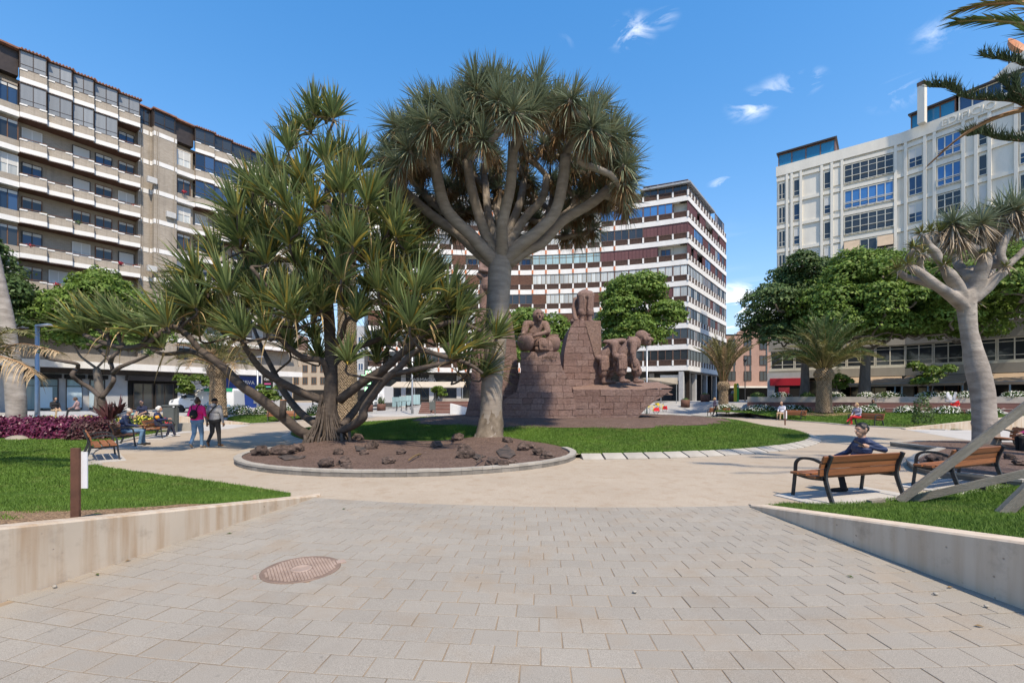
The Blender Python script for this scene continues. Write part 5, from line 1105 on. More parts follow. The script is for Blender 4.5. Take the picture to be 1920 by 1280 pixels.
# ---------------------------------------------------------------- pale trunk at the left edge with a dry palm frond before it
def left_trunk():
    Y0 = 21.0; base = Vector((-22.4, Y0, 0))
    T = thing('dragon_tree', 'pale bulging trunk rising past the left edge above the purple hedge', 'tree', base)
    def q(px, py, dy=0): return P(px, py, Y0 + dy) - base
    mb = MB(); tr = smooth_path([q(30, 822), q(31, 800), q(30, 750), q(25, 700), q(18, 650), q(10, 600), q(-6, 540), q(-22, 470), q(-40, 400)], 5); mb.tube(tr, lerp_list([.38, .34, .36, .33, .31, .31, .35, .35, .32], len(tr)), 18)
    mb.tube(smooth_path([q(-22, 470), q(-60, 420), q(-110, 350)], 4), lerp_list([.42, .36, .3], 9), 12); mb.tube(smooth_path([q(-40, 410), q(-50, 340), q(-45, 260)], 4), lerp_list([.42, .35, .28], 9), 12)
    for _ in range(20): i = random.randrange(3, 30); a = random.uniform(0, 6.28); mb.ball(tr[i] + Vector((math.cos(a), math.sin(a), 0)) * .33, .05, n=7, m=5)
    me = remesh(mb, .05, 4, 'trunk'); me.materials.append(M_dr2bark); link('trunk', me, T)
    A = np.array([q(-110, 345)[:], q(-45, 250)[:], q(-70, 280, .8)[:], q(-90, 300, -.7)[:]]); link('crown', rosettes('crown', A, np.tile([[0, 0, 1.0]], (4, 1)), 90, .8, .045, R(100), .2, M_drleaf), T)
left_trunk()
M_frond = leaf_mat('palm_leaflet', (.14, .16, .05), (.085, .135, .045), (.14, .14, .06), (.15, .15, .06), .45, .2); M_fdry = leaf_mat('dry_palm_leaflet', (.36, .26, .15), (.42, .31, .185), (.36, .25, .14), (.24, .16, .09), .8, .15)
M_fmid = leaf_mat('yellowing_leaflet', (.22, .2, .08), (.19, .185, .07), (.30, .26, .13), (.36, .29, .15), .6, .15); M_rach = mat('palm_stalk', (.25, .2, .08), .2, 3, .6, 0); M_rachd = mat('dry_palm_stalk', (.3, .17, .08), .25, 4, .8, .2)
def frond(path, n=44, L=.42, W=.028, m=None, rm=None, tip=.35, vee=.6, droop=.25, rr=(.035, .006), start=.12, name='frond', parent=None, sweep=.75):
    path = smooth_path(path, 6); mb = MB(); mb.tube(path, lerp_list(list(rr), len(path)), 6, True); A = np.array([p[:] for p in path]); T_ = norm(np.gradient(A, axis=0)); f = np.linspace(start, .995, n); idx = f * (len(path) - 1)
    i0 = np.clip(idx.astype(int), 0, len(path) - 2); fr = (idx - i0)[:, None]; b = A[i0] * (1 - fr) + A[i0 + 1] * fr; t = norm(T_[i0] * (1 - fr) + T_[i0 + 1] * fr); up = np.array([[0, 0, 1.0]]); s = norm(np.cross(t, up)); u = np.cross(s, t)
    B, D, Ls = [], [], []
    for sg in (-1, 1):
        D.append(t * (sweep + .25 * rng.random((n, 1))) + s * sg * (1 + .25 * rng.normal(0, 1, (n, 1))) + u * vee * (1 + .4 * rng.normal(0, 1, (n, 1)))); B.append(b); Ls.append(L * np.clip(np.sin(np.pi * (.12 + .85 * f)) ** .6, tip, 1) * rng.uniform(.85, 1.12, n))
    me = blades('leaflets', np.concatenate(B), np.concatenate(D), np.concatenate(Ls), W, droop * rng.uniform(.3, 1.5, 2 * n), m, 3, .3)
    o = mb.build(name, rm, parent); link('leaflets', me, o)
    return o
def dry_palm_left():
    # a young palm outside the frame to the left, its fronds hang before the pale trunk
    b = Vector((-13.6, 11.2, .0)); T = thing('date_palm', 'drooping straw-coloured palm fronds reaching in at the left edge', 'palm', b)
    mb = MB(); mb.tube([(0, 0, -.1), (0, 0, 1.2), (.05, 0, 2.3)], [.38, .36, .3], 14, True, .08); mb.build('trunk', M_drbase, T)
    def q(px, py, Y): return P(px, py, Y) - b
    c = Vector((.05, 0, 2.35))
    frond([c, q(0, 655, 11.0), q(40, 645, 10.8), q(75, 650, 10.7), q(112, 660, 10.6)], 46, .55, .03, M_fdry, M_rachd, .5, -.1, .45, parent=T); frond([c, q(-20, 640, 10.6), q(20, 618, 10.4), q(50, 624, 10.3)], 40, .5, .03, M_fmid, M_rach, .5, .1, .3, parent=T)
    frond([c, q(-30, 668, 10.4), q(15, 672, 10.2), q(55, 690, 10.1), q(65, 702, 10)], 40, .5, .03, M_fdry, M_rachd, .5, -.2, .6, parent=T)
    for k in range(14):
        a = random.uniform(.9, 5.6); d = Vector((math.cos(a + .6), math.sin(a + .6), 0)); h = random.uniform(.3, 1.4); frond([c, c + d * .6 + Vector((0, 0, h * .8)), c + d * 1.3 + Vector((0, 0, h)), c + d * 2.0 + Vector((0, 0, h * .5))], 34, .45, .03, M_fmid if k % 3 else M_fdry, M_rach, parent=T)
dry_palm_left()

# ---------------------------------------------------------------- date palms
M_scar = mat('palm_scar', (.30, .22, .14), .35, 6, .9, .4, 30, c2=(.38, .29, .19)); M_pcore = mat('palm_core', (.10, .07, .045), .3, 5, .95, .4)
def date_palm(base, h, r, label, nf, fl, tilt, mats, rows=None, bulb=True, leafL=.45, dense=40, sz=1.0, seed=0, lean=.0, old=True):
    random.seed(seed + 11); T = thing('date_palm', label, 'palm', base)
    mb = MB(); prof = [(r * 1.25, -.1), (r * 1.05, h * .12), (r * .95, h * .5), (r * .92, h * .72)] + ([(r * 1.2, h * .8), (r * 1.32, h * .88), (r * 1.1, h * .96), (r * .7, h * 1.03)] if bulb else [(r * .95, h), (r * .6, h * 1.03)])
    mb.lathe(prof, 16); mb.build('trunk', M_pcore, T)
    zs = [p[1] for p in prof]; rs = [p[0] for p in prof]; mb = MB(); n = int(13 * max(1, r / .3)); dz = .16 * sz; k = 0; z = .05
    while z < h * .98:
        rr = float(np.interp(z, zs, rs))
        for i in range(n):
            a = 2*math.pi * (i + .5 * (k % 2)) / n + random.uniform(-.04, .04); w = math.pi * rr / n * .95; hz = dz * random.uniform(.75, 1.0); o = rr + random.uniform(.03, .075) * (1.5 if bulb and z > h * .76 else 1)
            ca, sa = math.cos(a), math.sin(a); f = lambda rad, t, zz: (ca * rad - sa * t, sa * rad + ca * t, zz)
            mb.add([f(rr - .03, -w, z), f(rr - .03, 0, z - hz * .6), f(rr - .03, w, z), f(o, 0, z + hz * .45), f(o - .01, -w * .55, z + hz * .3), f(o - .01, w * .55, z + hz * .3), f(rr - .03, -w * .6, z + hz * .9), f(rr - .03, w * .6, z + hz * .9)], [(0, 1, 3, 4), (1, 2, 5, 3), (4, 3, 5), (0, 4, 6), (5, 2, 7), (4, 5, 7, 6)])
        z += dz * .62; k += 1
    o = mb.build('leaf_scars', M_scar, T); o['kind'] = 'stuff'
    c = Vector((0, 0, h))
    for i in range(nf):
        a = i * 2.39996 + random.uniform(-.2, .2); t = i / nf; el = R(88 - tilt * (t ** .8)) + random.uniform(-.06, .06); L = fl * random.uniform(.8, 1.1); d = Vector((math.cos(a), math.sin(a), 0)); s = c + d * r * .55 * t - Vector((0, 0, .1 * t))
        up = Vector((0, 0, 1)); p1 = s + (d * math.cos(el) + up * math.sin(el)) * L * .4; e2 = el - .12 - .25 * t; p2 = p1 + (d * math.cos(e2) + up * math.sin(e2)) * L * .35; e3 = e2 - .25 - .45 * t * random.uniform(.3, 1.6) * (tilt / 60); p3 = p2 + (d * math.cos(e3) + up * math.sin(e3)) * L * .3
        mm = mats[0] if t < .45 else (mats[1] if random.random() < .65 else mats[2])
        frond([s, p1, p2, p3], dense, leafL * sz, .046 * sz, mm, M_rach if mm is not M_fdry else M_rachd, .35, .55, .12, (.04 * sz, .006), .2, parent=T)
    return T
b1 = G(1545, 771); date_palm(Vector((24.2, 36.0, .5)), 3.4, .5, 'thick date palm with upright fronds on the back lawn between two benches', 72, 4.3, 62, (M_frond, M_frond, M_fmid), bulb=True, leafL=.6, dense=60, seed=1)
date_palm(Vector((20.5, 45.0, .2)), 3.0, .42, 'tied-up yellowing date palm behind the bench with the walking woman', 54, 4.4, 20, (M_fmid, M_fmid, M_fdry), bulb=True, leafL=.5, dense=64, seed=2)
date_palm(Vector((-20.6, 32.5, .4)), 3.6, .5, 'shaggy date palm between the white van and the walking couple', 40, 3.0, 80, (M_frond, M_fmid, M_fdry), bulb=True, leafL=.5, dense=40, seed=3)
date_palm(Vector((-11.2, 31.5, .0)), 12.5, .62, 'tall bare date palm trunk seen behind the foot of the screw pine', 42, 3.4, 95, (M_frond, M_frond, M_fmid), bulb=False, leafL=.5, dense=40, seed=4)

# ---------------------------------------------------------------- leafy street trees
M_ficus = leaf_mat('ficus_leaf', (.14, .215, .04), (.13, .21, .037), (.17, .26, .05), (.25, .32, .065), .6, .35); M_ficusd = leaf_mat('dark_ficus_leaf', (.075, .12, .036), (.07, .118, .034), (.09, .14, .04), (.13, .175, .05), .6, .25)
M_young = leaf_mat('young_leaf', (.11, .17, .025), (.10, .16, .022), (.13, .19, .03), (.17, .2, .04), .45, .25); M_tbark = bark_mat('ficus_bark', (.10, .085, .07), (.19, .165, .14), 0, 4)
def leafy(name, label, base, th, clumps, n, leaf, m, r0=.25, flat=.72, group=None, forks=5, seed=0, nolimb=False, pale=False):
    """clumps: (dx, dy, z, radius) relative to the base"""
    T = thing(name, label, 'tree', base, 0, group); random.seed(seed + 50); S = Skeleton(); top = Vector((random.uniform(-.2, .2), 0, th))
    S.limb([Vector((0, 0, -.2)), Vector((.05, 0, th * .5)), top], [r0 * 1.25, r0, r0 * .8], 10)
    cl = sorted(clumps, key=lambda c: (Vector(c[:3]) - top).length)
    for c in cl: S.grow(Vector((c[0], c[1], c[2] - c[3] * .25)), Vector((c[0] * .3, c[1] * .3, 1)), max(.03, r0 * .22), .05, 7, maxr=r0 * .8)
    S.mb.build('trunk', bark_mat('pale_bark', (.25, .23, .21), (.36, .34, .31), 0, 4, .3) if pale else M_tbark, T)
    C = np.array(clumps, float); wgt = C[:, 3] ** 2; wgt /= wgt.sum(); k = rng.choice(len(C), n, p=wgt); d = norm(rng.normal(0, 1, (n, 3))); d[:, 2] = np.where(d[:, 2] < -.35, -d[:, 2], d[:, 2])
    rr = rng.uniform(.55, 1.0, n) ** .45 * (1 + .12 * np.sin(d[:, 0] * 7 + k) * np.sin(d[:, 1] * 6 + 2*k) + .1 * np.sin(d[:, 2] * 9 + k * 3))
    p = C[k, :3] + d * (C[k, 3] * rr)[:, None] * np.array([1, 1, flat]); nr = d + rng.normal(0, .55, (n, 3)) + np.array([0, 0, .5])
    link('crown', leaf_quads('crown', p, nr, leaf * rng.uniform(.6, 1.3, n), m, .6), T)
    return T
def clump_cloud(rx, ry, z0, z1, n, r, seed, hole=.0):
    random.seed(seed); out = []
    while len(out) < n:
        a = random.uniform(0, 6.283); t = random.random(); z = z0 + (z1 - z0) * t; f = math.sqrt(max(.08, 1 - (2*t - .75) ** 2 * .75)); q = math.sqrt(random.uniform(hole, 1)); out.append((math.cos(a) * rx * f * q, math.sin(a) * ry * f * q, z, r * random.uniform(.7, 1.25)))
    return out
leafy('ficus_tree', 'large bright green tree right behind the stooping stone figures', Vector((11.3, 42, .6)), 4.0, clump_cloud(4.0, 3.4, 6.0, 11.2, 40, 1.5, 3), 42000, .27, M_ficus, .3, seed=1, pale=True)
leafy('ficus_tree', 'green tree behind the stone woman with the jars', Vector((1.2, 43, .4)), 3.2, clump_cloud(5.0, 3, 4.6, 8.6, 34, 1.5, 5), 32000, .27, M_ficus, .25, seed=2)
leafy('ficus_tree', 'dark broad tree at the corner of the cream white block', Vector((29.0, 46, 1.2)), 4.0, clump_cloud(4.9, 4.5, 6.2, 13.8, 52, 1.75, 7), 52000, .29, M_ficusd, .4, seed=3)
leafy('ficus_tree', 'bright green spreading tree over the arcade behind the thick palm', Vector((31.5, 41.5, 1.2)), 4.6, clump_cloud(6.6, 5, 6.0, 12.3, 64, 1.7, 9), 66000, .29, M_ficus, .42, seed=4)
leafy('ficus_tree', 'green spreading tree behind the pruned dragon tree', Vector((38.2, 38, 1.2)), 4.6, clump_cloud(7.2, 5, 6.0, 12.0, 66, 1.7, 11), 66000, .29, M_ficus, .42, seed=5)
leafy('ficus_tree', 'dark green tree before the brick block at the left edge', Vector((-40, 34.2, .4)), 4.2, clump_cloud(3.6, 3, 6, 13.5, 30, 1.5, 13), 26000, .3, M_ficusd, .3, seed=6)
leafy('ficus_tree', 'green tree before the brick block above the bank windows', Vector((-32.5, 36.5, .4)), 3.6, clump_cloud(4.4, 2.6, 5.4, 10, 36, 1.5, 15), 34000, .28, M_ficus, .3, seed=7)
for i, (px, py, Y, zb, s, lab) in enumerate([(1745, 745, 36, 1.35, 1.0, 'young clipped tree with two stems in the terrace planter'), (1572, 745, 41, 1.3, .8, 'small yellow-green tree behind the thick date palm'), (822, 742, 50, 1.0, .62, 'small round tree on the terrace beside the long awning'), (372, 762, 37, .6, .95, 'young feathery tree in front of the white van'), (505, 752, 41, .4, .8, 'small young tree by the advert panels')]):
    b = P(px, py, Y); b.z = zb; random.seed(i + 90); cl = [(random.uniform(-1.15, 1.15) * s, random.uniform(-1, 1) * s, (1.5 + random.uniform(0, 1.35)) * s, .5 * s) for _ in range(13)]
    leafy('young_tree', lab, b, 1.2 * s, cl, int(5200 * s), .22, M_young, .045, .7, 'young trees in planters', seed=20 + i)
def bare_tree():
    Y0 = 25; b = Vector((-22.1, Y0, .2)); T = thing('frangipani_tree', 'dark bare forked tree behind the gentleman with the mask', 'tree', b)
    def q(px, py, d=0): return P(px, py, Y0 + d) - b
    S = Skeleton(); S.limb([q(190, 775), q(190, 758), q(189, 743)], [.2, .19, .18], 10)
    for pts in ([(189,745),(170,728),(148,715),(135,702),(145,690),(144,682),(118,677),(90,672),(80,662)], [(190,745),(205,727),(213,713),(212,700),(210,688),(205,675),(180,652),(162,645)], [(212,700),(222,690),(240,682),(258,675),(280,665)], [(207,680),(212,668),(228,655)], [(180,652),(192,645)]): S.limb([q(x, y, random.uniform(-.4, .4)) for x, y in pts], [.12, .11, .1, .085, .07], 8)
    S.mb.build('trunk', M_pandbark, T); n = 500
    tips = np.array([q(*t)[:] for t in ((80,662),(162,645),(280,665),(228,655),(192,645))]); link('crown', rosettes('crown', tips, np.tile([[0,0,1.0]], (5,1)), 30, .5, .09, R(85), .2, M_ficusd, 3), T)
bare_tree()
# palm frond and pine twigs reaching in at the upper right
def corner_branches():
    b = Vector((11.5, 6.2, .2)); T = thing('date_palm', 'palm fronds hanging in at the upper right corner', 'palm', b)
    mb = MB(); mb.tube([(0, 0, -.3), (.1, 0, 3), (.2, 0, 7.1)], [.42, .38, .36], 14, True, .06); mb.build('trunk', M_drbase, T); Y = 7.2
    def q(px, py, Y=7.2): return P(px, py, Y) - b
    c = Vector((.2, 0, 7.2))
    frond([c, q(1990, 60, 6.9), q(1920, 45, 7.1), q(1850, 38, 7.2), q(1795, 40, 7.3)], 40, .42, .03, M_frond, M_rach, .7, .05, .1, (.04, .008), .3, parent=T, sweep=2.2); frond([c, q(2000, 20, 6.9), q(1920, 6, 7.1), q(1850, 8, 7.2), q(1800, 20, 7.3)], 36, .42, .03, M_fmid, M_rachd, .7, .0, .15, (.05, .008), .3, parent=T, sweep=2.6)
    frond([c, q(2010, 190, 6.9), q(1930, 203, 6.8), q(1860, 224, 6.9), q(1800, 258, 7.0), q(1762, 290, 7.1)], 34, .40, .022, M_rachd and leaf_mat('brown_frond', (.2, .11, .05), (.19, .105, .05), (.16, .085, .04), (.28, .18, .09), .7), M_rachd, .7, .0, .05, (.055, .008), .35, parent=T, sweep=5.0)
    for k in range(12):
        a = random.uniform(-1.2, 2.4); d = Vector((math.cos(a), math.sin(a), 0)); h = random.uniform(.2, 1.6); frond([c, c + d * .9 + Vector((0, 0, h)), c + d * 2 + Vector((0, 0, h)), c + d * 3 + Vector((0, 0, h * .2))], 40, .42, .03, M_frond, M_rach, parent=T)
    # Norfolk pine twigs: tree stands outside the frame
    b2 = Vector((15.5, 10.0, .2)); T2 = thing('norfolk_pine', 'dark pine branches with upright twigs at the right edge of the sky', 'tree', b2)
    mb = MB(); mb.tube([(0, 0, -.2), (0, 0, 6), (0, 0, 12)], [.3, .24, .12], 12); M_pb = mat('pine_twig_bark', (.13, .085, .055), .3, 6, .9, .3)
    def q2(px, py, Y): return P(px, py, Y) - b2
    tw = []
    lines = [([(2100, 260), (1940, 205), (1900, 190), (1860, 187), (1815, 184), (1790, 172), (1776, 165), (1745, 163)], 9.2), ([(2100, 160), (1940, 128), (1905, 116), (1880, 112), (1845, 106)], 9.5), ([(2100, 300), (1960, 266), (1915, 264), (1870, 260), (1845, 250), (1815, 254)], 9.0), ([(1915, 190), (1890, 165), (1880, 155)], 9.2), ([(1935, 200), (1910, 170), (1905, 150)], 9.0)]
    for pts, Y in lines:
        path = smooth_path([q2(x, y, Y) for x, y in pts], 6); mb.tube(path, lerp_list([.05, .03, .022, .015, .01], len(path)), 6); tw += [(p, (path[min(i+1, len(path)-1)] - path[max(i-1, 0)]).normalized()) for i, p in enumerate(path) if P(*[0, 0, 1]).x < 9 and (p + b2).x / (p + b2).y < 1.12]
    mb.build('trunk', M_pb, T2); B, D = [], []
    for p, t in tw:
        for _ in range(16): B.append((p + Vector((random.uniform(-.06, .06),) * 3))[:]); D.append((t * random.uniform(.2, .9) + Vector((random.uniform(-.8, .8), random.uniform(-.8, .8), random.uniform(.2, 1.2))))[:])
    n = len(B); link('crown', blades('crown', np.array(B), np.array(D), rng.uniform(.12, .28, n), .015, -.15, leaf_mat('pine_twig', (.06, .075, .03), (.055, .08, .032), (.09, .12, .05), None, .6), 4, .6, tipw=.5), T2)
corner_branches()
random.seed(77)
# ================================================================ the stone monument
def stone_mat(name, a, b2, red):
    m, nt, N, L, b = nodes_of(name); g = N.new('ShaderNodeNewGeometry').outputs['Position']; oi = N.new('ShaderNodeObjectInfo')
    c = mixc(nt, oi.outputs['Random'], a, b2); c = mixc(nt, noise(nt, g, 1.1, 6, .6), mixc(nt, .45, c, red), c)
    c = mixc(nt, noise(nt, g, 9, 5, .65, lo=.35, hi=.7), mixc(nt, .4, c, (.06, .035, .028)), c); c = mixc(nt, noise(nt, g, 26, 3, lo=.62, hi=.7), c, mixc(nt, .5, c, (.42, .33, .28)))
    L.new(c, b.inputs['Base Color']); b.inputs['Roughness'].default_value = .93; b.inputs['Specular IOR Level'].default_value = .15
    h = N.new('ShaderNodeMath'); h.operation = 'ADD'; L.new(noise(nt, g, 14, 5, .65, lo=0, hi=1), h.inputs[0]); L.new(noise(nt, g, 45, 3, lo=0, hi=.5), h.inputs[1]); bump(nt, b, h.outputs[0], .9, .07)
    return m
M_stone = stone_mat('red_volcanic_stone', (.285, .19, .168), (.375, .272, .245), (.31, .19, .158)); M_fig = stone_mat('figure_stone', (.30, .205, .175), (.31, .213, .183), (.29, .18, .15)); M_topst = stone_mat('pale_and_sunlit_stone', (.32, .22, .18), (.34, .235, .195), (.27, .17, .13))
def monument():
    Y0 = 24.4; b = Vector((3.0, Y0, .55)); T = thing('stone_monument', 'red volcanic stone monument base of rough blocks shaped like a prow', 'monument', b)
    def q(px, py, dy=0): return P(px, py, Y0 + dy) - b
    def stack(prof, dy, depth, bl=.58, ch=.33, tilt=.0, mat_=M_stone, skipcap=False, skew=0):
        """courses of blocks: prof = [(py, px_left, px_right)] bottom up; each block its own object"""
        ys = [p[0] for p in prof]; zt = q(0, prof[-1][0], dy).z; zb = q(0, prof[0][0], dy).z; n = max(1, round((zt - zb) / ch)); h = (zt - zb) / n; core = MB()
        zs = [q(0, p[0], dy).z for p in prof]; xl = [q(p[1], p[0], dy).x for p in prof]; xr = [q(p[2], p[0], dy).x for p in prof]
        f = lambda z: (float(np.interp(z, zs, xl)), float(np.interp(z, zs, xr)))
        fy = lambda z: dy + tilt * (z - zb)
        for k in range(n):
            z0, z1 = zb + k*h, zb + (k + 1)*h; l0, r0 = f(z0); l1, r1 = f(z1); m = max(1, round((r0 - l0) / bl)); cuts = [0] + sorted([(i + (.5 if k % 2 else 0) + random.uniform(-.16, .16)) / m for i in range(1, m + (0 if k % 2 == 0 else 0))]) + [1]
            cuts = [c for c in cuts if 0 <= c <= 1]
            y0, y1 = fy(z0), fy(z1); core.hexa([(l0 + .03, y0 + .06, z0), (r0 - .03, y0 + .06, z0), (r0 - .03 + skew, y0 + depth, z0), (l0 + .03 + skew, y0 + depth, z0)], [(l1 + .03, y1 + .06, z1 - .004), (r1 - .03, y1 + .06, z1 - .004), (r1 - .03 + skew, y1 + depth, z1 - .004), (l1 + .03 + skew, y1 + depth, z1 - .004)])
            for c0, c1 in zip(cuts[:-1], cuts[1:]):
                if c1 - c0 < .02: continue
                g = .0015; j = lambda: random.uniform(-.012, .012); pr = random.uniform(-.008, .012); mb = MB()
                def X(l, r, c, o): return (l if c == 0 else r) if c in (0, 1) else min(max(o, l + .06), r - .06)
                xa, xb = min(l0, l1) + (max(r0, r1) - min(l0, l1)) * c0, min(l0, l1) + (max(r0, r1) - min(l0, l1)) * c1; a, bb, c_, d_ = X(l0, r0, c0, xa) + g, X(l0, r0, c1, xb) - g, X(l1, r1, c0, xa) + g, X(l1, r1, c1, xb) - g; e = .008; dp = min(.45, depth * .6)
                F0 = [(a, y0 - pr + .02, z0 + g), (bb, y0 - pr + .02, z0 + g), (d_, y1 - pr + .02, z1 - g), (c_, y1 - pr + .02, z1 - g)]; F1 = [(a + e, y0 - pr - .012 + j(), z0 + g + e), (bb - e, y0 - pr - .012 + j(), z0 + g + e), (d_ - e, y1 - pr - .012 + j(), z1 - g - e), (c_ + e, y1 - pr - .012 + j(), z1 - g - e)]; Bk = [(p[0], p[1] + dp, p[2]) for p in F0]
                mb.add(F0 + F1 + Bk, [(4, 5, 6, 7)] + [(i, (i+1)%4, 4+(i+1)%4, 4+i) for i in range(4)] + [(8+i, 8+(i+1)%4, (i+1)%4, i) for i in range(4)]); mb.build('stone_block', mat_, T)
        core.build('core', mat_, T); return zt
    # low base and the wall under the woman
    stack([(790, 936, 1082), (768, 938, 1080), (748, 945, 1078), (735, 968, 1074)], -.6, 3.2)
    stack([(735, 968, 1074), (718, 972, 1068), (700, 976, 1060), (690, 977, 1053), (659, 976, 1049)], -.25, 2.0)
    # prow: overhangs towards the tip
    stack([(790, 1074, 1190), (760, 1074, 1214), (742, 1074, 1242), (730, 1074, 1258)], -.45, 3.0, .62, .33, -.12)
    top = MB(); g = [q(1074, 735, -.55), q(1262, 727, -.65), q(1235, 716, 2.0), q(1074, 716, 2.2)]
    n = 12; pts = []
    for i in range(n + 1):
        for j in range(n + 1):
            u, v = i / n, j / n; p = (g[0].lerp(g[1], u)).lerp(g[3].lerp(g[2], u), v); p.z += .12 * math.sin(u * 3.1) * math.sin(v * 3.1) + random.uniform(-.02, .02); pts.append(p)
    top.smooth = True; top.add(pts, [(i*(n+1)+j, (i+1)*(n+1)+j, (i+1)*(n+1)+j+1, i*(n+1)+j+1) for i in range(n) for j in range(n)])
    dn = len(top.v); top.add([p - Vector((0, 0, .35)) for p in pts], [(i*(n+1)+j, i*(n+1)+j+1, (i+1)*(n+1)+j+1, (i+1)*(n+1)+j) for i in range(n) for j in range(n)])
    top.build('rock_top', M_topst, T)  # sunlight on the top is put into this stone tone
    # column with a slanting left side, facet colour holding the sunlight on it
    stack([(735, 1058, 1128), (700, 1056, 1127), (660, 1058, 1126), (630, 1064, 1126), (612, 1070, 1125), (601, 1078, 1125)], .9, 2.6, .62, .35, .0)
    mb = MB(); f = [q(1097, 603, .86), q(1126.5, 601, .86), q(1128, 668, .84), q(1116, 671, .84)]; mb.add([p[:] for p in f] + [(p.x, p.y + .3, p.z) for p in f], [(3, 2, 1, 0), (0, 1, 5, 4), (1, 2, 6, 5), (2, 3, 7, 6), (3, 0, 4, 7)]); mb.build('sunlit_facet', M_topst, T)
    # rear tower behind the dragon tree trunk
    stack([(792, 868, 990), (770, 874, 985), (745, 880, 978), (700, 884, 972), (650, 888, 968), (600, 890, 960), (578, 892, 955)], 1.6, 2.6, .62, .36)
    mb = MB(); mb.smooth = True
    poly = [q(862, 795, -1.2), q(925, 797, -1.6), q(1210, 793, -1.5), q(1235, 788, .5), q(1180, 785, 4), q(880, 785, 4)]; mb.smooth = False; mb.prism([(p.x, p.y) for p in poly], -.25, .07); mb.build('plinth', M_topst, T)
    sig = lettering('LAPUEBLA', .17, .006, M_black, T, q(1031, 671.5, -.36), (R(90), 0, 0), 'CENTER', 'carved_signature')
    return T
monument()
def figure(name, label, loc, rotz, bones, voxel=.035, it=3, m=M_fig, extra=None, scale=1.0):
    mb = MB()
    for b in bones:
        if b[0] == 'b': mb.ball(b[1], *b[2:5], n=14, m=10)
        else: capsule(mb, b[0], b[1], b[2], b[3], 12)
    me = remesh(mb, voxel, it, name); me.materials.append(m); o = link(name, me, None, loc, rotz, scale); tag(o, label, 'statue', 'stone figures of the monument'); return o
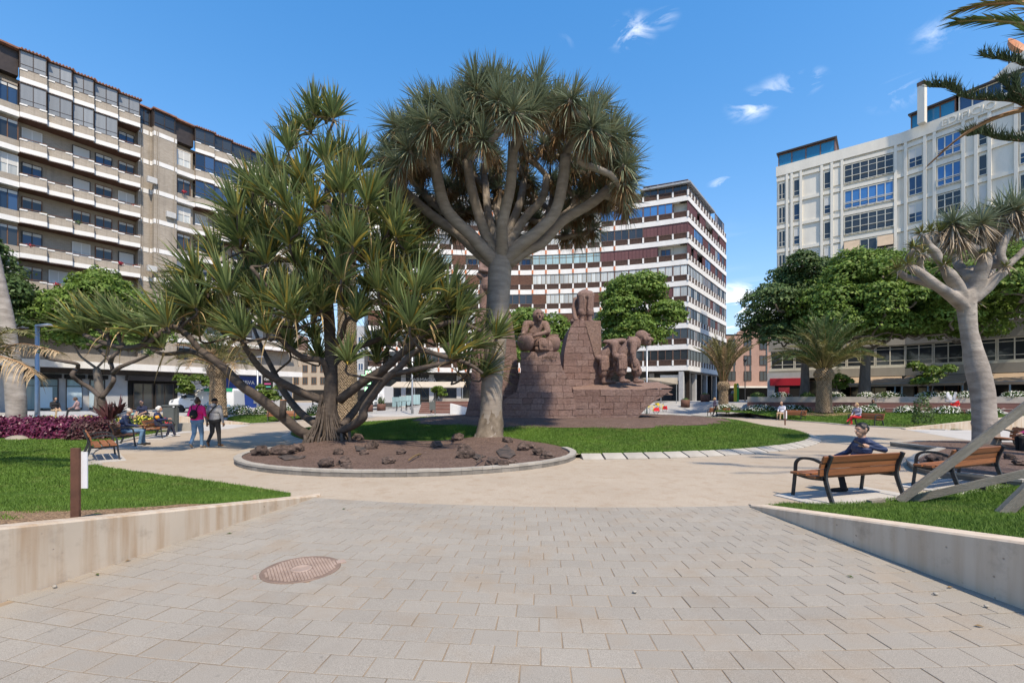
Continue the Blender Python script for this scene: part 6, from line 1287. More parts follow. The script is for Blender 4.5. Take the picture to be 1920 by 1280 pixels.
def stone_figures():
    B = [((0, .1, .5), (0, .02, 1.0), .36, .36), ((-.1, 0, 1.0), (.12, -.05, 1.35), .34, .31), ((-.4, -.08, 1.5), (.4, -.1, 1.48), .2, .2), ('b', (.12, -.2, 1.93), .31, .28, .35), ((.1, -.12, 1.72), (.05, -.05, 1.5), .25, .27), ('b', (.17, -.42, 1.9), .2, .15, .26), ((.19, -.56, 1.95), (.2, -.62, 1.85), .035, .055), ((.06, -.54, 2.02), (.3, -.54, 2.02), .042, .042), ((.1, -.565, 1.76), (.27, -.565, 1.76), .03, .03), ('b', (.18, -.5, 1.68), .11, .1, .09), ('b', (.06, -.5, 1.86), .07, .06, .09), ('b', (.3, -.5, 1.86), .07, .06, .09), ((.16, -.44, 1.62), (.14, -.4, 1.42), .07, .05),
         ((-.5, -.08, 1.5), (-.61, -.25, 1.1), .2, .185), ((-.6, -.26, 1.08), (-.78, -.6, .76), .125, .095), ((-.78, -.6, .76), (-.74, -.74, .62), .1, .09), ((.5, -.1, 1.48), (.6, -.3, 1.08), .2, .185), ((.58, -.32, 1.04), (.02, -.7, .84), .125, .095), ((.02, -.7, .84), (-.16, -.76, .78), .09, .07),
         ((-.05, .1, .3), (.3, -.5, .37), .37, .37), ((.38, .1, .28), (.58, -.36, .31), .33, .32), ((.1, -.55, .12), (.7, -.4, .1), .2, .2)]
    for k in range(6): B.append(((.12 + k * .1, -.82 + .02 * k, .6), (.18 + k * .09, -.8 + .03 * k, .08), .03, .045))
    for dx in (-.06, -.02, .02, .06): B.append(((-.73 + dx, -.74, .62), (-.7 + dx * 1.6, -.84, .36), .034, .026))
    z = P(0, 658, 24.2).z
    figure('stone_woman', 'stone woman in a headscarf kneeling between two jars', (P(1005, 0, 24.6).x, 24.75, z - .02), 0, B, .022, 2)
    jm = MB(); jm.lathe([(.2, 0), (.36, .12), (.45, .4), (.46, .55), (.4, .74), (.33, .8), (.36, .86), (.36, .9), (.28, .9), (.27, .8), (.02, .7)], 24)
    for px, y, s, lab in ((986, 24.15, .98, 'stone jar in the arms of the kneeling stone woman'), (1035, 24.7, 1.0, 'stone jar standing free beside the kneeling stone woman')):
        tag(link('stone_jar', jm.mesh('stone_jar', M_fig), None, (P(px, 0, y).x, y, z), 0, s), lab, 'jar', 'stone jars')
    # man bending away on the column
    B = []
    for s in (-1, 1): B += [((s*.22, 0, .1), (s*.21, 0, .5), .13, .165), ((s*.22, -.08, .07), (s*.26, -.4, .05), .12, .085), ((s*.21, 0, .56), (s*.21, 0, .64), .245, .25), ((s*.21, 0, .66), (s*.2, .03, 1.4), .215, .27), ((s*.08, -.2, .7), (s*.14, -.24, 1.45), .045, .05), ((s*.36, -.1, .72), (s*.34, -.15, 1.4), .04, .05)]
    B += [((-.2, .05, 1.52), (.2, .05, 1.52), .3, .3), ((0, .3, 1.6), (-.05, .9, 1.2), .36, .33), ((-.48, .5, 1.4), (-.64, .3, .85), .17, .13), ((-.64, .3, .85), (-.6, .1, .4), .12, .11), ((-.6, .1, .4), (-.56, .0, .2), .12, .14), ('b', (-.35, 1.2, .85), .24, .26, .28), ('b', (-.55, .25, .1), .3, .35, .22)]
    figure('stone_man', 'stone man bending over on top of the tall block column', (P(1100, 0, 25.6).x, 25.9, P(0, 601, 25.3).z - .03), 0, B, .024, 2)
    # two men stooping under a load, walking to the right
    def stoop(lead):
        B = [((0, 0, 1.15), (.1, 0, 1.35), .27, .29), ((.1, 0, 1.35), (.55, 0, 1.8), .31, .36), ((.42, -.3, 1.83), (.55, .3, 1.86), .23, .23), ((.62, 0, 1.9), (.84, 0, 2.0), .2, .19), ('b', (1.0, 0, 2.08), .33, .26, .31), ('b', (.93, 0, 2.18), .31, .28, .26), ((1.1, 0, 1.9), (1.26, 0, 1.84), .17, .13), ((1.28, 0, 2.1), (1.4, 0, 2.0), .07, .1), ((1.3, -.1, 1.9), (1.34, .1, 1.9), .04, .04), ((1.24, -.15, 2.2), (1.26, .15, 2.2), .065, .065), ((.98, -.26, 2.08), (1.0, -.28, 1.98), .06, .07), ('b', (1.2, -.16, 2.0), .1, .08, .1),
             ((.46, -.38, 1.82), (.4, -.5, 1.32), .18, .145), ((.4, -.5, 1.32), (.46, -.54, .92), .135, .1), ((.46, -.54, .92), (.48, -.54, .76), .115, .1), ((.46, .38, 1.78), (.66, .42, 1.3), .17, .13), ((.66, .42, 1.3), (.5, .42, .95), .12, .1),
             ((.0, -.17, 1.1), (-.05, -.18, .6), .25, .22), ((-.05, -.18, .56), (-.05, -.18, .5), .255, .25), ((-.03, -.18, .45), (-.04, -.18, .12), .16, .13), ((-.05, -.2, .07), (.28, -.24, .05), .11, .08), ((.05, .18, 1.1), (.58, .1, .92), .26, .27), ((.62, .1, .9), (.72, .1, .6), .24, .22), ((.72, .1, .56), (.73, .1, .5), .25, .25), ((.72, .1, .45), (.68, .1, .12), .14, .115), ((.66, .1, .07), (1.0, .08, .05), .11, .08), ((-.24, -.05, 1.2), (.26, -.05, 1.12), .17, .19)]
        for k in range(4): B.append(((-.2 + k*.11, -.42, 1.0), (-.2 + k*.11, -.43, .62), .035, .045)); B.append(((.42 + k*.1, -.18, .95 - .03*k), (.46 + k*.1, -.17, .6), .03, .04))
        for d in (-.06, -.02, .02, .06): B.append(((.47 + d, -.54, .74), (.48 + d * 1.3, -.54, .52), .034, .026))
        if not lead: B = [tuple((Vector(x) - Vector((.42, 0, 0)))[:] if isinstance(x, tuple) and x[0] > .6 and x[2] < .7 else x for x in b) for b in B if not (b[0] == 'b')] + [('b', (.95, 0, 1.75), .26, .22, .25), ((.1, -.3, 1.95), (.85, -.25, 2.02), .1, .13), ((.1, .1, 2.0), (.8, .0, 2.08), .1, .1)]
        return B
    zz = P(0, 716, 24.6).z
    figure('stone_man', 'leading stone man stooping on the prow, big nose over the lamp', (P(1163, 0, 24.6).x, 24.3, zz - .03), 0, stoop(True), .022, 2, scale=1.12)
    figure('stone_man', 'second stone man stooping behind the leading one on the prow', (P(1130, 0, 25.4).x, 25.2, zz - .05), .1, stoop(False), .026, 2, scale=1.13)
    # figure hidden behind the dragon tree trunk
    B = [((-.25, 0, .1), (-.25, 0, 1.3), .22, .24), ((.2, 0, .1), (.2, 0, 1.3), .22, .24), ((-.25, -.1, .06), (-.27, -.4, .05), .13, .1), ((.2, -.1, .06), (.22, -.4, .05), .13, .1), ((0, 0, 1.35), (0, 0, 1.7), .42, .4), ((0, 0, 1.75), (.05, .05, 2.6), .36, .42), ((-.1, -.05, 1.75), (-.45, -.15, 1.95), .25, .2), ((.05, 0, 2.8), (.05, -.05, 3.1), .18, .17), ('b', (.05, -.05, 3.3), .22, .24, .28), ((.45, 0, 2.6), (.62, -.1, 2.0), .17, .14), ((.62, -.1, 2.0), (.5, -.3, 1.6), .13, .1), ((-.3, 0, 2.6), (-.4, -.3, 2.2), .17, .15), ((-.4, -.3, 2.2), (0, -.45, 2.1), .13, .1)]
    figure('stone_dancer', 'standing stone figure half hidden by the tall dragon tree trunk', (P(914, 0, 26.2).x, 26.5, P(0, 577, 26.0).z - .03), 0, B, .04, 2)
stone_figures()
# ================================================================ lawns, steps and walls further back
def gz(x, y): return float(street_h(np.float64(x), np.float64(y)))
lawnB = [tuple(G(*t)[:2]) for t in [(1340, 782), (1400, 784), (1480, 788.5), (1545, 793), (1600, 798), (1700, 802), (1790, 806)]] + [(31, 25.5), (38.6, 30.2), (29.2, 35.2), (21.2, 39.6), (19.4, 43.5)]
def hfBk(x, y): return .03 + .5 * sstep(-7.5, -1.2, behind(x, y))
struct(link('lawn', poly_grid('lawn', lawnB, hfBk, M_turf, 1.0)))
grass('grass', 'green grass of the back lawn round the thick date palm', lawnB, hfBk, 42000, .06, .011)
sp2 = [(22.4, 26.2), (24.5, 25.6), (27.5, 26.3), (27.0, 28), (24, 28.2), (22.3, 27.6)]; struct(link('bare_soil', poly_grid('bare_soil', sp2, lambda x, y: hfBk(x, y) + .02, M_soil, .4)))
sp3 = [(24.2 + 2.2 * math.cos(a) * (1 + .15 * math.sin(3*a)), 35.6 + 1.3 * math.sin(a)) for a in np.linspace(0, 6.28, 20, endpoint=False)]; struct(link('bare_soil', poly_grid('bare_soil', sp3, lambda x, y: hfBk(x, y) + .02, M_soil, .5)))
lawnM = [tuple(G(*t)[:2]) for t in [(425, 789), (465, 794), (505, 792), (570, 787), (640, 781)]] + [(-12.5, 43.5), (-22.5, 37.5)]
hfM = lambda x, y: .03 + .25 * sstep(30, 38, y) + 0 * x
struct(link('lawn', poly_grid('lawn', lawnM, hfM, M_turf, 1.0))); grass('grass', 'green grass of the lawn behind the walking couple', lawnM, hfM, 16000, .06, .011)
def strip(name, label, pts, w, h, m, z=0.0, seg=None):
    t = thing(name, label, 'edging'); pts = [Vector(p) for p in pts]
    for a, b in zip(pts[:-1], pts[1:]):
        d = (b - a).normalized(); n = Vector((-d.y, d.x)) * w / 2; mb = MB(); q = [a - n, b - n, b + n, a + n]; mb.hexa([(p.x, p.y, z - .05) for p in q], [(p.x, p.y, z + h) for p in q]); mb.build('kerb_stone', m, t)
    return t
def resample(pts, L):
    pts = smooth_path([Vector((p[0], p[1], 0)) for p in pts], 6); out = [pts[0]]; acc = 0
    for a, b in zip(pts[:-1], pts[1:]):
        acc += (b - a).length
        if acc >= L: out.append(b); acc = 0
    return [(p.x, p.y) for p in out]
strip('lawn_edging', 'pale kerb curving behind the benches along the left lawn', resample([G(176, 873), G(160, 863), G(161, 853), G(172, 844), G(205, 833), G(260, 820), G(300, 813), G(340, 806)], .8), .32, .045, M_kerb)
strip('lawn_edging', 'pale kerb along the back lawn under the far benches', resample([G(1300, 779), G(1340, 782), G(1400, 784), G(1480, 788.5), G(1545, 793), G(1600, 798), G(1700, 803), G(1790, 807)], 1.2), .4, .05, M_kerb)
strip('lawn_edging', 'pale kerb along the lawn behind the walking couple', resample([G(425, 790), G(465, 795), G(505, 793), G(570, 788), G(640, 782)], 1.2), .4, .05, M_kerb)
conc = mat('path_concrete', (.42, .40, .37), .1, 1.2, .88, .25, 40)
def pave(poly, z=.010): struct(sheet('concrete_path', [tuple(G(*p)[:2]) for p in poly], z, conc))
pave([(1690, 804), (1790, 807), (1960, 806), (1960, 832), (1840, 829), (1770, 818)]); pave([(330, 800), (430, 795), (470, 797), (430, 804), (340, 812), (310, 818), (300, 812)]); pave([(690, 775), (840, 771), (1290, 771), (1300, 777), (900, 779), (700, 781)], .011)
def wedge(label, a, b, h0, h1, th, m):
    a, b = Vector(a), Vector(b); d = (b - a).normalized(); n = Vector((-d.y, d.x)) * th; t = thing('wedge_wall', label, 'wall'); mb = MB()
    mb.hexa([(a.x, a.y, -.05), (b.x, b.y, -.05), (b.x + n.x, b.y + n.y, -.05), (a.x + n.x, a.y + n.y, -.05)], [(a.x, a.y, h0), (b.x, b.y, h1), (b.x + n.x, b.y + n.y, h1), (a.x + n.x, a.y + n.y, h0)]); mb.build('wall_body', m, t)
wedge('low wedge shaped concrete wall ending the back lawn', G(1698, 805)[:2], (26.5, 24.0), .06, .75, .35, M_concL); wedge('low wedge shaped concrete wall beside the grey litter bin', (-22.8, 28.2), G(466, 795)[:2], .85, .06, .35, M_concL); wedge('white sloping wall by the ramp in front of the red steps', (-6.2, 46.5), (-1.8, 44.5), 1.1, .1, .3, M_white)
def steps(label, a, b, n, rise, depth, wall):
    a, b = Vector(a), Vector(b); d = (b - a).normalized(); nn = Vector((-d.y, d.x)); L = (b - a).length; t = thing('terrace_steps', label, 'steps', (a.x, a.y, 0), math.atan2(d.y, d.x))
    red = mat('red_paving', (.165, .082, .068), .15, 1.5, .85, .2, obj_rand=.08); nos = mat('step_nosing', (.30, .22, .19), .1, 2, .85, .1)
    for k in range(n):
        mb = MB(); mb.box(0, L, k * depth, n * depth, k * rise, (k + 1) * rise - .04); mb.cur = 1; mb.box(0, L, k * depth - .02, n * depth, (k + 1) * rise - .04, (k + 1) * rise); mb.build('step', [red, nos], t)
    if wall: mb = MB(); mb.box(0, L, n * depth - .02, n * depth + .3, n * rise - .1, n * rise + wall); mb.build('planter_wall', M_kerb, t); mb = MB(); mb.box(0, L, n * depth + .3, n * depth + 1.3, n * rise, n * rise + wall - .06); mb.build('planter_soil', M_mulch, t)
    return t
steps('long red brick terrace steps below the arcade with flowers along the top', ST_A, ST_B, 3, .44, .5, .45); steps('red brick steps with a flower wall left of the monument', (-8.3, 48.0), (8, 48.0), 4, .33, .5, .3); steps('short red stairway beside the black hand rail', (-9.6, 47.6), (-8.4, 47.6), 6, .2, .32, 0)
# ================================================================ benches
M_slat = mat('bench_wood', (.25, .098, .04), .25, 2.2, .5, .25, 25, stretch=(1, 14, 14), obj_rand=.14); M_iron = mat('bench_iron', (.045, .048, .052), .15, 4, .5, .1, metal=.4)
def bench_proto():
    L = 1.9; kit_ = {}
    s = MB(); s.box(-L/2, L/2, -.066, .066, -.018, .018); seat = s.mesh('seat_slat', M_slat)
    s = MB(); s.box(-L/2 + .02, L/2 - .02, -.017, .017, -.051, .051); back = s.mesh('back_slat', M_slat)
    f = MB()
    f.smooth = False
    def strap(pts, w, h):
        pts = smooth_path(pts, 4)
        for a, b in zip(pts[:-1], pts[1:]): f.bar(a, b + (b - a) * .12, w, h, (1, 0, 0))
    strap([(0, -.42, 0), (0, -.34, .22), (0, -.29, .42), (0, -.32, .58), (0, -.39, .77)], .06, .042); strap([(0, .30, 0), (0, .27, .25), (0, .25, .45), (0, .23, .60), (0, .12, .675), (0, -.1, .68), (0, -.33, .60)], .042, .042); strap([(0, -.3, .385), (0, .0, .37), (0, .25, .40)], .05, .042)
    return seat, back, f.mesh('end_frame', M_iron)
BENCH = bench_proto()
def bench(label, x, y, rz, group='park benches round the plaza', z=0.0, pad=True, paint=None):
    t = thing('park_bench', label, 'bench', (x, y, z), rz, group)
    for yy in (-.15, .01, .17): link('seat_slat', BENCH[0], t, (0, yy, .43 - .02 * (yy < 0)))
    for k, zz in enumerate((.495, .61, .715)):
        o = link('back_slat', BENCH[1], t, (0, (-.27, -.29, -.335)[k], zz)); o.rotation_euler = (R((4, 14, 20)[k]), 0, 0)
    for sx in (-.82, .82): link('end_frame', BENCH[2], t, (sx, 0, 0))
    if pad:
        o = MB(); o.box(-1.12, 1.12, -.5, .42, -.03, .022); struct(o.build('bench_pad', conc, None, loc=(x, y, z), rotz=rz))
    return t
def face(fx, fy): return math.atan2(fy, fx) - math.pi / 2
bench('brown slatted bench with the man in the blue jacket holding a phone', 5.72, 7.98, R(18)); bench('empty brown slatted bench behind the timber props', 8.55, 8.95, R(24)); bench('empty slatted bench nearest the white paper sign', -11.45, 13.0, face(.72, .69)); bench('slatted bench with the masked man reading', -13.55, 16.45, face(.87, .49)); bench('slatted bench with the man in the orange striped sweater', -15.0, 19.8, face(.93, .36))
bench('far bench beside the walking woman, before the yellowing palm', 18.3, 41.2, face(-.75, -.66)); bench('far bench with the man in the white shirt', 20.7, 34.4, face(-.85, -.52)); bench('far bench with the woman in red trousers', 21.2, 27.9, face(-.97, -.25)); bench('bench at the right edge with the woman in magenta', 15.25, 13.9, face(-.95, .3)); bench('far empty bench half hidden by the left limb of the screw pine', -16.0, 32.2, face(.35, -.93)); bench('far bench with the reclining person in blue, behind the screw pine trunk', -13.2, 33.6, face(.25, -.97))
g_ = bench('pale grey bench with the man in the cap by the flower bed', -21.4, 26.0, face(.2, -.98), 'park benches round the plaza', .15, False)
pw = mat('pale_wood', (.42, .38, .34), .1, 3, .8, .2)
for ch in g_.children:
    if 'slat' in ch.name: me = ch.data.copy(); me.materials.clear(); me.materials.append(pw); ch.data = me
# ================================================================ people
SKINS = {}
def skin(c): 
    k = 'skin_%d' % int(c[0] * 1000); return mat(k, c, .12, 8, .5, .05, 60)
def cloth(name, c, var=.15): return mat('cloth_' + name, c, var, 6, .85, .35, 40)
def person(label, loc, rz, J, cols, hair=None, group=None, voxel=.014, fingers=False, extras=None, scale=1.0, wide=1.0, sleeve=True, quilt=False, skirt=None):
    """J: joints in metres, facing +y. cols: dict(skin, top, legs, shoe)"""
    mb = MB(); B = []
    V = {k: Vector(v) for k, v in J.items()}
    def c(a, b, ra, rb, tag): B.append((Vector(a), Vector(b), ra, rb, tag)); capsule(mb, a, b, ra, rb, 12)
    pel, ch, nk, hd = V['pel'], V['ch'], V['nk'], V['hd']; across = (V['shr'] - V['shl']).normalized(); W = wide
    hx = Vector((.075 * W, 0, 0)); c(pel - hx, pel + hx, .125 * W, .125 * W, 'legs')
    mid = pel.lerp(ch, .5); c(mid - across * .05 * W, mid + across * .05 * W, .125 * W, .125 * W, 'top'); c(pel.lerp(ch, .22) - across * .06 * W, pel.lerp(ch, .22) + across * .06 * W, .13 * W, .13 * W, 'top')
    c(ch - across * .075 * W, ch + across * .075 * W, .128 * W, .128 * W, 'top'); c(V['shl'] * .92 + V['shr'] * .08, V['shr'] * .92 + V['shl'] * .08, .072 * W, .072 * W, 'top'); c(nk - (hd - nk) * .35, nk.lerp(hd, .4), .06, .055, 'skin'); c(nk - (hd - nk) * .45, nk - (hd - nk) * .1, .085, .07, 'top')
    fwd = V.get('look', Vector((0, 1, 0))).normalized(); up = Vector((0, 0, 1)); rt = fwd.cross(up).normalized()
    c(hd - up * .005 - fwd * .015, hd + up * .03 - fwd * .02, .09, .088, 'skin'); c(hd + fwd * .015 - up * .03, hd + fwd * .03 - up * .075, .072, .05, 'skin')       # skull, jaw
    c(hd + fwd * .085 - up * .005, hd + fwd * .104 - up * .03, .012, .016, 'skin'); c(hd + fwd * .075 + up * .025 - rt * .035, hd + fwd * .075 + up * .025 + rt * .035, .016, .016, 'skin'); c(hd + fwd * .08 - up * .062 - rt * .02, hd + fwd * .08 - up * .062 + rt * .02, .012, .012, 'skin')
    for s in (-1, 1): c(hd + rt * s * .088 - up * .03, hd + rt * s * .094 + up * .015 - fwd * .012, .014, .017, 'skin')
    for s in 'lr':
        sh, el, wr = V['sh' + s], V['el' + s], V['wr' + s]; c(sh, el, .062 * W, .05 * W, 'top'); c(el, wr, .049 * W, .034, 'top' if sleeve is True else 'skin')
        hdv = (V.get('hn' + s, wr + (wr - el).normalized() * .1) - wr); hn = wr + hdv; c(wr, wr.lerp(hn, .75), .03, .034, 'skin')
        d = hdv.normalized(); pn = V.get('pn' + s, Vector((0, 0, -1))); pn = (pn - d * pn.dot(d)).normalized(); sd = d.cross(pn)
        if fingers:
            for k in range(4):
                o = sd * (k - 1.5) * .019; b0 = wr + hdv * .85 + o; l = (.035, .042, .04, .03)[k]; b1 = b0 + d * l + pn * .008; b2 = b1 + (d * .6 + pn * .8).normalized() * l * .8; c(b0, b1, .0095, .009, 'skin'); c(b1, b2, .009, .0078, 'skin')
            b0 = wr + hdv * .35 - sd * .03; b1 = b0 + (d * .7 - sd * .5 + pn * .3).normalized() * .04; c(b0, b1, .012, .0105, 'skin'); c(b1, b1 + (d + pn * .5).normalized() * .03, .0105, .009, 'skin')
        else:
            for k in range(4):
                o = sd * (k - 1.5) * .02; b0 = wr + hdv * .8 + o; c(b0, b0 + (d + pn * .5).normalized() * .065, .0115, .010, 'skin')
            b0 = wr + hdv * .35 - sd * .03; c(b0, b0 + (d * .8 - sd * .4).normalized() * .05, .013, .011, 'skin')
        hp = pel + Vector((.09 * (1 if s == 'r' else -1), 0, -.03)); kn, an, to = V['kn' + s], V['an' + s], V['to' + s]
        c(hp, kn, .092 * W, .065 * W, 'legs'); c(kn, an, .062 * W, .048, 'legs'); c(an - (an - kn).normalized() * .08, an, .055, .053, 'legs'); back_ = (an - to).normalized(); c(an + Vector((0, 0, -.035)) + back_ * .03, to, .042, .036, 'shoe')
    me = remesh(mb, voxel, 2, 'person'); names = ['skin', 'top', 'legs', 'shoe']
    for n in names: me.materials.append(cols[n])
    n = len(me.polygons); C = np.empty(n * 3); me.polygons.foreach_get('center', C); C = C.reshape(-1, 3); best = np.full(n, 1e9); mi = np.zeros(n, np.int32)
    for a, b, ra, rb, tg in B:
        a_, b_ = np.array(a), np.array(b); ab = b_ - a_; t = np.clip(((C - a_) @ ab) / max(1e-9, ab @ ab), 0, 1); d = np.linalg.norm(C - (a_ + t[:, None] * ab), axis=1) - (ra + (rb - ra) * t)
        k = d < best; best[k] = d[k]; mi[k] = names.index(tg)
    me.polygons.foreach_set('material_index', mi); me.polygons.foreach_set('use_smooth', np.ones(n, bool)); me.update()
    o = link('person', me, None, loc, rz, scale); tag(o, label, 'person', group)
    if hair:
        hm, style = hair; h = MB(); cc = hd - fwd * .02 + up * .02; nn, mm = 18, 12; R_ = .1; vs = []
        for i in range(mm + 1):
            th = (math.pi * (.62 if style != 'cap' else .5)) * i / mm
            for k in range(nn):
                a = 2 * math.pi * k / nn; front = math.cos(a); lim = 1.0 if front < .2 else (1 - .52 * (front - .2) / .8); t2 = th * lim; rr = R_ * (1 + (random.uniform(-.06, .07) if style != 'cap' else .03)); vs.append(cc + up * math.cos(t2) * rr * 1.04 + (fwd * math.cos(a) * 1.02 + rt * math.sin(a) * .93) * math.sin(t2) * rr)
        h.smooth = True; h.add(vs, [(i*nn + k, i*nn + (k+1) % nn, (i+1)*nn + (k+1) % nn, (i+1)*nn + k) for i in range(mm) for k in range(nn)])
        if style == 'bun': h.ball(cc + up * .115 - fwd * .02, .05, .05, .04); h.ball(cc - fwd * .06 - up * .02, .07, .06, .08)
        if style == 'long': h.tube([cc - fwd * .06, cc - fwd * .085 - up * .1, cc - fwd * .08 - up * .17], [.085, .075, .05], 10); [h.tube([cc + rt * s * .07 - fwd * .02, cc + rt * s * .09 - up * .1 - fwd * .01], [.045, .03], 8) for s in (-1, 1)]
        if style == 'bob': h.ball(cc - fwd * .04 - up * .03, .1, .1, .1, 12, 8, .04); [h.ball(cc + rt * s * .06 - up * .04, .05, .06, .08, 10, 7, .05) for s in (-1, 1)]
        if style == 'cap': h.hexa([cc + fwd * .08 - rt * .07 + up * .01, cc + fwd * .08 + rt * .07 + up * .01, cc + fwd * .17 + rt * .05 - up * .005, cc + fwd * .17 - rt * .05 - up * .005], [cc + fwd * .08 - rt * .07 + up * .025, cc + fwd * .08 + rt * .07 + up * .025, cc + fwd * .17 + rt * .05 + up * .006, cc + fwd * .17 - rt * .05 + up * .006])
        h.build('hair' if style != 'cap' else 'cap', hm, o)
    if extras: extras(o, V)
    return o
def stand(stride=.0, lean=0, arm=.0, H=1.0):
    s = stride
    return dict(pel=(0, 0, .93), ch=(0, lean * .5, 1.27), nk=(0, lean * .8, 1.45), hd=(0, lean + .01, 1.585), shl=(-.19, lean * .7, 1.39), shr=(.19, lean * .7, 1.39), ell=(-.25, -.02 + arm, 1.12), elr=(.25, -.02 - arm, 1.12), wrl=(-.25, .08 + arm * 1.6, .9), wrr=(.25, .08 - arm * 1.6, .9),
                knl=(-.1, .03 + s * .5, .5), knr=(.1, .03 - s * .35, .5), anl=(-.1, s, .1), anr=(.1, -s, .11 + abs(s) * .25), tol=(-.11, s + .16, .04), tor=(.11, -s + .13, .05 + abs(s) * .05))
def sit(lean=-.06, knee=.0, spread=.1, hd=(0, .02, 1.27), arms=None):
    d = dict(pel=(0, -.1, .535), ch=(0, -.1 + lean * .8, .88), nk=(0, -.1 + lean, 1.08), hd=hd, shl=(-.19, -.1 + lean, 1.0), shr=(.19, -.1 + lean, 1.0), ell=(-.25, -.02, .75), elr=(.25, -.02, .75), wrl=(-.12, .22, .66), wrr=(.12, .22, .66), knl=(-spread, .34, .51), knr=(spread, .34, .51), anl=(-spread, .36 + knee, .1), anr=(spread, .34 - knee, .1), tol=(-spread - .02, .53 + knee, .04), tor=(spread + .02, .5 - knee, .04))
    if arms: d.update(arms)
    return d
H_BLK = mat('black_hair', (.012, .01, .009), .3, 30, .45, .6, 90, stretch=(1, 1, .2)); H_GRY = mat('grey_hair', (.42, .41, .39), .25, 30, .6, .6, 90); H_WHT = mat('white_hair', (.62, .6, .57), .15, 30, .6, .6, 90); H_BLO = mat('fair_hair', (.38, .25, .11), .3, 30, .5, .6, 90); H_BRN = mat('brown_hair', (.06, .035, .02), .3, 30, .5, .6, 90); H_CAP = cloth('black_cap', (.012, .012, .014)); H_RED = cloth('red_cap', (.5, .03, .02)); H_NAV = cloth('navy_cap', (.02, .03, .07))
SK1 = skin((.42, .25, .17)); SK2 = skin((.30, .165, .10)); SK3 = skin((.47, .29, .205)); BLKSHOE = cloth('black_shoe', (.015, .015, .016)); DK = cloth('dark_trousers', (.02, .021, .026)); JEAN = cloth('jeans', (.11, .2, .32), .3); GREYTR = cloth('charcoal_trousers', (.035, .033, .033))
def bench_pt(bx, by, rz, dx, dy=0): return (bx + math.cos(rz) * dx - math.sin(rz) * dy, by + math.sin(rz) * dx + math.cos(rz) * dy, .0)
NAVY = mat('quilted_navy', (.018, .032, .095), .15, 5, .38, .0)
def quilt_mat():
    m, nt, N, L, b = nodes_of('quilted_navy_jacket'); v = coord(nt); w = N.new('ShaderNodeTexWave'); w.bands_direction = 'Z'; w.wave_profile = 'SIN'; w.inputs['Scale'].default_value = 5.5; w.inputs['Distortion'].default_value = 1.5; w.inputs['Detail'].default_value = 2; L.new(v, w.inputs['Vector'])
    b.inputs['Base Color'].default_value = (.016, .028, .08, 1); b.inputs['Roughness'].default_value = .6; bump(nt, b, w.outputs['Fac'], .3, .015); return m
QN = quilt_mat()
def phone_ex(o, V):
    w = V['wrl'] + Vector((-.13, .07, .06)); mb = MB(); mb.box(-.037, .037, -.075, .075, -.004, .004); t = mb.build('phone', mat('phone_black', (.02, .02, .022), .1, 3, .25, 0)); t.location = o.matrix_basis @ w; t.rotation_euler = (R(25), R(-15), o.rotation_euler.z + R(35)); tag(t, 'dark phone in the hand of the man in the blue jacket', 'phone')
rz = R(18); J = sit(-.16, .0, .1, (-.03, -.14, 1.145)); J.update(pel=(0, -.14, .535), nk=(0, -.21, 1.0), hd=(-.03, -.21, 1.15), ch=(0, -.2, .82), shl=(-.05, -.33, .95), shr=(.14, -.04, .95), ell=(.2, -.43, .82), wrl=(-.06, -.36, .87), hnl=(-.15, -.31, .90), elr=(.12, .12, .73), wrr=(-.04, .24, .64), hnr=(-.1, .3, .62), knl=(-.05, .3, .55), anl=(.16, .42, .36), tol=(.08, .58, .34), knr=(.1, .3, .52), anr=(-.02, .1, .1), tor=(-.16, .2, .05), look=(-1, .25, .02), pnl=(.3, .2, -1))
person('man in a quilted navy jacket sitting with his arm over the bench back', bench_pt(5.72, 7.98, rz, .27, .1), rz, J, dict(skin=SK1, top=QN, legs=DK, shoe=BLKSHOE), (H_BLK, 'short'), None, .008, True, phone_ex)
mb = MB(); mb.box(-.2, .2, -.03, .03, 0, .34); mbm = mat('checked_paper', (.6, .6, .62), .1, 4, .8, 0)
def check_mat():
    m, nt, N, L, b = nodes_of('checked_bag'); ck = N.new('ShaderNodeTexBrick'); ck.inputs['Scale'].default_value = 14; ck.inputs['Color1'].default_value = (.62, .62, .66, 1); ck.inputs['Color2'].default_value = (.1, .11, .16, 1); ck.inputs['Mortar'].default_value = (.7, .7, .72, 1); L.new(coord(nt, 'Object', (1, 0, 1)), ck.inputs['Vector']); L.new(ck.outputs[0], b.inputs['Base Color']); return m
mb = MB(); mb.box(-.17, .17, -.12, .12, 0, .16); o = mb.build('shopping_bag', check_mat(), None, loc=(*bench_pt(5.72, 7.98, rz, -.28, -.05)[:2], .45), rotz=rz); tag(o, 'checked bag on the bench beside the man in the navy jacket', 'bag')
# walking couple
def backpack(o, V):
    t = thing('backpack', 'small black backpack on the woman in magenta', 'backpack'); t.location = o.location; t.rotation_euler = o.rotation_euler; m = cloth('backpack', (.012, .012, .014)); mb = MB(); mb.ball((0, -.19, 1.14), .13, .075, .16, 14, 10); mb.build('bag_body', m, t); mb = MB(); mb.ball((0, -.25, 1.08), .09, .04, .07, 12, 8); mb.build('pocket', m, t)
    for s in (-1, 1): mb = MB(); mb.tube(smooth_path([(s*.07, -.17, 1.26), (s*.1, -.145, 1.4), (s*.12, -.02, 1.475), (s*.13, .11, 1.38)], 4), .014, 6); mb.build('strap', m, t)
    mb = MB(); mb.lathe([(.001, 0), (.02, 0), (.02, .01), (.001, .01)], 10); q = mb.build('badge', mat('gold_badge', (.5, .35, .12), .1, 3, .4, 0, metal=.6), t); q.location = (0, -.291, 1.08); q.rotation_euler = (R(90), 0, 0)
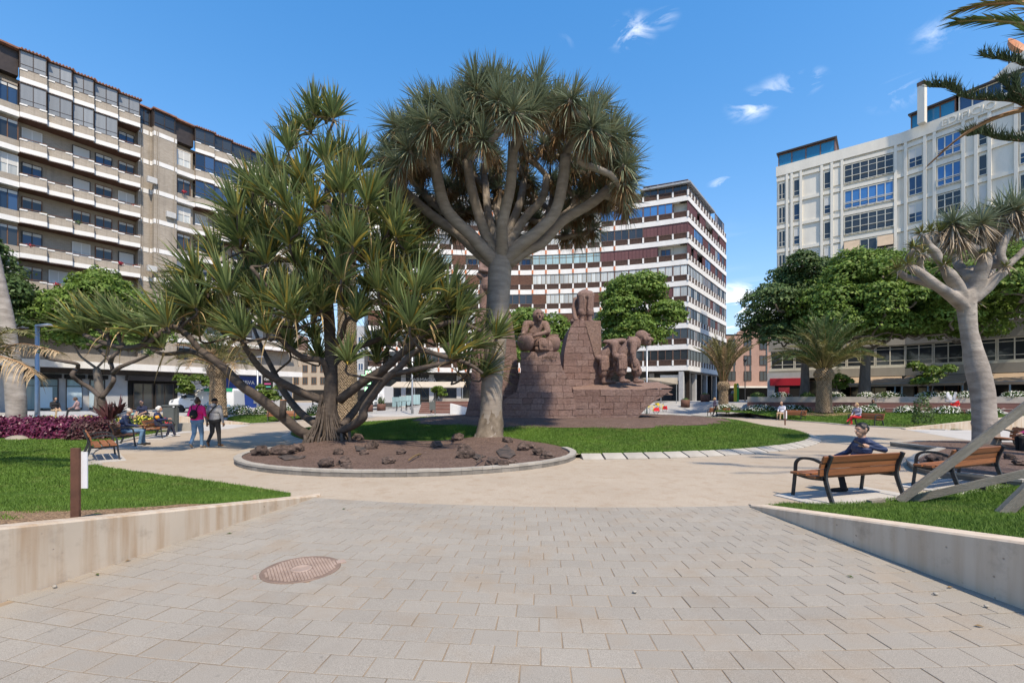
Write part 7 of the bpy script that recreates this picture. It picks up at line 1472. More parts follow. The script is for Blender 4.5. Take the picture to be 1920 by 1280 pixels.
J = stand(-.16, .0, .0); J.update(ell=(-.27, -.02, 1.13), wrl=(-.2, .2, 1.08), elr=(.27, -.02, 1.13), wrr=(.22, .18, 1.05), hd=(.01, .03, 1.575), anl=(-.09, -.2, .17), tol=(-.1, -.12, .06), knl=(-.1, .0, .5), anr=(.09, .1, .1), tor=(.1, .27, .04), knr=(.1, .08, .5), look=(.05, 1, -.25))
person('woman in a magenta top and jeans walking away', (-10.55, 15.55, 0), R(2), J, dict(skin=SK2, top=cloth('magenta', (.75, .02, .2)), legs=JEAN, shoe=cloth('beige_shoe', (.35, .28, .22))), (H_BRN, 'bun'), None, .012, False, backpack, .985, 1.08, 'short')
def strapm(o, V): mb = MB(); mb.tube(smooth_path([(.13, -.09, 1.46), (.06, -.155, 1.36), (-.08, -.16, 1.18), (-.16, -.1, 1.05)], 4), .017, 6); mb.build('shoulder_strap', cloth('strap', (.015, .014, .014)), o); mb = MB(); mb.ball((0, -.085, 1.45), .12, .07, .075, 12, 8); mb.build('hood', cloth('grey_hoodie', (.38, .38, .39)), o)
J = stand(.12, .0, .04); J.update(anl=(-.1, -.2, .2), tol=(-.11, -.15, .07), knl=(-.1, .02, .52), anr=(.1, .1, .1), tor=(.11, .26, .04), knr=(.1, .07, .5), wrl=(-.29, .02, .86), wrr=(.29, .02, .86), ell=(-.28, -.05, 1.12), elr=(.28, -.05, 1.12))
person('man in a grey hoodie and black cap walking away', (-10.22, 15.95, 0), R(-2), J, dict(skin=SK2, top=cloth('grey_hoodie', (.38, .38, .39)), legs=GREYTR, shoe=cloth('brown_shoe', (.16, .09, .05))), (H_CAP, 'cap'), None, .012, False, strapm, .985, 1.1)
# reading man with a mask
def mask(o, V): mb = MB(); h = V['hd']; f = V['look'].normalized(); mb.ball(h + f * .06 - Vector((0, 0, .05)), .062, .062, .052, 12, 8); mb.build('face_mask', cloth('mask_teal', (.25, .5, .5)), o)
def maskbook(o, V):
    mask(o, V); t = thing('open_book', 'open brown book on the lap of the masked man', 'book', o.matrix_basis @ Vector((0, .36, .66)), o.rotation_euler.z); m = mat('book_brown', (.3, .15, .06), .2, 4, .7, .1)
    for s in (-1, 1): mb = MB(); mb.hexa([(0, -.11, 0), (s*.16, -.11, .04), (s*.16, .11, .06), (0, .11, .02)][::s], [(0, -.11, .015), (s*.16, -.11, .055), (s*.16, .11, .075), (0, .11, .035)][::s]); mb.build('cover', m, t)
rz = face(.87, .49); J = sit(.0, .03, .11, (0, .06, 1.25)); J.update(ch=(0, -.13, .86), nk=(0, -.05, 1.06), hd=(0, .03, 1.19), shl=(-.19, -.1, 1.0), shr=(.19, -.1, 1.0), wrl=(-.12, .28, .68), wrr=(.12, .28, .68), look=(0, 1, -.45), knl=(-.1, .38, .52), knr=(.1, .38, .52))
person('grey-haired man in a navy jacket and jeans reading with a mask on', bench_pt(-13.55, 16.45, rz, .1), rz, J, dict(skin=SK1, top=QN, legs=JEAN, shoe=BLKSHOE), (H_GRY, 'short'), None, .012, True, maskbook)
rz = face(.93, .36); J = sit(-.05, .1, .1); J.update(look=(.2, 1, -.1), hd=(0, -.06, 1.22), nk=(0, -.12, 1.06), wrl=(-.1, .25, .78), wrr=(.1, .25, .78))
def armband(o, V): mb = MB(); a = V['shr'].lerp(V['elr'], .35); b = V['shr'].lerp(V['elr'], .8); mb.tube([a, a.lerp(b, .5), b], [.074, .071, .068], 12); mb.build('sleeve_stripe', cloth('orange_stripe', (.7, .3, .03)), o)
person('white-haired man in a navy sweater with an orange sleeve stripe', bench_pt(-15.0, 19.8, rz, -.1), rz, J, dict(skin=SK1, top=cloth('navy_sweater', (.02, .03, .085)), legs=cloth('navy_trousers', (.02, .022, .045)), shoe=cloth('white_trainer', (.4, .4, .4))), (H_WHT, 'bob'), None, .014, False, armband)
# far people
rz = face(-.85, -.52); J = sit(-.02, .04, .12); person('man in a white shirt and beige trousers on the far bench', bench_pt(20.7, 34.4, rz, .72), rz, J, dict(skin=SK1, top=cloth('white_shirt', (.72, .72, .78), .04), legs=cloth('beige', (.42, .3, .18)), shoe=BLKSHOE), (skin((.42, .25, .17)), 'short'), None, .018)
rz = face(-.97, -.25); J = sit(.02, .05, .08); J.update(knl=(-.06, .36, .54), anl=(.14, .5, .3), tol=(.1, .64, .25)); person('fair-haired woman in a patterned blouse and red trousers', bench_pt(21.2, 27.9, rz, .5), rz, J, dict(skin=SK3, top=mat('patterned_blouse', (.6, .5, .48), .3, 9, .8, 0, c2=(.2, .25, .4)), legs=cloth('red_trousers', (.5, .02, .03)), shoe=cloth('red_shoe', (.4, .03, .04))), (H_BLO, 'bob'), None, .016)
J = stand(.16, .0, .05); person('fair-haired woman in dark purple walking before the far bench', (17.75, 40.6, 0), face(.75, -.5), J, dict(skin=SK3, top=cloth('dark_purple', (.05, .04, .075)), legs=cloth('black_leggings', (.01, .01, .012)), shoe=BLKSHOE), (H_BLO, 'long'), None, .018, False, mask if False else None)
rz = face(-.95, .3); J = sit(.06, .0, .09); J.update(wrl=(-.06, .3, .66), wrr=(.06, .3, .66)); person('woman in a magenta jumper and black trousers at the right edge', bench_pt(15.25, 13.9, rz, -.55), rz, J, dict(skin=SK1, top=cloth('plum_magenta', (.2, .008, .09)), legs=cloth('black_leggings', (.01, .01, .012)), shoe=BLKSHOE), (H_BRN, 'bob'), None, .014, False, None, 1, 1.12)
rz = face(.2, -.98); J = sit(0, 0, .14); person('man in a navy cap and vest on the pale grey bench', (*bench_pt(-21.4, 26.0, rz, -.55)[:2], .15), rz, J, dict(skin=SK1, top=cloth('navy_vest', (.015, .02, .05)), legs=cloth('beige', (.42, .3, .18)), shoe=BLKSHOE), (H_NAV, 'cap'), None, .02, False, None, 1, 1, 'short')
for i, (px, lab, tc, hc) in enumerate(((104, 'seated person in black with a mask by the shop window', (.015, .015, .017), H_BLK), (141, 'seated person in a floral top under the poster', (.3, .2, .2), H_BRN))):
    Y = 31.0; J = sit(0, .05, .1); person(lab, (P(px, 0, Y).x, Y, .35), face((1, -1)[i], -.4), J, dict(skin=SK1, top=cloth('far_top%d' % i, tc), legs=(cloth('beige', (.42, .3, .18)), DK)[i], shoe=BLKSHOE), (hc, 'bob'), None, .022)
w = MB(); w.box(-4.2, 2.4, -.3, .3, 0, .78); o = w.build('planter_bench', M_gwall, None, loc=(P(122, 0, 31).x + 1, 31.1, 0)); tag(o, 'low stone seat under the shop windows', 'seat')
rz = face(-.4, -.92); p_ = ST_A.lerp(ST_B, .62); J = sit(.05, .0, .1); person('person in a red cap and red jacket on the terrace steps', (p_.x + .15, p_.y + .3, .44), rz, J, dict(skin=SK2, top=cloth('red_jacket', (.5, .02, .02)), legs=cloth('white_trousers', (.5, .5, .52)), shoe=BLKSHOE), (H_RED, 'cap'), None, .02)
p_ = ST_A.lerp(ST_B, .40); person('person with dark green hood sitting low on the steps', (p_.x + .1, p_.y + .2, .15), rz, J, dict(skin=SK2, top=cloth('dark_green', (.02, .05, .03)), legs=DK, shoe=BLKSHOE), (H_BLK, 'bob'), None, .022)
J = sit(-.35, .0, .1); J.update(hd=(0, -.55, 1.12), knl=(-.1, .4, .5), knr=(.1, .4, .56), anl=(-.1, .75, .35), anr=(.1, .8, .4), tol=(-.1, .85, .45), tor=(.1, .9, .5)); rz = face(.25, -.97); person('person in light blue clothes reclining on the bench behind the screw pine', bench_pt(-13.2, 33.6, rz, -.2), rz + .9, J, dict(skin=SK1, top=cloth('sky_blue', (.12, .25, .45)), legs=mat('blue_print', (.3, .4, .6), .2, 9, .8, 0, c2=(.7, .72, .75)), shoe=BLKSHOE), (H_BRN, 'short'), None, .02)
for i, (px, Y, col, lab) in enumerate(((586, 60, (.65, .05, .3), 'far pedestrian in bright pink behind the screw pine trunk'), (1362, 66, (.03, .03, .04), 'far pedestrian in black near the yellowing palm'), (1374, 68, (.2, .22, .25), 'far pedestrian in grey near the yellowing palm'), (1450, 72, (.04, .05, .09), 'far pedestrian in navy by the red corner shop'))):
    x = P(px, 0, Y).x; person(lab, (x, Y, gz(x, Y)), random.uniform(0, 6), stand(.12), dict(skin=SK1, top=cloth('ped%d' % i, col), legs=DK, shoe=BLKSHOE), (H_BRN, 'short'), 'far pedestrians', .03)
# pigeon in flight
def pigeon():
    t = thing('pigeon', 'grey pigeon flying past with raised wings before the steps', 'bird', P(1786, 752, 22)); gm = mat('pigeon_grey', (.28, .28, .30), .2, 8, .8, .1); mb = MB(); mb.tube([(.2, 0, .03), (.16, 0, .03), (.08, 0, .0), (-.05, 0, -.02), (-.2, 0, 0), (-.34, 0, .02)], [.02, .035, .06, .075, .045, .03], 10); mb.ball((.2, 0, .05), .035, n=10, m=7); mb.tube([(.225, 0, .045), (.26, 0, .035)], [.012, .004], 6); mb.build('body', gm, t)
    for s in (-1, 1):
        mb = MB(); mb.add([(.08, s*.04, .03), (-.08, s*.04, .03), (-.14, s*.16, .22), (-.1, s*.2, .42), (-.02, s*.2, .45), (.07, s*.13, .24)] + [(.08, s*.04, .04), (-.08, s*.045, .04), (-.14, s*.17, .225), (-.1, s*.21, .42), (-.02, s*.21, .45), (.07, s*.14, .245)], [(0,1,2,3,4,5), (11,10,9,8,7,6)] + [(i, (i+1)%6, 6+(i+1)%6, 6+i) for i in range(6)]); mb.build('wing', mat('pigeon_wing', (.42, .43, .45), .2, 8, .8, .1), t)
pigeon()
# ================================================================ small things of the plaza
M_timber = bark_mat('weathered_timber', (.20, .175, .14), (.31, .28, .23), 0, 3, .5, (6, 6, .8))
def timber(label, a, b, w, h, roll=0):
    a, b = Vector(a), Vector(b); o = MB(); o.bar((0, 0, 0), (0, 0, (b - a).length), w, h); x = o.build('timber_prop', M_timber, None, loc=a); x.rotation_euler = (b - a).to_track_quat('Z', 'Y').to_euler(); tag(x, label, 'timber', 'timber props of a supported tree')
timber('long thick grey timber prop rising steeply past the second bench', P(1686, 939, 7.5), P(2060, 660, 6.3), .13, .11); timber('thin grey timber prop lying low across the lawn', P(1700, 938, 7.55), P(2080, 850, 6.2), .045, .11); timber('short thick timber stub set in the lawn at the right edge', P(1878, 950, 6.0) - Vector((0, 0, .1)), P(2050, 800, 5.6), .13, .12); timber('small timber end lying on the bench pad', P(1630, 941, 7.35), P(1655, 937, 7.4), .09, .06)
b_ = MB(); b_.lathe([(.035, 0), (.04, .1), (.055, .16), (.05, .2), (.02, .21)], 12); tag(b_.build('garden_spotlight', M_iron, None, loc=(*G(1843, 921)[:2], .0)), 'small black garden spotlight in the lawn under the thin prop', 'spotlight')
# paper sign on a rusty post (lawn on the left), twin on the far side
def sign(label, base, h, w, pw_, ph, side):
    t = thing('post_sign', label, 'sign', base); mb = MB(); mb.box(-w/2, w/2, -w*.15, w*.15, -.1, h); mb.build('post', mat('corten', (.10, .045, .028), .3, 6, .8, .3), t); mb = MB(); mb.box(-pw_*.36, pw_*.64, w*.16, w*.16 + .012, h*.42, h*.94); o = mb.build('paper_panel', mat('paper', (.62, .62, .64), .05, 3, .7, 0), t)
sign('white paper sign on a rusty post at the edge of the left lawn', Vector((-4.42, 4.7, .48)), .71, .085, .16, .3, 1); sign('small notice on a thin post beside the far bench', Vector((*G(1472, 797)[:2], 0)), .95, .08, .2, .3, 1)
# lava rocks and weed cloth in the beds
M_lava = mat('lava_rock', (.055, .038, .031), .5, 7, .95, .9, 22, .05, c2=(.15, .105, .085), obj_rand=.2)
def rock(label, p, r, seed, group='lava rocks in the gravel beds'):
    random.seed(seed); bm = bmesh.new(); bmesh.ops.create_icosphere(bm, subdivisions=3, radius=1); s = Vector((random.uniform(.8, 1.25), random.uniform(.7, 1.1), random.uniform(.6, .85)))
    from mathutils import noise as mn
    off = Vector((seed * 3.1, seed * 1.7, 0))
    for v in bm.verts:
        n = mn.noise(v.co * 1.4 + off) * .4 + mn.noise(v.co * 3.3 + off) * .2 + mn.noise(v.co * 8 + off) * .08; v.co = Vector((v.co.x * s.x, v.co.y * s.y, v.co.z * s.z)) * r * (1 + n)
    me = bpy.data.meshes.new('lava_rock'); bm.to_mesh(me); bm.free(); me.materials.append(M_lava); tag(link('lava_rock', me, None, p + Vector((0, 0, r * .35)), random.uniform(0, 6)), label, 'rock', group)
rocks = [(488, 846, 15, 'lava rock on the left tip of the bed kerb'), (531, 843, 17, 'lava rock left of the prop roots'), (557, 839, 14, 'lava rock between the kerb and the prop roots'), (612, 866, 17, 'broad dark lava rock at the bed front, leftmost of three'), (646, 861, 12, 'lava rock behind the pale one at the bed front'), (648, 872, 13, 'pale lava rock at the bed front, rightmost of three'), (635, 842, 10, 'pale lava rock at the foot of the screw pine'), (728, 861, 12, 'round lava rock alone near the kerb'), (752, 844, 10, 'pale lava rock in the middle of the bed'), (671, 825, 11, 'dark lava rock beside the grass edge'), (697, 834, 12, 'flat dark lava rock behind the round one'), (682, 843, 8, 'small lava rock by the black cloth'), (818, 828, 11, 'lava rock at the grass edge left of the dragon tree'), (858, 821, 12, 'dark lava rock at the grass edge next to the dragon tree'), (872, 850, 17, 'wide dark lava rock in front of the dragon tree'), (868, 836, 11, 'small lava rock left of the dragon tree foot'), (925, 863, 14, 'lava rock of the front pile, leftmost'), (942, 866, 15, 'lava rock of the front pile, middle one'), (958, 862, 11, 'lava rock of the front pile, rightmost'), (952, 826, 9, 'lava rock right behind the dragon tree foot'), (980, 836, 12, 'lava rock of the right group, nearest the tree'), (994, 834, 10, 'lava rock of the right group, second'), (1012, 842, 11, 'lava rock of the right group, third'), (1027, 847, 12, 'lava rock of the right group at the kerb end')]
for i, (px, py, rp, lab) in enumerate(rocks):
    p = G(px, py + 4, .16); p.z = float(hfB(np.float64(p.x), np.float64(p.y))) if p.y < 17.4 else .2; rock(lab, p, rp * p.y / FPX, i + 1)
for i, (px, py, rp, lab) in enumerate([(1753, 860, 14, 'lava rock left of the second bench, the paler one'), (1770, 866, 14, 'lava rock left of the second bench, nearest the slats'), (1774, 857, 10, 'small lava rock behind the other two at the second bench'), (1912, 866, 12, 'lava rock at the right edge of the small bed'), (1893, 855, 9, 'flat lava rock behind the second bench back')]): p = G(px, py + 4, .14); rock(lab, p, rp * p.y / FPX, i + 40)
M_cloth = mat('weed_cloth', (.03, .033, .037), .3, 5, .8, .5, 30, c2=(.11, .08, .065))
def weed_cloth(label, pts, seed):
    random.seed(seed); me = poly_grid('weed_cloth', [tuple(G(x, y, .17)[:2]) for x, y in pts], lambda x, y: hfB(x, y) + .03 + .02 * np.sin(x * 9 + seed) * np.sin(y * 7), M_cloth, .12); o = link('weed_cloth', me); so = o.modifiers.new('s', 'SOLIDIFY'); so.thickness = .006; tag(o, label, 'cloth')
weed_cloth('torn black weed cloth at the foot of the dragon tree', [(930, 842), (950, 833), (968, 846), (955, 853), (938, 851)], 1); weed_cloth('strip of black weed cloth left of the prop roots', [(520, 851), (548, 848), (575, 850), (560, 853), (535, 856)], 2); weed_cloth('small scrap of black weed cloth by the pale rock', [(888, 846), (902, 851), (895, 858), (886, 854)], 3); weed_cloth('scrap of weed cloth near the flat dark rock', [(665, 836), (690, 837), (684, 843), (668, 842)], 4)
for i, (x0, y0, x1, y1, lab) in enumerate(((766, 862, 790, 851, 'pale dry twig lying in the middle of the bed'), (893, 866, 910, 855, 'dark twig lying before the dragon tree'))):
    a, b = G(x0, y0, .2), G(x1, y1, .2); mb = MB(); mb.tube(smooth_path([a, a.lerp(b, .5) + Vector((0, .08, .03)), b], 3), .018, 6, True, .2); mb.tube([a.lerp(b, .7), b + Vector((-.1, .25, .02))], .012, 5); tag(mb.build('dry_twig', (M_panddead, M_pandbark)[i]), lab, 'twig')
# loose stones and leaves on the paving
LW = ['by the warm beige wall near the left edge', 'beside the warm beige wall, half way along it', 'beside the warm beige wall, nearer the left edge', 'out in the open right of the middle', 'before the grey wall, in its middle', 'by the grey wall foot', 'by the grey wall at the right edge', 'well before the grey wall', 'near the sand edge', 'just left of the grey wall foot', 'at the thin end of the warm wall']
for i, (px, py) in enumerate(((103, 1101), (240, 1051), (182, 1077), (1190, 1111), (1594, 1081), (1782, 1101), (1850, 1138), (1836, 1174), (645, 954), (1755, 1115), (430, 1000))):
    p = G(px, py, .02); mb = MB()
    if i % 3 == 0: mb.ball((0, 0, .012), .02, .014, .011, 8, 5, .2); tag(mb.build('pebble', M_kerb, None, loc=p, rotz=i), f'small pale pebble on the block paving, {LW[i]}', 'pebble', 'pebbles on the paving')
    else: mb.add([(-.035, 0, .004), (0, -.014, .012), (.035, 0, .003), (0, .014, .012)], [(0, 1, 2, 3)]); o = mb.build('fallen_leaf', M_panddead if i % 2 else M_young, None, loc=p, rotz=i * 1.3); tag(o, f'small fallen leaf on the block paving, {LW[i]}', 'leaf', 'fallen leaves on the paving')
# ================================================================ shrubs and flowers
ORD = 'first second third fourth fifth sixth seventh eighth ninth tenth eleventh twelfth'.split()
M_shr = leaf_mat('shrub_leaf', (.06, .11, .02), (.05, .10, .018), (.08, .14, .03), (.12, .17, .04), .5, .2); M_purple = leaf_mat('purple_leaf', (.10, .015, .04), (.13, .02, .055), (.22, .05, .10), (.07, .012, .03), .4, .15); M_maroon = leaf_mat('maroon_leaf', (.06, .02, .02), (.07, .025, .025), (.11, .04, .035), (.03, .015, .015), .5, .1); M_wfl = mat('white_petal', (.75, .74, .68), .08, 9, .7, 0); M_pfl = mat('pink_petal', (.7, .38, .42), .15, 9, .7, 0); M_yfl = mat('yellow_petal', (.62, .55, .05), .15, 9, .7, 0); M_rfl = mat('red_petal', (.55, .02, .05), .2, 9, .7, 0); M_lime = leaf_mat('lime_leaf', (.2, .24, .03), (.24, .28, .03), (.3, .32, .05), None, .5, .2)
def shrub(name, label, c, rx, ry, rz_, n, leaf, m, flower=None, nf=0, fs=.05, group=None):
    T = thing(name, label, 'shrub', c, 0, group); d = norm(rng.normal(0, 1, (n, 3))); d[:, 2] = np.abs(d[:, 2]); r = rng.uniform(.45, 1, n) ** .4 * (1 + .12 * np.sin(d[:, 0] * 9 + c[0]) * np.cos(d[:, 1] * 8 + c[1])); p = d * r[:, None] * np.array([rx, ry, rz_]); p[:, 2] += .02
    link('foliage', leaf_quads('foliage', p, d + rng.normal(0, .5, (n, 3)), leaf * rng.uniform(.6, 1.3, n), m, .6), T)
    if flower:
        d = norm(rng.normal(0, 1, (nf, 3))); d[:, 2] = np.abs(d[:, 2]) + .15; d = norm(d); link('blossom', leaf_quads('blossom', d * np.array([rx, ry, rz_]) * rng.uniform(.95, 1.08, (nf, 1)) + np.array([0, 0, .03]), d + rng.normal(0, .25, (nf, 3)), fs * rng.uniform(.7, 1.3, nf), flower, .95), T)
    return T
d_ = (ST_B - ST_A).normalized(); n_ = Vector((-d_.y, d_.x))
for i, (u, w, fl) in enumerate(((.8, .7, None), (2.6, 1.0, M_wfl), (4.6, .6, None), (6.6, .9, M_wfl), (8.7, .7, M_wfl), (10.2, 1.3, M_wfl), (12.6, 1.0, M_wfl), (13.8, .9, M_wfl), (15.0, 1.2, M_wfl), (17.5, 1.0, M_wfl), (19.2, .8, M_pfl), (20.6, 1.0, M_wfl))):
    p = ST_A + d_ * u + n_ * 2.05; shrub('flowering_shrub', f'rounded shrub in the planter above the long red steps, {ORD[i]} from the palms', Vector((p.x, p.y, 1.66)), w, .55, .5, 900, .11, M_shr, fl, 190, .075, 'shrubs along the terrace wall')
for i, (x, y, w, fl) in enumerate(((19.3, 41.6, 1.2, M_wfl), (21.0, 39.3, 1.5, M_wfl), (23.2, 38.2, 1.5, M_wfl), (26.0, 36.4, 1.2, M_wfl), (27.3, 35.6, 1.2, M_wfl), (29.3, 34.5, .9, M_wfl), (31.2, 33.3, 1.0, M_wfl), (33.0, 32.4, 1.2, M_wfl), (35.2, 31.4, 1.0, M_wfl))):
    shrub('flowering_shrub', f'white-flowering shrub at the foot of the long red steps, {ORD[i]} from the palms', Vector((x, y, .5)), w, .7, .58, 1300, .12, M_shr, fl, 260, .08, 'shrubs along the back lawn')
shrub('tall_bush', 'slim feathery green bush standing alone on the bare soil', Vector((23.8, 26.9, .2)), .55, .5, 1.7, 900, .12, M_ficusd)
for i, (x, y, w) in enumerate(((-23.5, 36.4, 1.2), (-21.8, 37.0, 1.2), (-20.0, 37.8, 1.1), (-18.4, 38.6, 1.0), (-16.5, 39.6, 1.1), (-14.6, 40.4, 1.0))): shrub('flowering_shrub', f'white-flowering hedge shrub before the bank, {ORD[i]} from the white van', Vector((x, y, .35)), w, .7, .75, 1400, .12, M_shr, M_wfl, 220, .08, 'hedge before the bank')
for i in range(11):     # purple hedge on the left lawn
    x = -23.2 + i * .58; y = 20.0 - i * .07 + random.uniform(-.25, .25); shrub('purple_shrub', f'purple-leaved shrub of the low hedge, {ORD[i]} from its left end', Vector((x, y, .0)), .75, .85, .88, 1900, .12, M_purple, None, 0, .05, 'purple hedge')
for i, (x, y) in enumerate(((-17.2, 18.7), (-16.8, 19.1), (-17.4, 19.5))): shrub('maroon_shrub', 'dark maroon shrub ending the purple hedge, ' + ('the nearest', 'the one by the bench', 'the hindmost')[i], Vector((x, y, .0)), .65, .7, .85, 1300, .10, M_maroon, None, 0, .05, 'maroon end of the hedge')
T = thing('cordyline', 'dark red broad-leaved canna rising from the end of the purple hedge', 'plant', (-17.5, 20.2, .5)); A = np.array([[0, 0, .2], [.25, .1, .45], [.1, -.2, .1]]); link('foliage', rosettes('foliage', A, np.tile([[.05, 0, 1.0]], (3, 1)), 14, 1.0, .17, R(60), .2, M_maroon, 5, .25, 0, .8, .25), T)
beds = [(0, 773, M_shr, M_wfl), (28, 771, M_shr, M_wfl), (62, 774, M_shr, M_wfl), (82, 774, M_lime, None), (100, 775, M_lime, M_yfl), (118, 774, M_maroon, None), (135, 775, M_shr, M_pfl), (148, 774, M_shr, M_pfl), (160, 772, M_lime, M_yfl), (195, 777, M_shr, M_rfl), (212, 776, M_shr, M_yfl), (245, 771, M_maroon, None), (255, 772, M_maroon, None), (268, 774, M_shr, M_pfl), (276, 777, M_shr, M_yfl), (290, 770, M_maroon, None), (300, 769, M_lime, M_yfl), (312, 773, M_shr, M_pfl), (238, 784, M_maroon, M_pfl), (250, 786, M_shr, M_yfl), (272, 785, M_shr, M_yfl), (305, 784, M_shr, M_rfl)]
BW = ['at the photo edge', 'behind the pale trunk', 'right of the pale trunk', 'before the lamp post', 'right of the lamp post', 'under the seated person in black', 'under the seated person in the floral top', 'under the middle shop poster', 'under the last shop poster', 'below the pale grey bench', 'below the man in the cap', 'right of the pale grey bench', 'two places right of the pale grey bench', 'under the dark entrance', 'under the dark entrance, in front', 'left of the litter bin, tall', 'behind the litter bin', 'next to the litter bin', 'nearest the masked reader', 'behind the masked reader', 'between the two seated old men', 'behind the orange striped sleeve']
for i, (px, py, m, fl) in enumerate(beds):
    Y = 24.2 if py < 780 else 22.4; x = P(px, 0, Y).x; nm = {id(M_shr): 'green', id(M_lime): 'lime green', id(M_maroon): 'dark maroon'}[id(m)]; fn = {id(None): 'leafy', id(M_wfl): 'white-flowered', id(M_pfl): 'pink-flowered', id(M_yfl): 'yellow-flowered', id(M_rfl): 'red-flowered'}[id(fl)]
    shrub('flower_clump', f'{nm} {fn} clump of the mixed bed, {BW[i]}', Vector((x, Y + random.uniform(-.3, .3), .25)), .45, .45, .5, 420, .09, m, fl, 90, .075, 'mixed flower bed on the left')
wk_ = MB(); wk_.box(-27, -16.2, 23.4, 23.7, 0, .42); tag(wk_.build('bed_wall', M_kerb), 'pale low wall along the mixed flower bed', 'wall'); struct(sheet('planting_bed', [(-30, 23.7), (-16.4, 23.7), (-17.5, 25.2), (-30, 25.4)], .24, M_mulch))
rk = MB(); rk.ball((0, 0, 0), .45, .3, .22, 14, 9, .05); tag(rk.build('boulder', mat('boulder_stone', (.27, .235, .18), .2, 4, .9, .4), None, loc=(*G(32, 824)[:2], -.04)), 'pale smooth boulder at the foot of the pale trunk', 'rock')
# ================================================================ street furniture
M_steel = mat('galvanised_steel', (.36, .38, .40), .1, 3, .4, 0, metal=.6)
def lamp(label, p, h, kind, r=.06):
    t = thing('street_lamp', label, 'lamp post', p, 0, 'lamp posts'); mb = MB(); mb.tube([(0, 0, 0), (0, 0, h * .12), (0, 0, h)], [r * 1.5, r * 1.1, r], 12); mb.build('pole', M_steel if kind != 'dark' else M_iron, t)
    if kind == 'arm': mb = MB(); mb.hexa([(-.05, -.12, h - .02), (.75, -.16, h + .02), (.75, .16, h + .02), (-.05, .12, h - .02)], [(-.05, -.06, h + .08), (.7, -.1, h + .14), (.7, .1, h + .14), (-.05, .06, h + .08)]); mb.build('lamp_head', M_steel, t)
    elif kind == 'ball': mb = MB(); mb.ball((0, 0, h + .2), .24, n=14, m=10); mb.build('globe', mat('lamp_globe', (.5, .51, .53), .05, 3, .3, 0), t)
    else: mb = MB(); mb.lathe([(.05, h), (.2, h + .08), (.22, h + .3), (.05, h + .4)], 14); mb.build('lamp_head', M_iron, t)
lamp('steel lamp post with a flat arm at the left, before the brick block', P(70, 770, 26).xy.to_3d() + Vector((0, 0, .3)), 5.4, 'arm', .1); lamp('steel lamp post with a globe under the stone nose', Vector((P(1213, 0, 34).x, 34, .1)), 5.5, 'ball'); lamp('slim steel pole between the pine limbs beside the steps', Vector((P(773, 0, 46).x, 46, .1)), 7.8, 'arm', .09); lamp('dark lamp post before the pink brick building', Vector((P(1397, 0, 58).x, 58, 1.0)), 5.2, 'dark'); lamp('slim steel pole beside the advert panels', Vector((P(483, 0, 45).x, 45, .4)), 5.2, 'arm', .08)
def bin_(label, p, rz=0): 
    t = thing('litter_bin', label, 'bin', p, rz, 'litter bins'); g = mat('bin_grey', (.10, .11, .105), .12, 4, .6, .1); mb = MB(); mb.prism([(-.26, -.2), (.26, -.2), (.24, .2), (-.24, .2)], .42, 1.22); mb.build('body', g, t); mb = MB(); mb.prism([(-.29, -.23), (.29, -.23), (.27, .23), (-.27, .23)], 1.28, 1.34); mb.build('lid', g, t); mb = MB(); mb.box(.2, .28, -.05, .05, 0, 1.3); mb.build('post', g, t)
bin_('grey litter bin beside the low wedge wall on the left', Vector((P(321, 0, 22.6).x, 22.6, 0))); bin_('grey litter bin before the short red stairway', Vector((P(811, 0, 44).x, 44, .1)))
rust = mat('rusty_planter', (.115, .055, .04), .25, 3, .8, .2)
def planter(label, px, Y, r, h, plant):
    x = P(px, 0, Y).x; t = thing('round_planter', label, 'planter', (x, Y, gz(x, Y)), 0, 'rusty round planters'); mb = MB(); mb.lathe([(r * .98, 0), (r, h), (r * .94, h), (r * .92, h - .12), (.01, h - .12)], 24); mb.build('pot', rust, t)
    if plant == 'spiky': link('foliage', rosettes('foliage', np.array([[0, 0, h - .1], [.2, .1, h - .1], [-.2, 0, h - .1]]), np.tile([[0, 0, 1.0]], (3, 1)), 26, 1.1, .05, R(45), .2, M_frond), t)
    else: n = 240; d = norm(rng.normal(0, 1, (n, 3))); d[:, 2] = abs(d[:, 2]); link('foliage', leaf_quads('foliage', d * np.array([r * .85, r * .85, .3]) + np.array([0, 0, h - .1]), d, np.full(n, .12), M_shr), t)
planter('rusty round planter before the shops, nearest the prow', 1285, 53, .5, .85, 'low'); planter('rusty round planter left of the yellowing palm', 1322, 54, .5, .85, 'low'); planter('rusty round planter right of the yellowing palm', 1374, 56, .5, .8, 'low'); planter('rusty planter with spiky plant beside the parked box van', 690, 52, .55, .8, 'spiky'); planter('rusty planter with spiky plant next to the bicycle rack', 715, 54, .5, .8, 'spiky')
# charging totem, yellow and green
x = P(1383, 0, 55).x; t = thing('info_totem', 'yellow and green rounded totem beside the yellowing palm', 'totem', (x, 55, gz(x, 55)))
for nm, x0, x1, m in (('yellow_side', -.42, -.12, mat('totem_yellow', (.7, .55, .03), .05, 2, .5, 0)), ('green_side', -.12, .12, mat('totem_green', (.03, .35, .06), .05, 2, .5, 0))):
    mb = MB(); top = [(x0 + (x1 - x0) * (1 - math.cos(a)) / 2, 1.9 + .28 * math.sin(a)) for a in np.linspace(0, math.pi, 9)]; pts = [(x0, .02)] + top + [(x1, .02)]; k = len(pts); mb.add([(a, -.08, z) for a, z in pts] + [(a, .08, z) for a, z in pts], [tuple(range(k))[::-1], tuple(range(k, 2*k))] + [(i, (i+1) % k, k + (i+1) % k, k + i) for i in range(k)]); mb.build(nm, m, t)
mb = MB(); mb.lathe([(.001, -.02), (.13, -.02), (.13, .02), (.001, .02)], 16); o = mb.build('dial', M_white, t, loc=(.02, -.1, 1.8)); o.rotation_euler = (R(90), 0, 0)
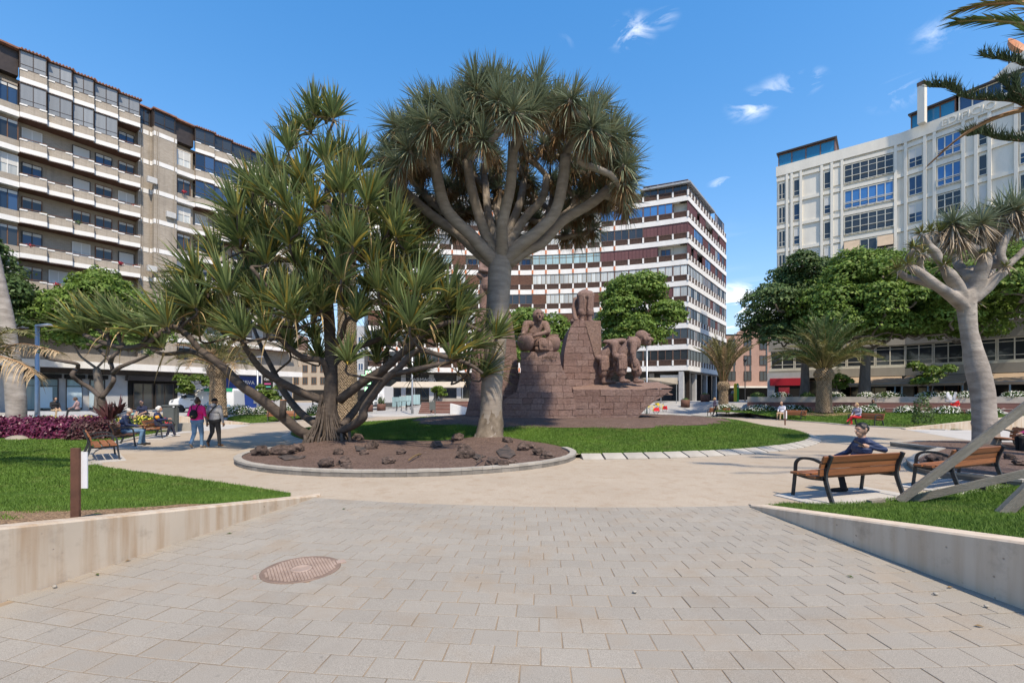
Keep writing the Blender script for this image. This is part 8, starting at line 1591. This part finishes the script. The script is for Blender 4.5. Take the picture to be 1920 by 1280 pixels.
# pharmacy cross
x = P(691, 0, 58).x; t = thing('pharmacy_cross', 'green and red neon pharmacy cross behind the box van', 'sign', (x, 58, 4.2)); gl = bpy.data.materials.new('neon_green'); gl.use_nodes = True; gl.node_tree.nodes['Principled BSDF'].inputs['Emission Color'].default_value = (.02, .8, .12, 1); gl.node_tree.nodes['Principled BSDF'].inputs['Emission Strength'].default_value = 1.1; rd = bpy.data.materials.new('neon_red'); rd.use_nodes = True; rd.node_tree.nodes['Principled BSDF'].inputs['Emission Color'].default_value = (.9, .02, .02, 1); rd.node_tree.nodes['Principled BSDF'].inputs['Emission Strength'].default_value = 1.0
for nm, s, y, m in (('cross_panel', 1.0, 0, M_black), ('neon_tube', .86, -.09, gl), ('cross_centre', .55, -.12, rd)):
    mb = MB(); a, b = .38 * s, 1.0 * s; mb.prism([(-a, -b), (a, -b), (a, -a), (b, -a), (b, a), (a, a), (a, b), (-a, b), (-a, a), (-b, a), (-b, -a), (-a, -a)], -.06, .06); o = mb.build(nm, m, t, loc=(0, y, 0)); o.rotation_euler = (R(90), 0, 0)
mb = MB(); mb.box(-.45, .45, -.05, .05, -1.75, -1.2); mb.build('neon_bar', gl, t)
# advert panels
t = thing('advert_panel', 'tall advert panel with a black menu over a pink card', 'sign', (P(502, 0, 44).x, 44, .3)); mb = MB(); mb.box(-.62, .62, 0, .12, 0, 3.7); mb.build('frame', M_gwall, t); mb = MB(); mb.box(-.5, .5, -.03, 0, 1.9, 3.5); mb.build('black_card', M_black, t); mb = MB(); mb.box(-.5, .5, -.03, 0, .35, 1.75); mb.build('pink_card', mat('pink_card', (.62, .42, .6), .08, 3, .6, 0), t); lettering('Open', .3, .004, M_white, t, (0, -.04, 3.05), (R(90), 0, 0))
for k, m in ((0, mat('pink_dot', (.7, .1, .3), .1, 2, .5, 0)), (1, mat('mint_dot', (.1, .5, .35), .1, 2, .5, 0))): mb = MB(); mb.box(-.3, .3, -.036, -.032, 2.65 - k * .28, 2.75 - k * .28); mb.build('printed_bar', m, t)
mb = MB(); mb.box(-.3, .3, -.036, -.032, 1.1, 1.35); mb.build('printed_bar', mat('plum_print', (.3, .03, .2), .1, 2, .5, 0), t)
# ================================================================ vehicles
def wheel(parent, x, y, r=.33):
    mb = MB(); mb.lathe([(r * .62, -.1), (r * .98, -.1), (r, -.07), (r, .07), (r * .98, .1), (r * .62, .1)], 24); o = mb.build('wheel', mat('tyre', (.018, .018, .018), .2, 8, .85, .2), parent, loc=(x, y, r)); o.rotation_euler = (R(90), 0, 0); mb = MB(); mb.lathe([(.02, -.085), (r * .62, -.09), (r * .62, .09), (.02, .085)], 16); mb.build('rim', M_steel, o)
M_vw = mat('van_white', (.70, .71, .72), .03, 1, .3, 0, spec=.5); M_vd = mat('van_plastic', (.035, .036, .038), .1, 3, .6, .1); M_vg = mat('van_green', (.03, .36, .16), .05, 1, .4, 0)
def van():
    t = thing('delivery_van', 'white panel van with a green roof edge and city lettering', 'van', (-25.3, 38.6, .48), R(4)); bm = bmesh.new()   # nose to -x
    prof = [(-2.5, .35), (-2.52, .75), (-2.42, 1.0), (-1.75, 1.2), (-1.05, 1.83), (-.75, 1.95), (2.35, 1.97), (2.5, 1.8), (2.55, .35)]; a = [bm.verts.new((x, -.95, z)) for x, z in prof]; b = [bm.verts.new((x, .95, z)) for x, z in prof]; n = len(prof); bm.faces.new(a); bm.faces.new(b[::-1])
    for i in range(n): bm.faces.new((a[i], b[i], b[(i+1) % n], a[(i+1) % n]))
    for v in bm.verts:
        if v.co.z > 1.1: v.co.y *= 1 - .12 * (v.co.z - 1.1) / .9
    bmesh.ops.recalc_face_normals(bm, faces=bm.faces); bmesh.ops.bevel(bm, geom=[e for e in bm.edges], offset=.07, segments=3, affect='EDGES', profile=.6); me = bpy.data.meshes.new('body'); bm.to_mesh(me); bm.free(); me.materials.append(M_vw); [setattr(p, 'use_smooth', True) for p in me.polygons]; link('body', me, t)
    mb = MB(); mb.hexa([(-1.7, -.8, 1.245), (-1.7, .8, 1.245), (-1.07, .74, 1.83), (-1.07, -.74, 1.83)], [(-1.74, -.8, 1.26), (-1.74, .8, 1.26), (-1.1, .74, 1.85), (-1.1, -.74, 1.85)]); mb.build('windscreen', M_gdk, t)
    mb = MB(); mb.add([(-1.5, -.972, 1.22), (-.5, -.972, 1.18), (-.5, -.905, 1.75), (-.95, -.905, 1.75)], [(0, 1, 2, 3)]); mb.build('side_window', M_gdk, t)
    for x0, x1, z0, z1, nm in ((-2.6, -2.2, .28, .62, 'bumper'), (-1.2, 2.45, .3, .42, 'sill')): mb = MB(); mb.box(x0, x1, -.975, .975, z0, z1); mb.build(nm, M_vd, t)
    for s in (-1, 1): mb = MB(); mb.hexa([(-2.53, s*.55, .72), (-2.53, s*.92, .72), (-2.2, s*.975, .85), (-2.2, s*.6, .85)][::s], [(-2.5, s*.55, .92), (-2.5, s*.92, .92), (-2.1, s*.965, 1.06), (-2.1, s*.6, 1.06)][::s]); mb.build('headlight', M_ggrey, t); wheel(t, -1.62, s*.86); wheel(t, 1.55, s*.86)
    mb = MB(); mb.box(-2.57, -2.53, -.5, .5, .62, .8); mb.build('grille', M_black, t); mb = MB(); mb.box(-2.63, -2.6, -.27, .27, .42, .54); mb.build('number_plate', M_white, t)
    mb = MB(); mb.box(.2, 2.4, -.90, -.80, 1.72, 1.98); mb.build('green_roof_edge', M_vg, t); mb = MB(); mb.bar((-.55, -.985, .5), (-.55, -.975, 1.15), .015, .01); mb.build('door_seam', M_vd, t); mb = MB(); mb.box(-.8, -.62, -.99, -.96, .98, 1.04); mb.build('door_handle', M_vd, t); mb = MB(); mb.box(-1.45, -1.2, -1.12, -.98, 1.15, 1.4); mb.build('mirror', M_vd, t)
    bl = mat('print_blue', (.05, .25, .45), .1, 2, .5, 0); lettering('TODA UNA', .24, .002, bl, t, (1.1, -.985, 1.42), (R(84), 0, 0)); lettering('CIUDAD', .32, .002, mat('print_dark', (.05, .07, .09), .1, 2, .5, 0), t, (1.25, -1.0, 1.12), (R(86), 0, 0))
    for i in range(16): h = random.uniform(.1, .38); mb = MB(); mb.box(.25 + i*.13, .33 + i*.13, -.982, -.975, .5, .5 + h); mb.build('skyline_print', bl, t)
van()
def box_truck():
    x = P(698, 0, 57).x; t = thing('box_van', 'white box van facing the plaza beside the rusty planters', 'van', (x, 57, gz(x, 57)), R(-8)); bm = bmesh.new(); bmesh.ops.create_cube(bm, size=1); [setattr(v, 'co', Vector((v.co.x * 2.1, v.co.y * 3 + 2.6, v.co.z * 2.1 + 1.85))) for v in bm.verts]; bmesh.ops.bevel(bm, geom=bm.edges[:], offset=.05, segments=2, affect='EDGES'); me = bpy.data.meshes.new('cargo_box'); bm.to_mesh(me); bm.free(); me.materials.append(M_vw); link('cargo_box', me, t)
    mb = MB(); mb.hexa([(-.95, -.6, .4), (.95, -.6, .4), (.95, 1.1, .4), (-.95, 1.1, .4)], [(-.92, -.5, 1.15), (.92, -.5, 1.15), (.95, 1.1, 1.15), (-.95, 1.1, 1.15)]); mb.hexa([(-.92, -.5, 1.15), (.92, -.5, 1.15), (.95, 1.1, 1.15), (-.95, 1.1, 1.15)], [(-.8, .25, 2.05), (.8, .25, 2.05), (.85, 1.1, 2.05), (-.85, 1.1, 2.05)]); mb.build('cab', M_vw, t)
    mb = MB(); mb.hexa([(-.82, -.51, 1.2), (.82, -.51, 1.2), (.72, .2, 1.98), (-.72, .2, 1.98)], [(-.82, -.47, 1.22), (.82, -.47, 1.22), (.72, .24, 2.0), (-.72, .24, 2.0)]); mb.build('windscreen', M_gdk, t); mb = MB(); mb.box(-.97, .97, -.66, -.5, .35, .62); mb.build('bumper', M_vd, t); mb = MB(); mb.box(-.4, .4, -.63, -.58, .68, .85); mb.build('grille', M_black, t)
    for s in (-1, 1): mb = MB(); mb.box(s*.72 - .17, s*.72 + .17, -.63, -.56, .72, .98); mb.build('headlight', M_ggrey, t); wheel_ = MB(); mb = MB(); mb.tube([(s*.8, .1, .36), (s*1.0, .1, .36)], .36, 18); mb.build('wheel', MATS['tyre'], t); mb = MB(); mb.box(s*1.08 - .1, s*1.08 + .1, -.2, -.1, 1.15, 1.55); mb.build('mirror', M_vd, t)
    mb = MB(); mb.box(-.26, .26, -.69, -.665, .42, .53); mb.build('number_plate', M_white, t)
box_truck()
def bicycle(label, p, rz, col, group, basket=False):
    t = thing('bicycle', label, 'bicycle', p, rz, group); mk = mat('bike_black', (.015, .015, .016), .1, 3, .5, 0)
    for x in (-.53, .53):
        mb = MB(); mb.tube([(x + .33 * math.cos(a), 0, .33 + .33 * math.sin(a)) for a in np.linspace(0, 2*math.pi, 25)], .02, 6, False); o = mb.build('wheel', mk, t); mb = MB(); [mb.bar((x, 0, .33), (x + .32 * math.cos(a), 0, .33 + .32 * math.sin(a)), .006, .006) for a in np.linspace(0, 2*math.pi, 12, endpoint=False)]; mb.build('spokes', M_steel, o)
    mb = MB(); f = [(-.53, 0, .33), (-.12, 0, .33), (-.28, 0, .8), (.38, 0, .85), (.53, 0, .33)]; [mb.tube([f[a], f[b]], .024, 7) for a, b in ((0, 1), (0, 2), (1, 2), (1, 3), (3, 4), (2, 3))]; mb.build('frame', col, t); mb = MB(); mb.tube([(.36, 0, .85), (.33, 0, 1.0)], .016, 6); mb.tube([(.3, -.28, 1.02), (.36, 0, 1.0), (.3, .28, 1.02)], .015, 6); mb.build('handlebar', mk, t); mb = MB(); mb.ball((-.3, 0, .92), .13, .075, .035); mb.tube([(-.28, 0, .78), (-.3, 0, .92)], .014, 6); mb.build('saddle', mk, t)
    if basket: mb = MB(); mb.hexa([(-.95, -.03, .3), (-.25, -.03, .3), (-.25, .03, .3), (-.95, .03, .3)], [(-.85, -.03, .68), (-.2, -.03, .6), (-.2, .03, .6), (-.85, .03, .68)]); mb.build('wheel_panel', mat('hire_red', (.6, .02, .03), .05, 2, .5, 0), t); lettering('32', .22, .003, M_white, t, (-.55, -.04, .38), (R(90), 0, 0)); mb = MB(); mb.box(.5, .8, -.14, .14, .75, .98); mb.build('basket', mat('hire_yellow', (.72, .55, .02), .05, 2, .5, 0), t)
yel = mat('hire_yellow', (.72, .55, .02), .05, 2, .5, 0)
for i, (px, Y, lab) in enumerate(((1222, 47, 'yellow hire bicycle with a red wheel panel, nearest the prow'), (1240, 49, 'yellow hire bicycle standing behind the nearer one'))): x = P(px, 0, Y).x; bicycle(lab, (x, Y, gz(x, Y)), R(200 + 12*i), yel, 'hire bicycles', True)
for i in range(4): x = P(744 + i * 9, 0, 52).x; bicycle(f'dark bicycle in the rack beside the slim steel pole, {ORD[i]} from the planters', (x, 52, gz(x, 52)), R(100 + 4 * i), M_iron, 'parked bicycles in the rack')
# cafe shade and glass screens
can = mat('cream_canvas', (.45, .40, .33), .1, 1.5, .85, .1)
t = thing('cafe_canopy', 'cream canvas cafe canopy on steel posts behind the prow', 'awning', (P(1232, 0, 58).x, 58, gz(18, 58))); mb = MB(); mb.hexa([(-2.2, -1.6, 2.9), (2.0, -1.6, 2.2), (2.0, 1.6, 2.2), (-2.2, 1.6, 2.9)], [(-2.2, -1.6, 2.95), (2.0, -1.6, 3.0), (2.0, 1.6, 3.0), (-2.2, 1.6, 2.95)]); mb.build('canvas', can, t)
for x in (-2.0, 0, 1.9): mb = MB(); mb.bar((x, -1.5, -.2), (x, -1.5, 2.6), .08, .08); mb.build('post', M_steel, t)
t = thing('cafe_awning', 'long beige awning over the cafe terrace left of the monument', 'awning', (P(805, 0, 63).x, 63, gz(-11, 63))); mb = MB(); mb.hexa([(-4.8, -2, 2.1), (4.8, -2, 2.1), (4.8, 1.5, 2.9), (-4.8, 1.5, 2.9)], [(-4.8, -2, 2.2), (4.8, -2, 2.2), (4.8, 1.5, 3.0), (-4.8, 1.5, 3.0)]); mb.build('canvas', can, t)
for x in (-4.7, -1.6, 1.6, 4.7): mb = MB(); mb.bar((x, -1.9, -.2), (x, -1.9, 2.2), .09, .09); mb.build('post', M_steel, t)
for i in range(4): mb = MB(); x = P(742 + i * 13, 0, 55).x; mb.box(-.42, .42, -.015, .015, .3, 1.45); tag(mb.build('glass_screen', M_gteal, None, loc=(x, 55, gz(x, 55))), f'pale glass screen behind the bicycle rack, {ORD[i]} from the planters', 'screen', 'glass screens of the cafe terrace')
for u in (.3, 1.3): pass
t = thing('hand_rail', 'black hand rail of the short red stairway', 'railing', (-8.2, 47.5, 0)); mb = MB(); mb.tube([(0, 0, .2), (0, 0, 1.1), (.1, 2.2, 2.3), (.1, 2.2, 1.3)], .04, 6); mb.tube([(.05, 1.1, .7), (.05, 1.1, 1.7)], .03, 6); mb.build('rail', M_iron, t)
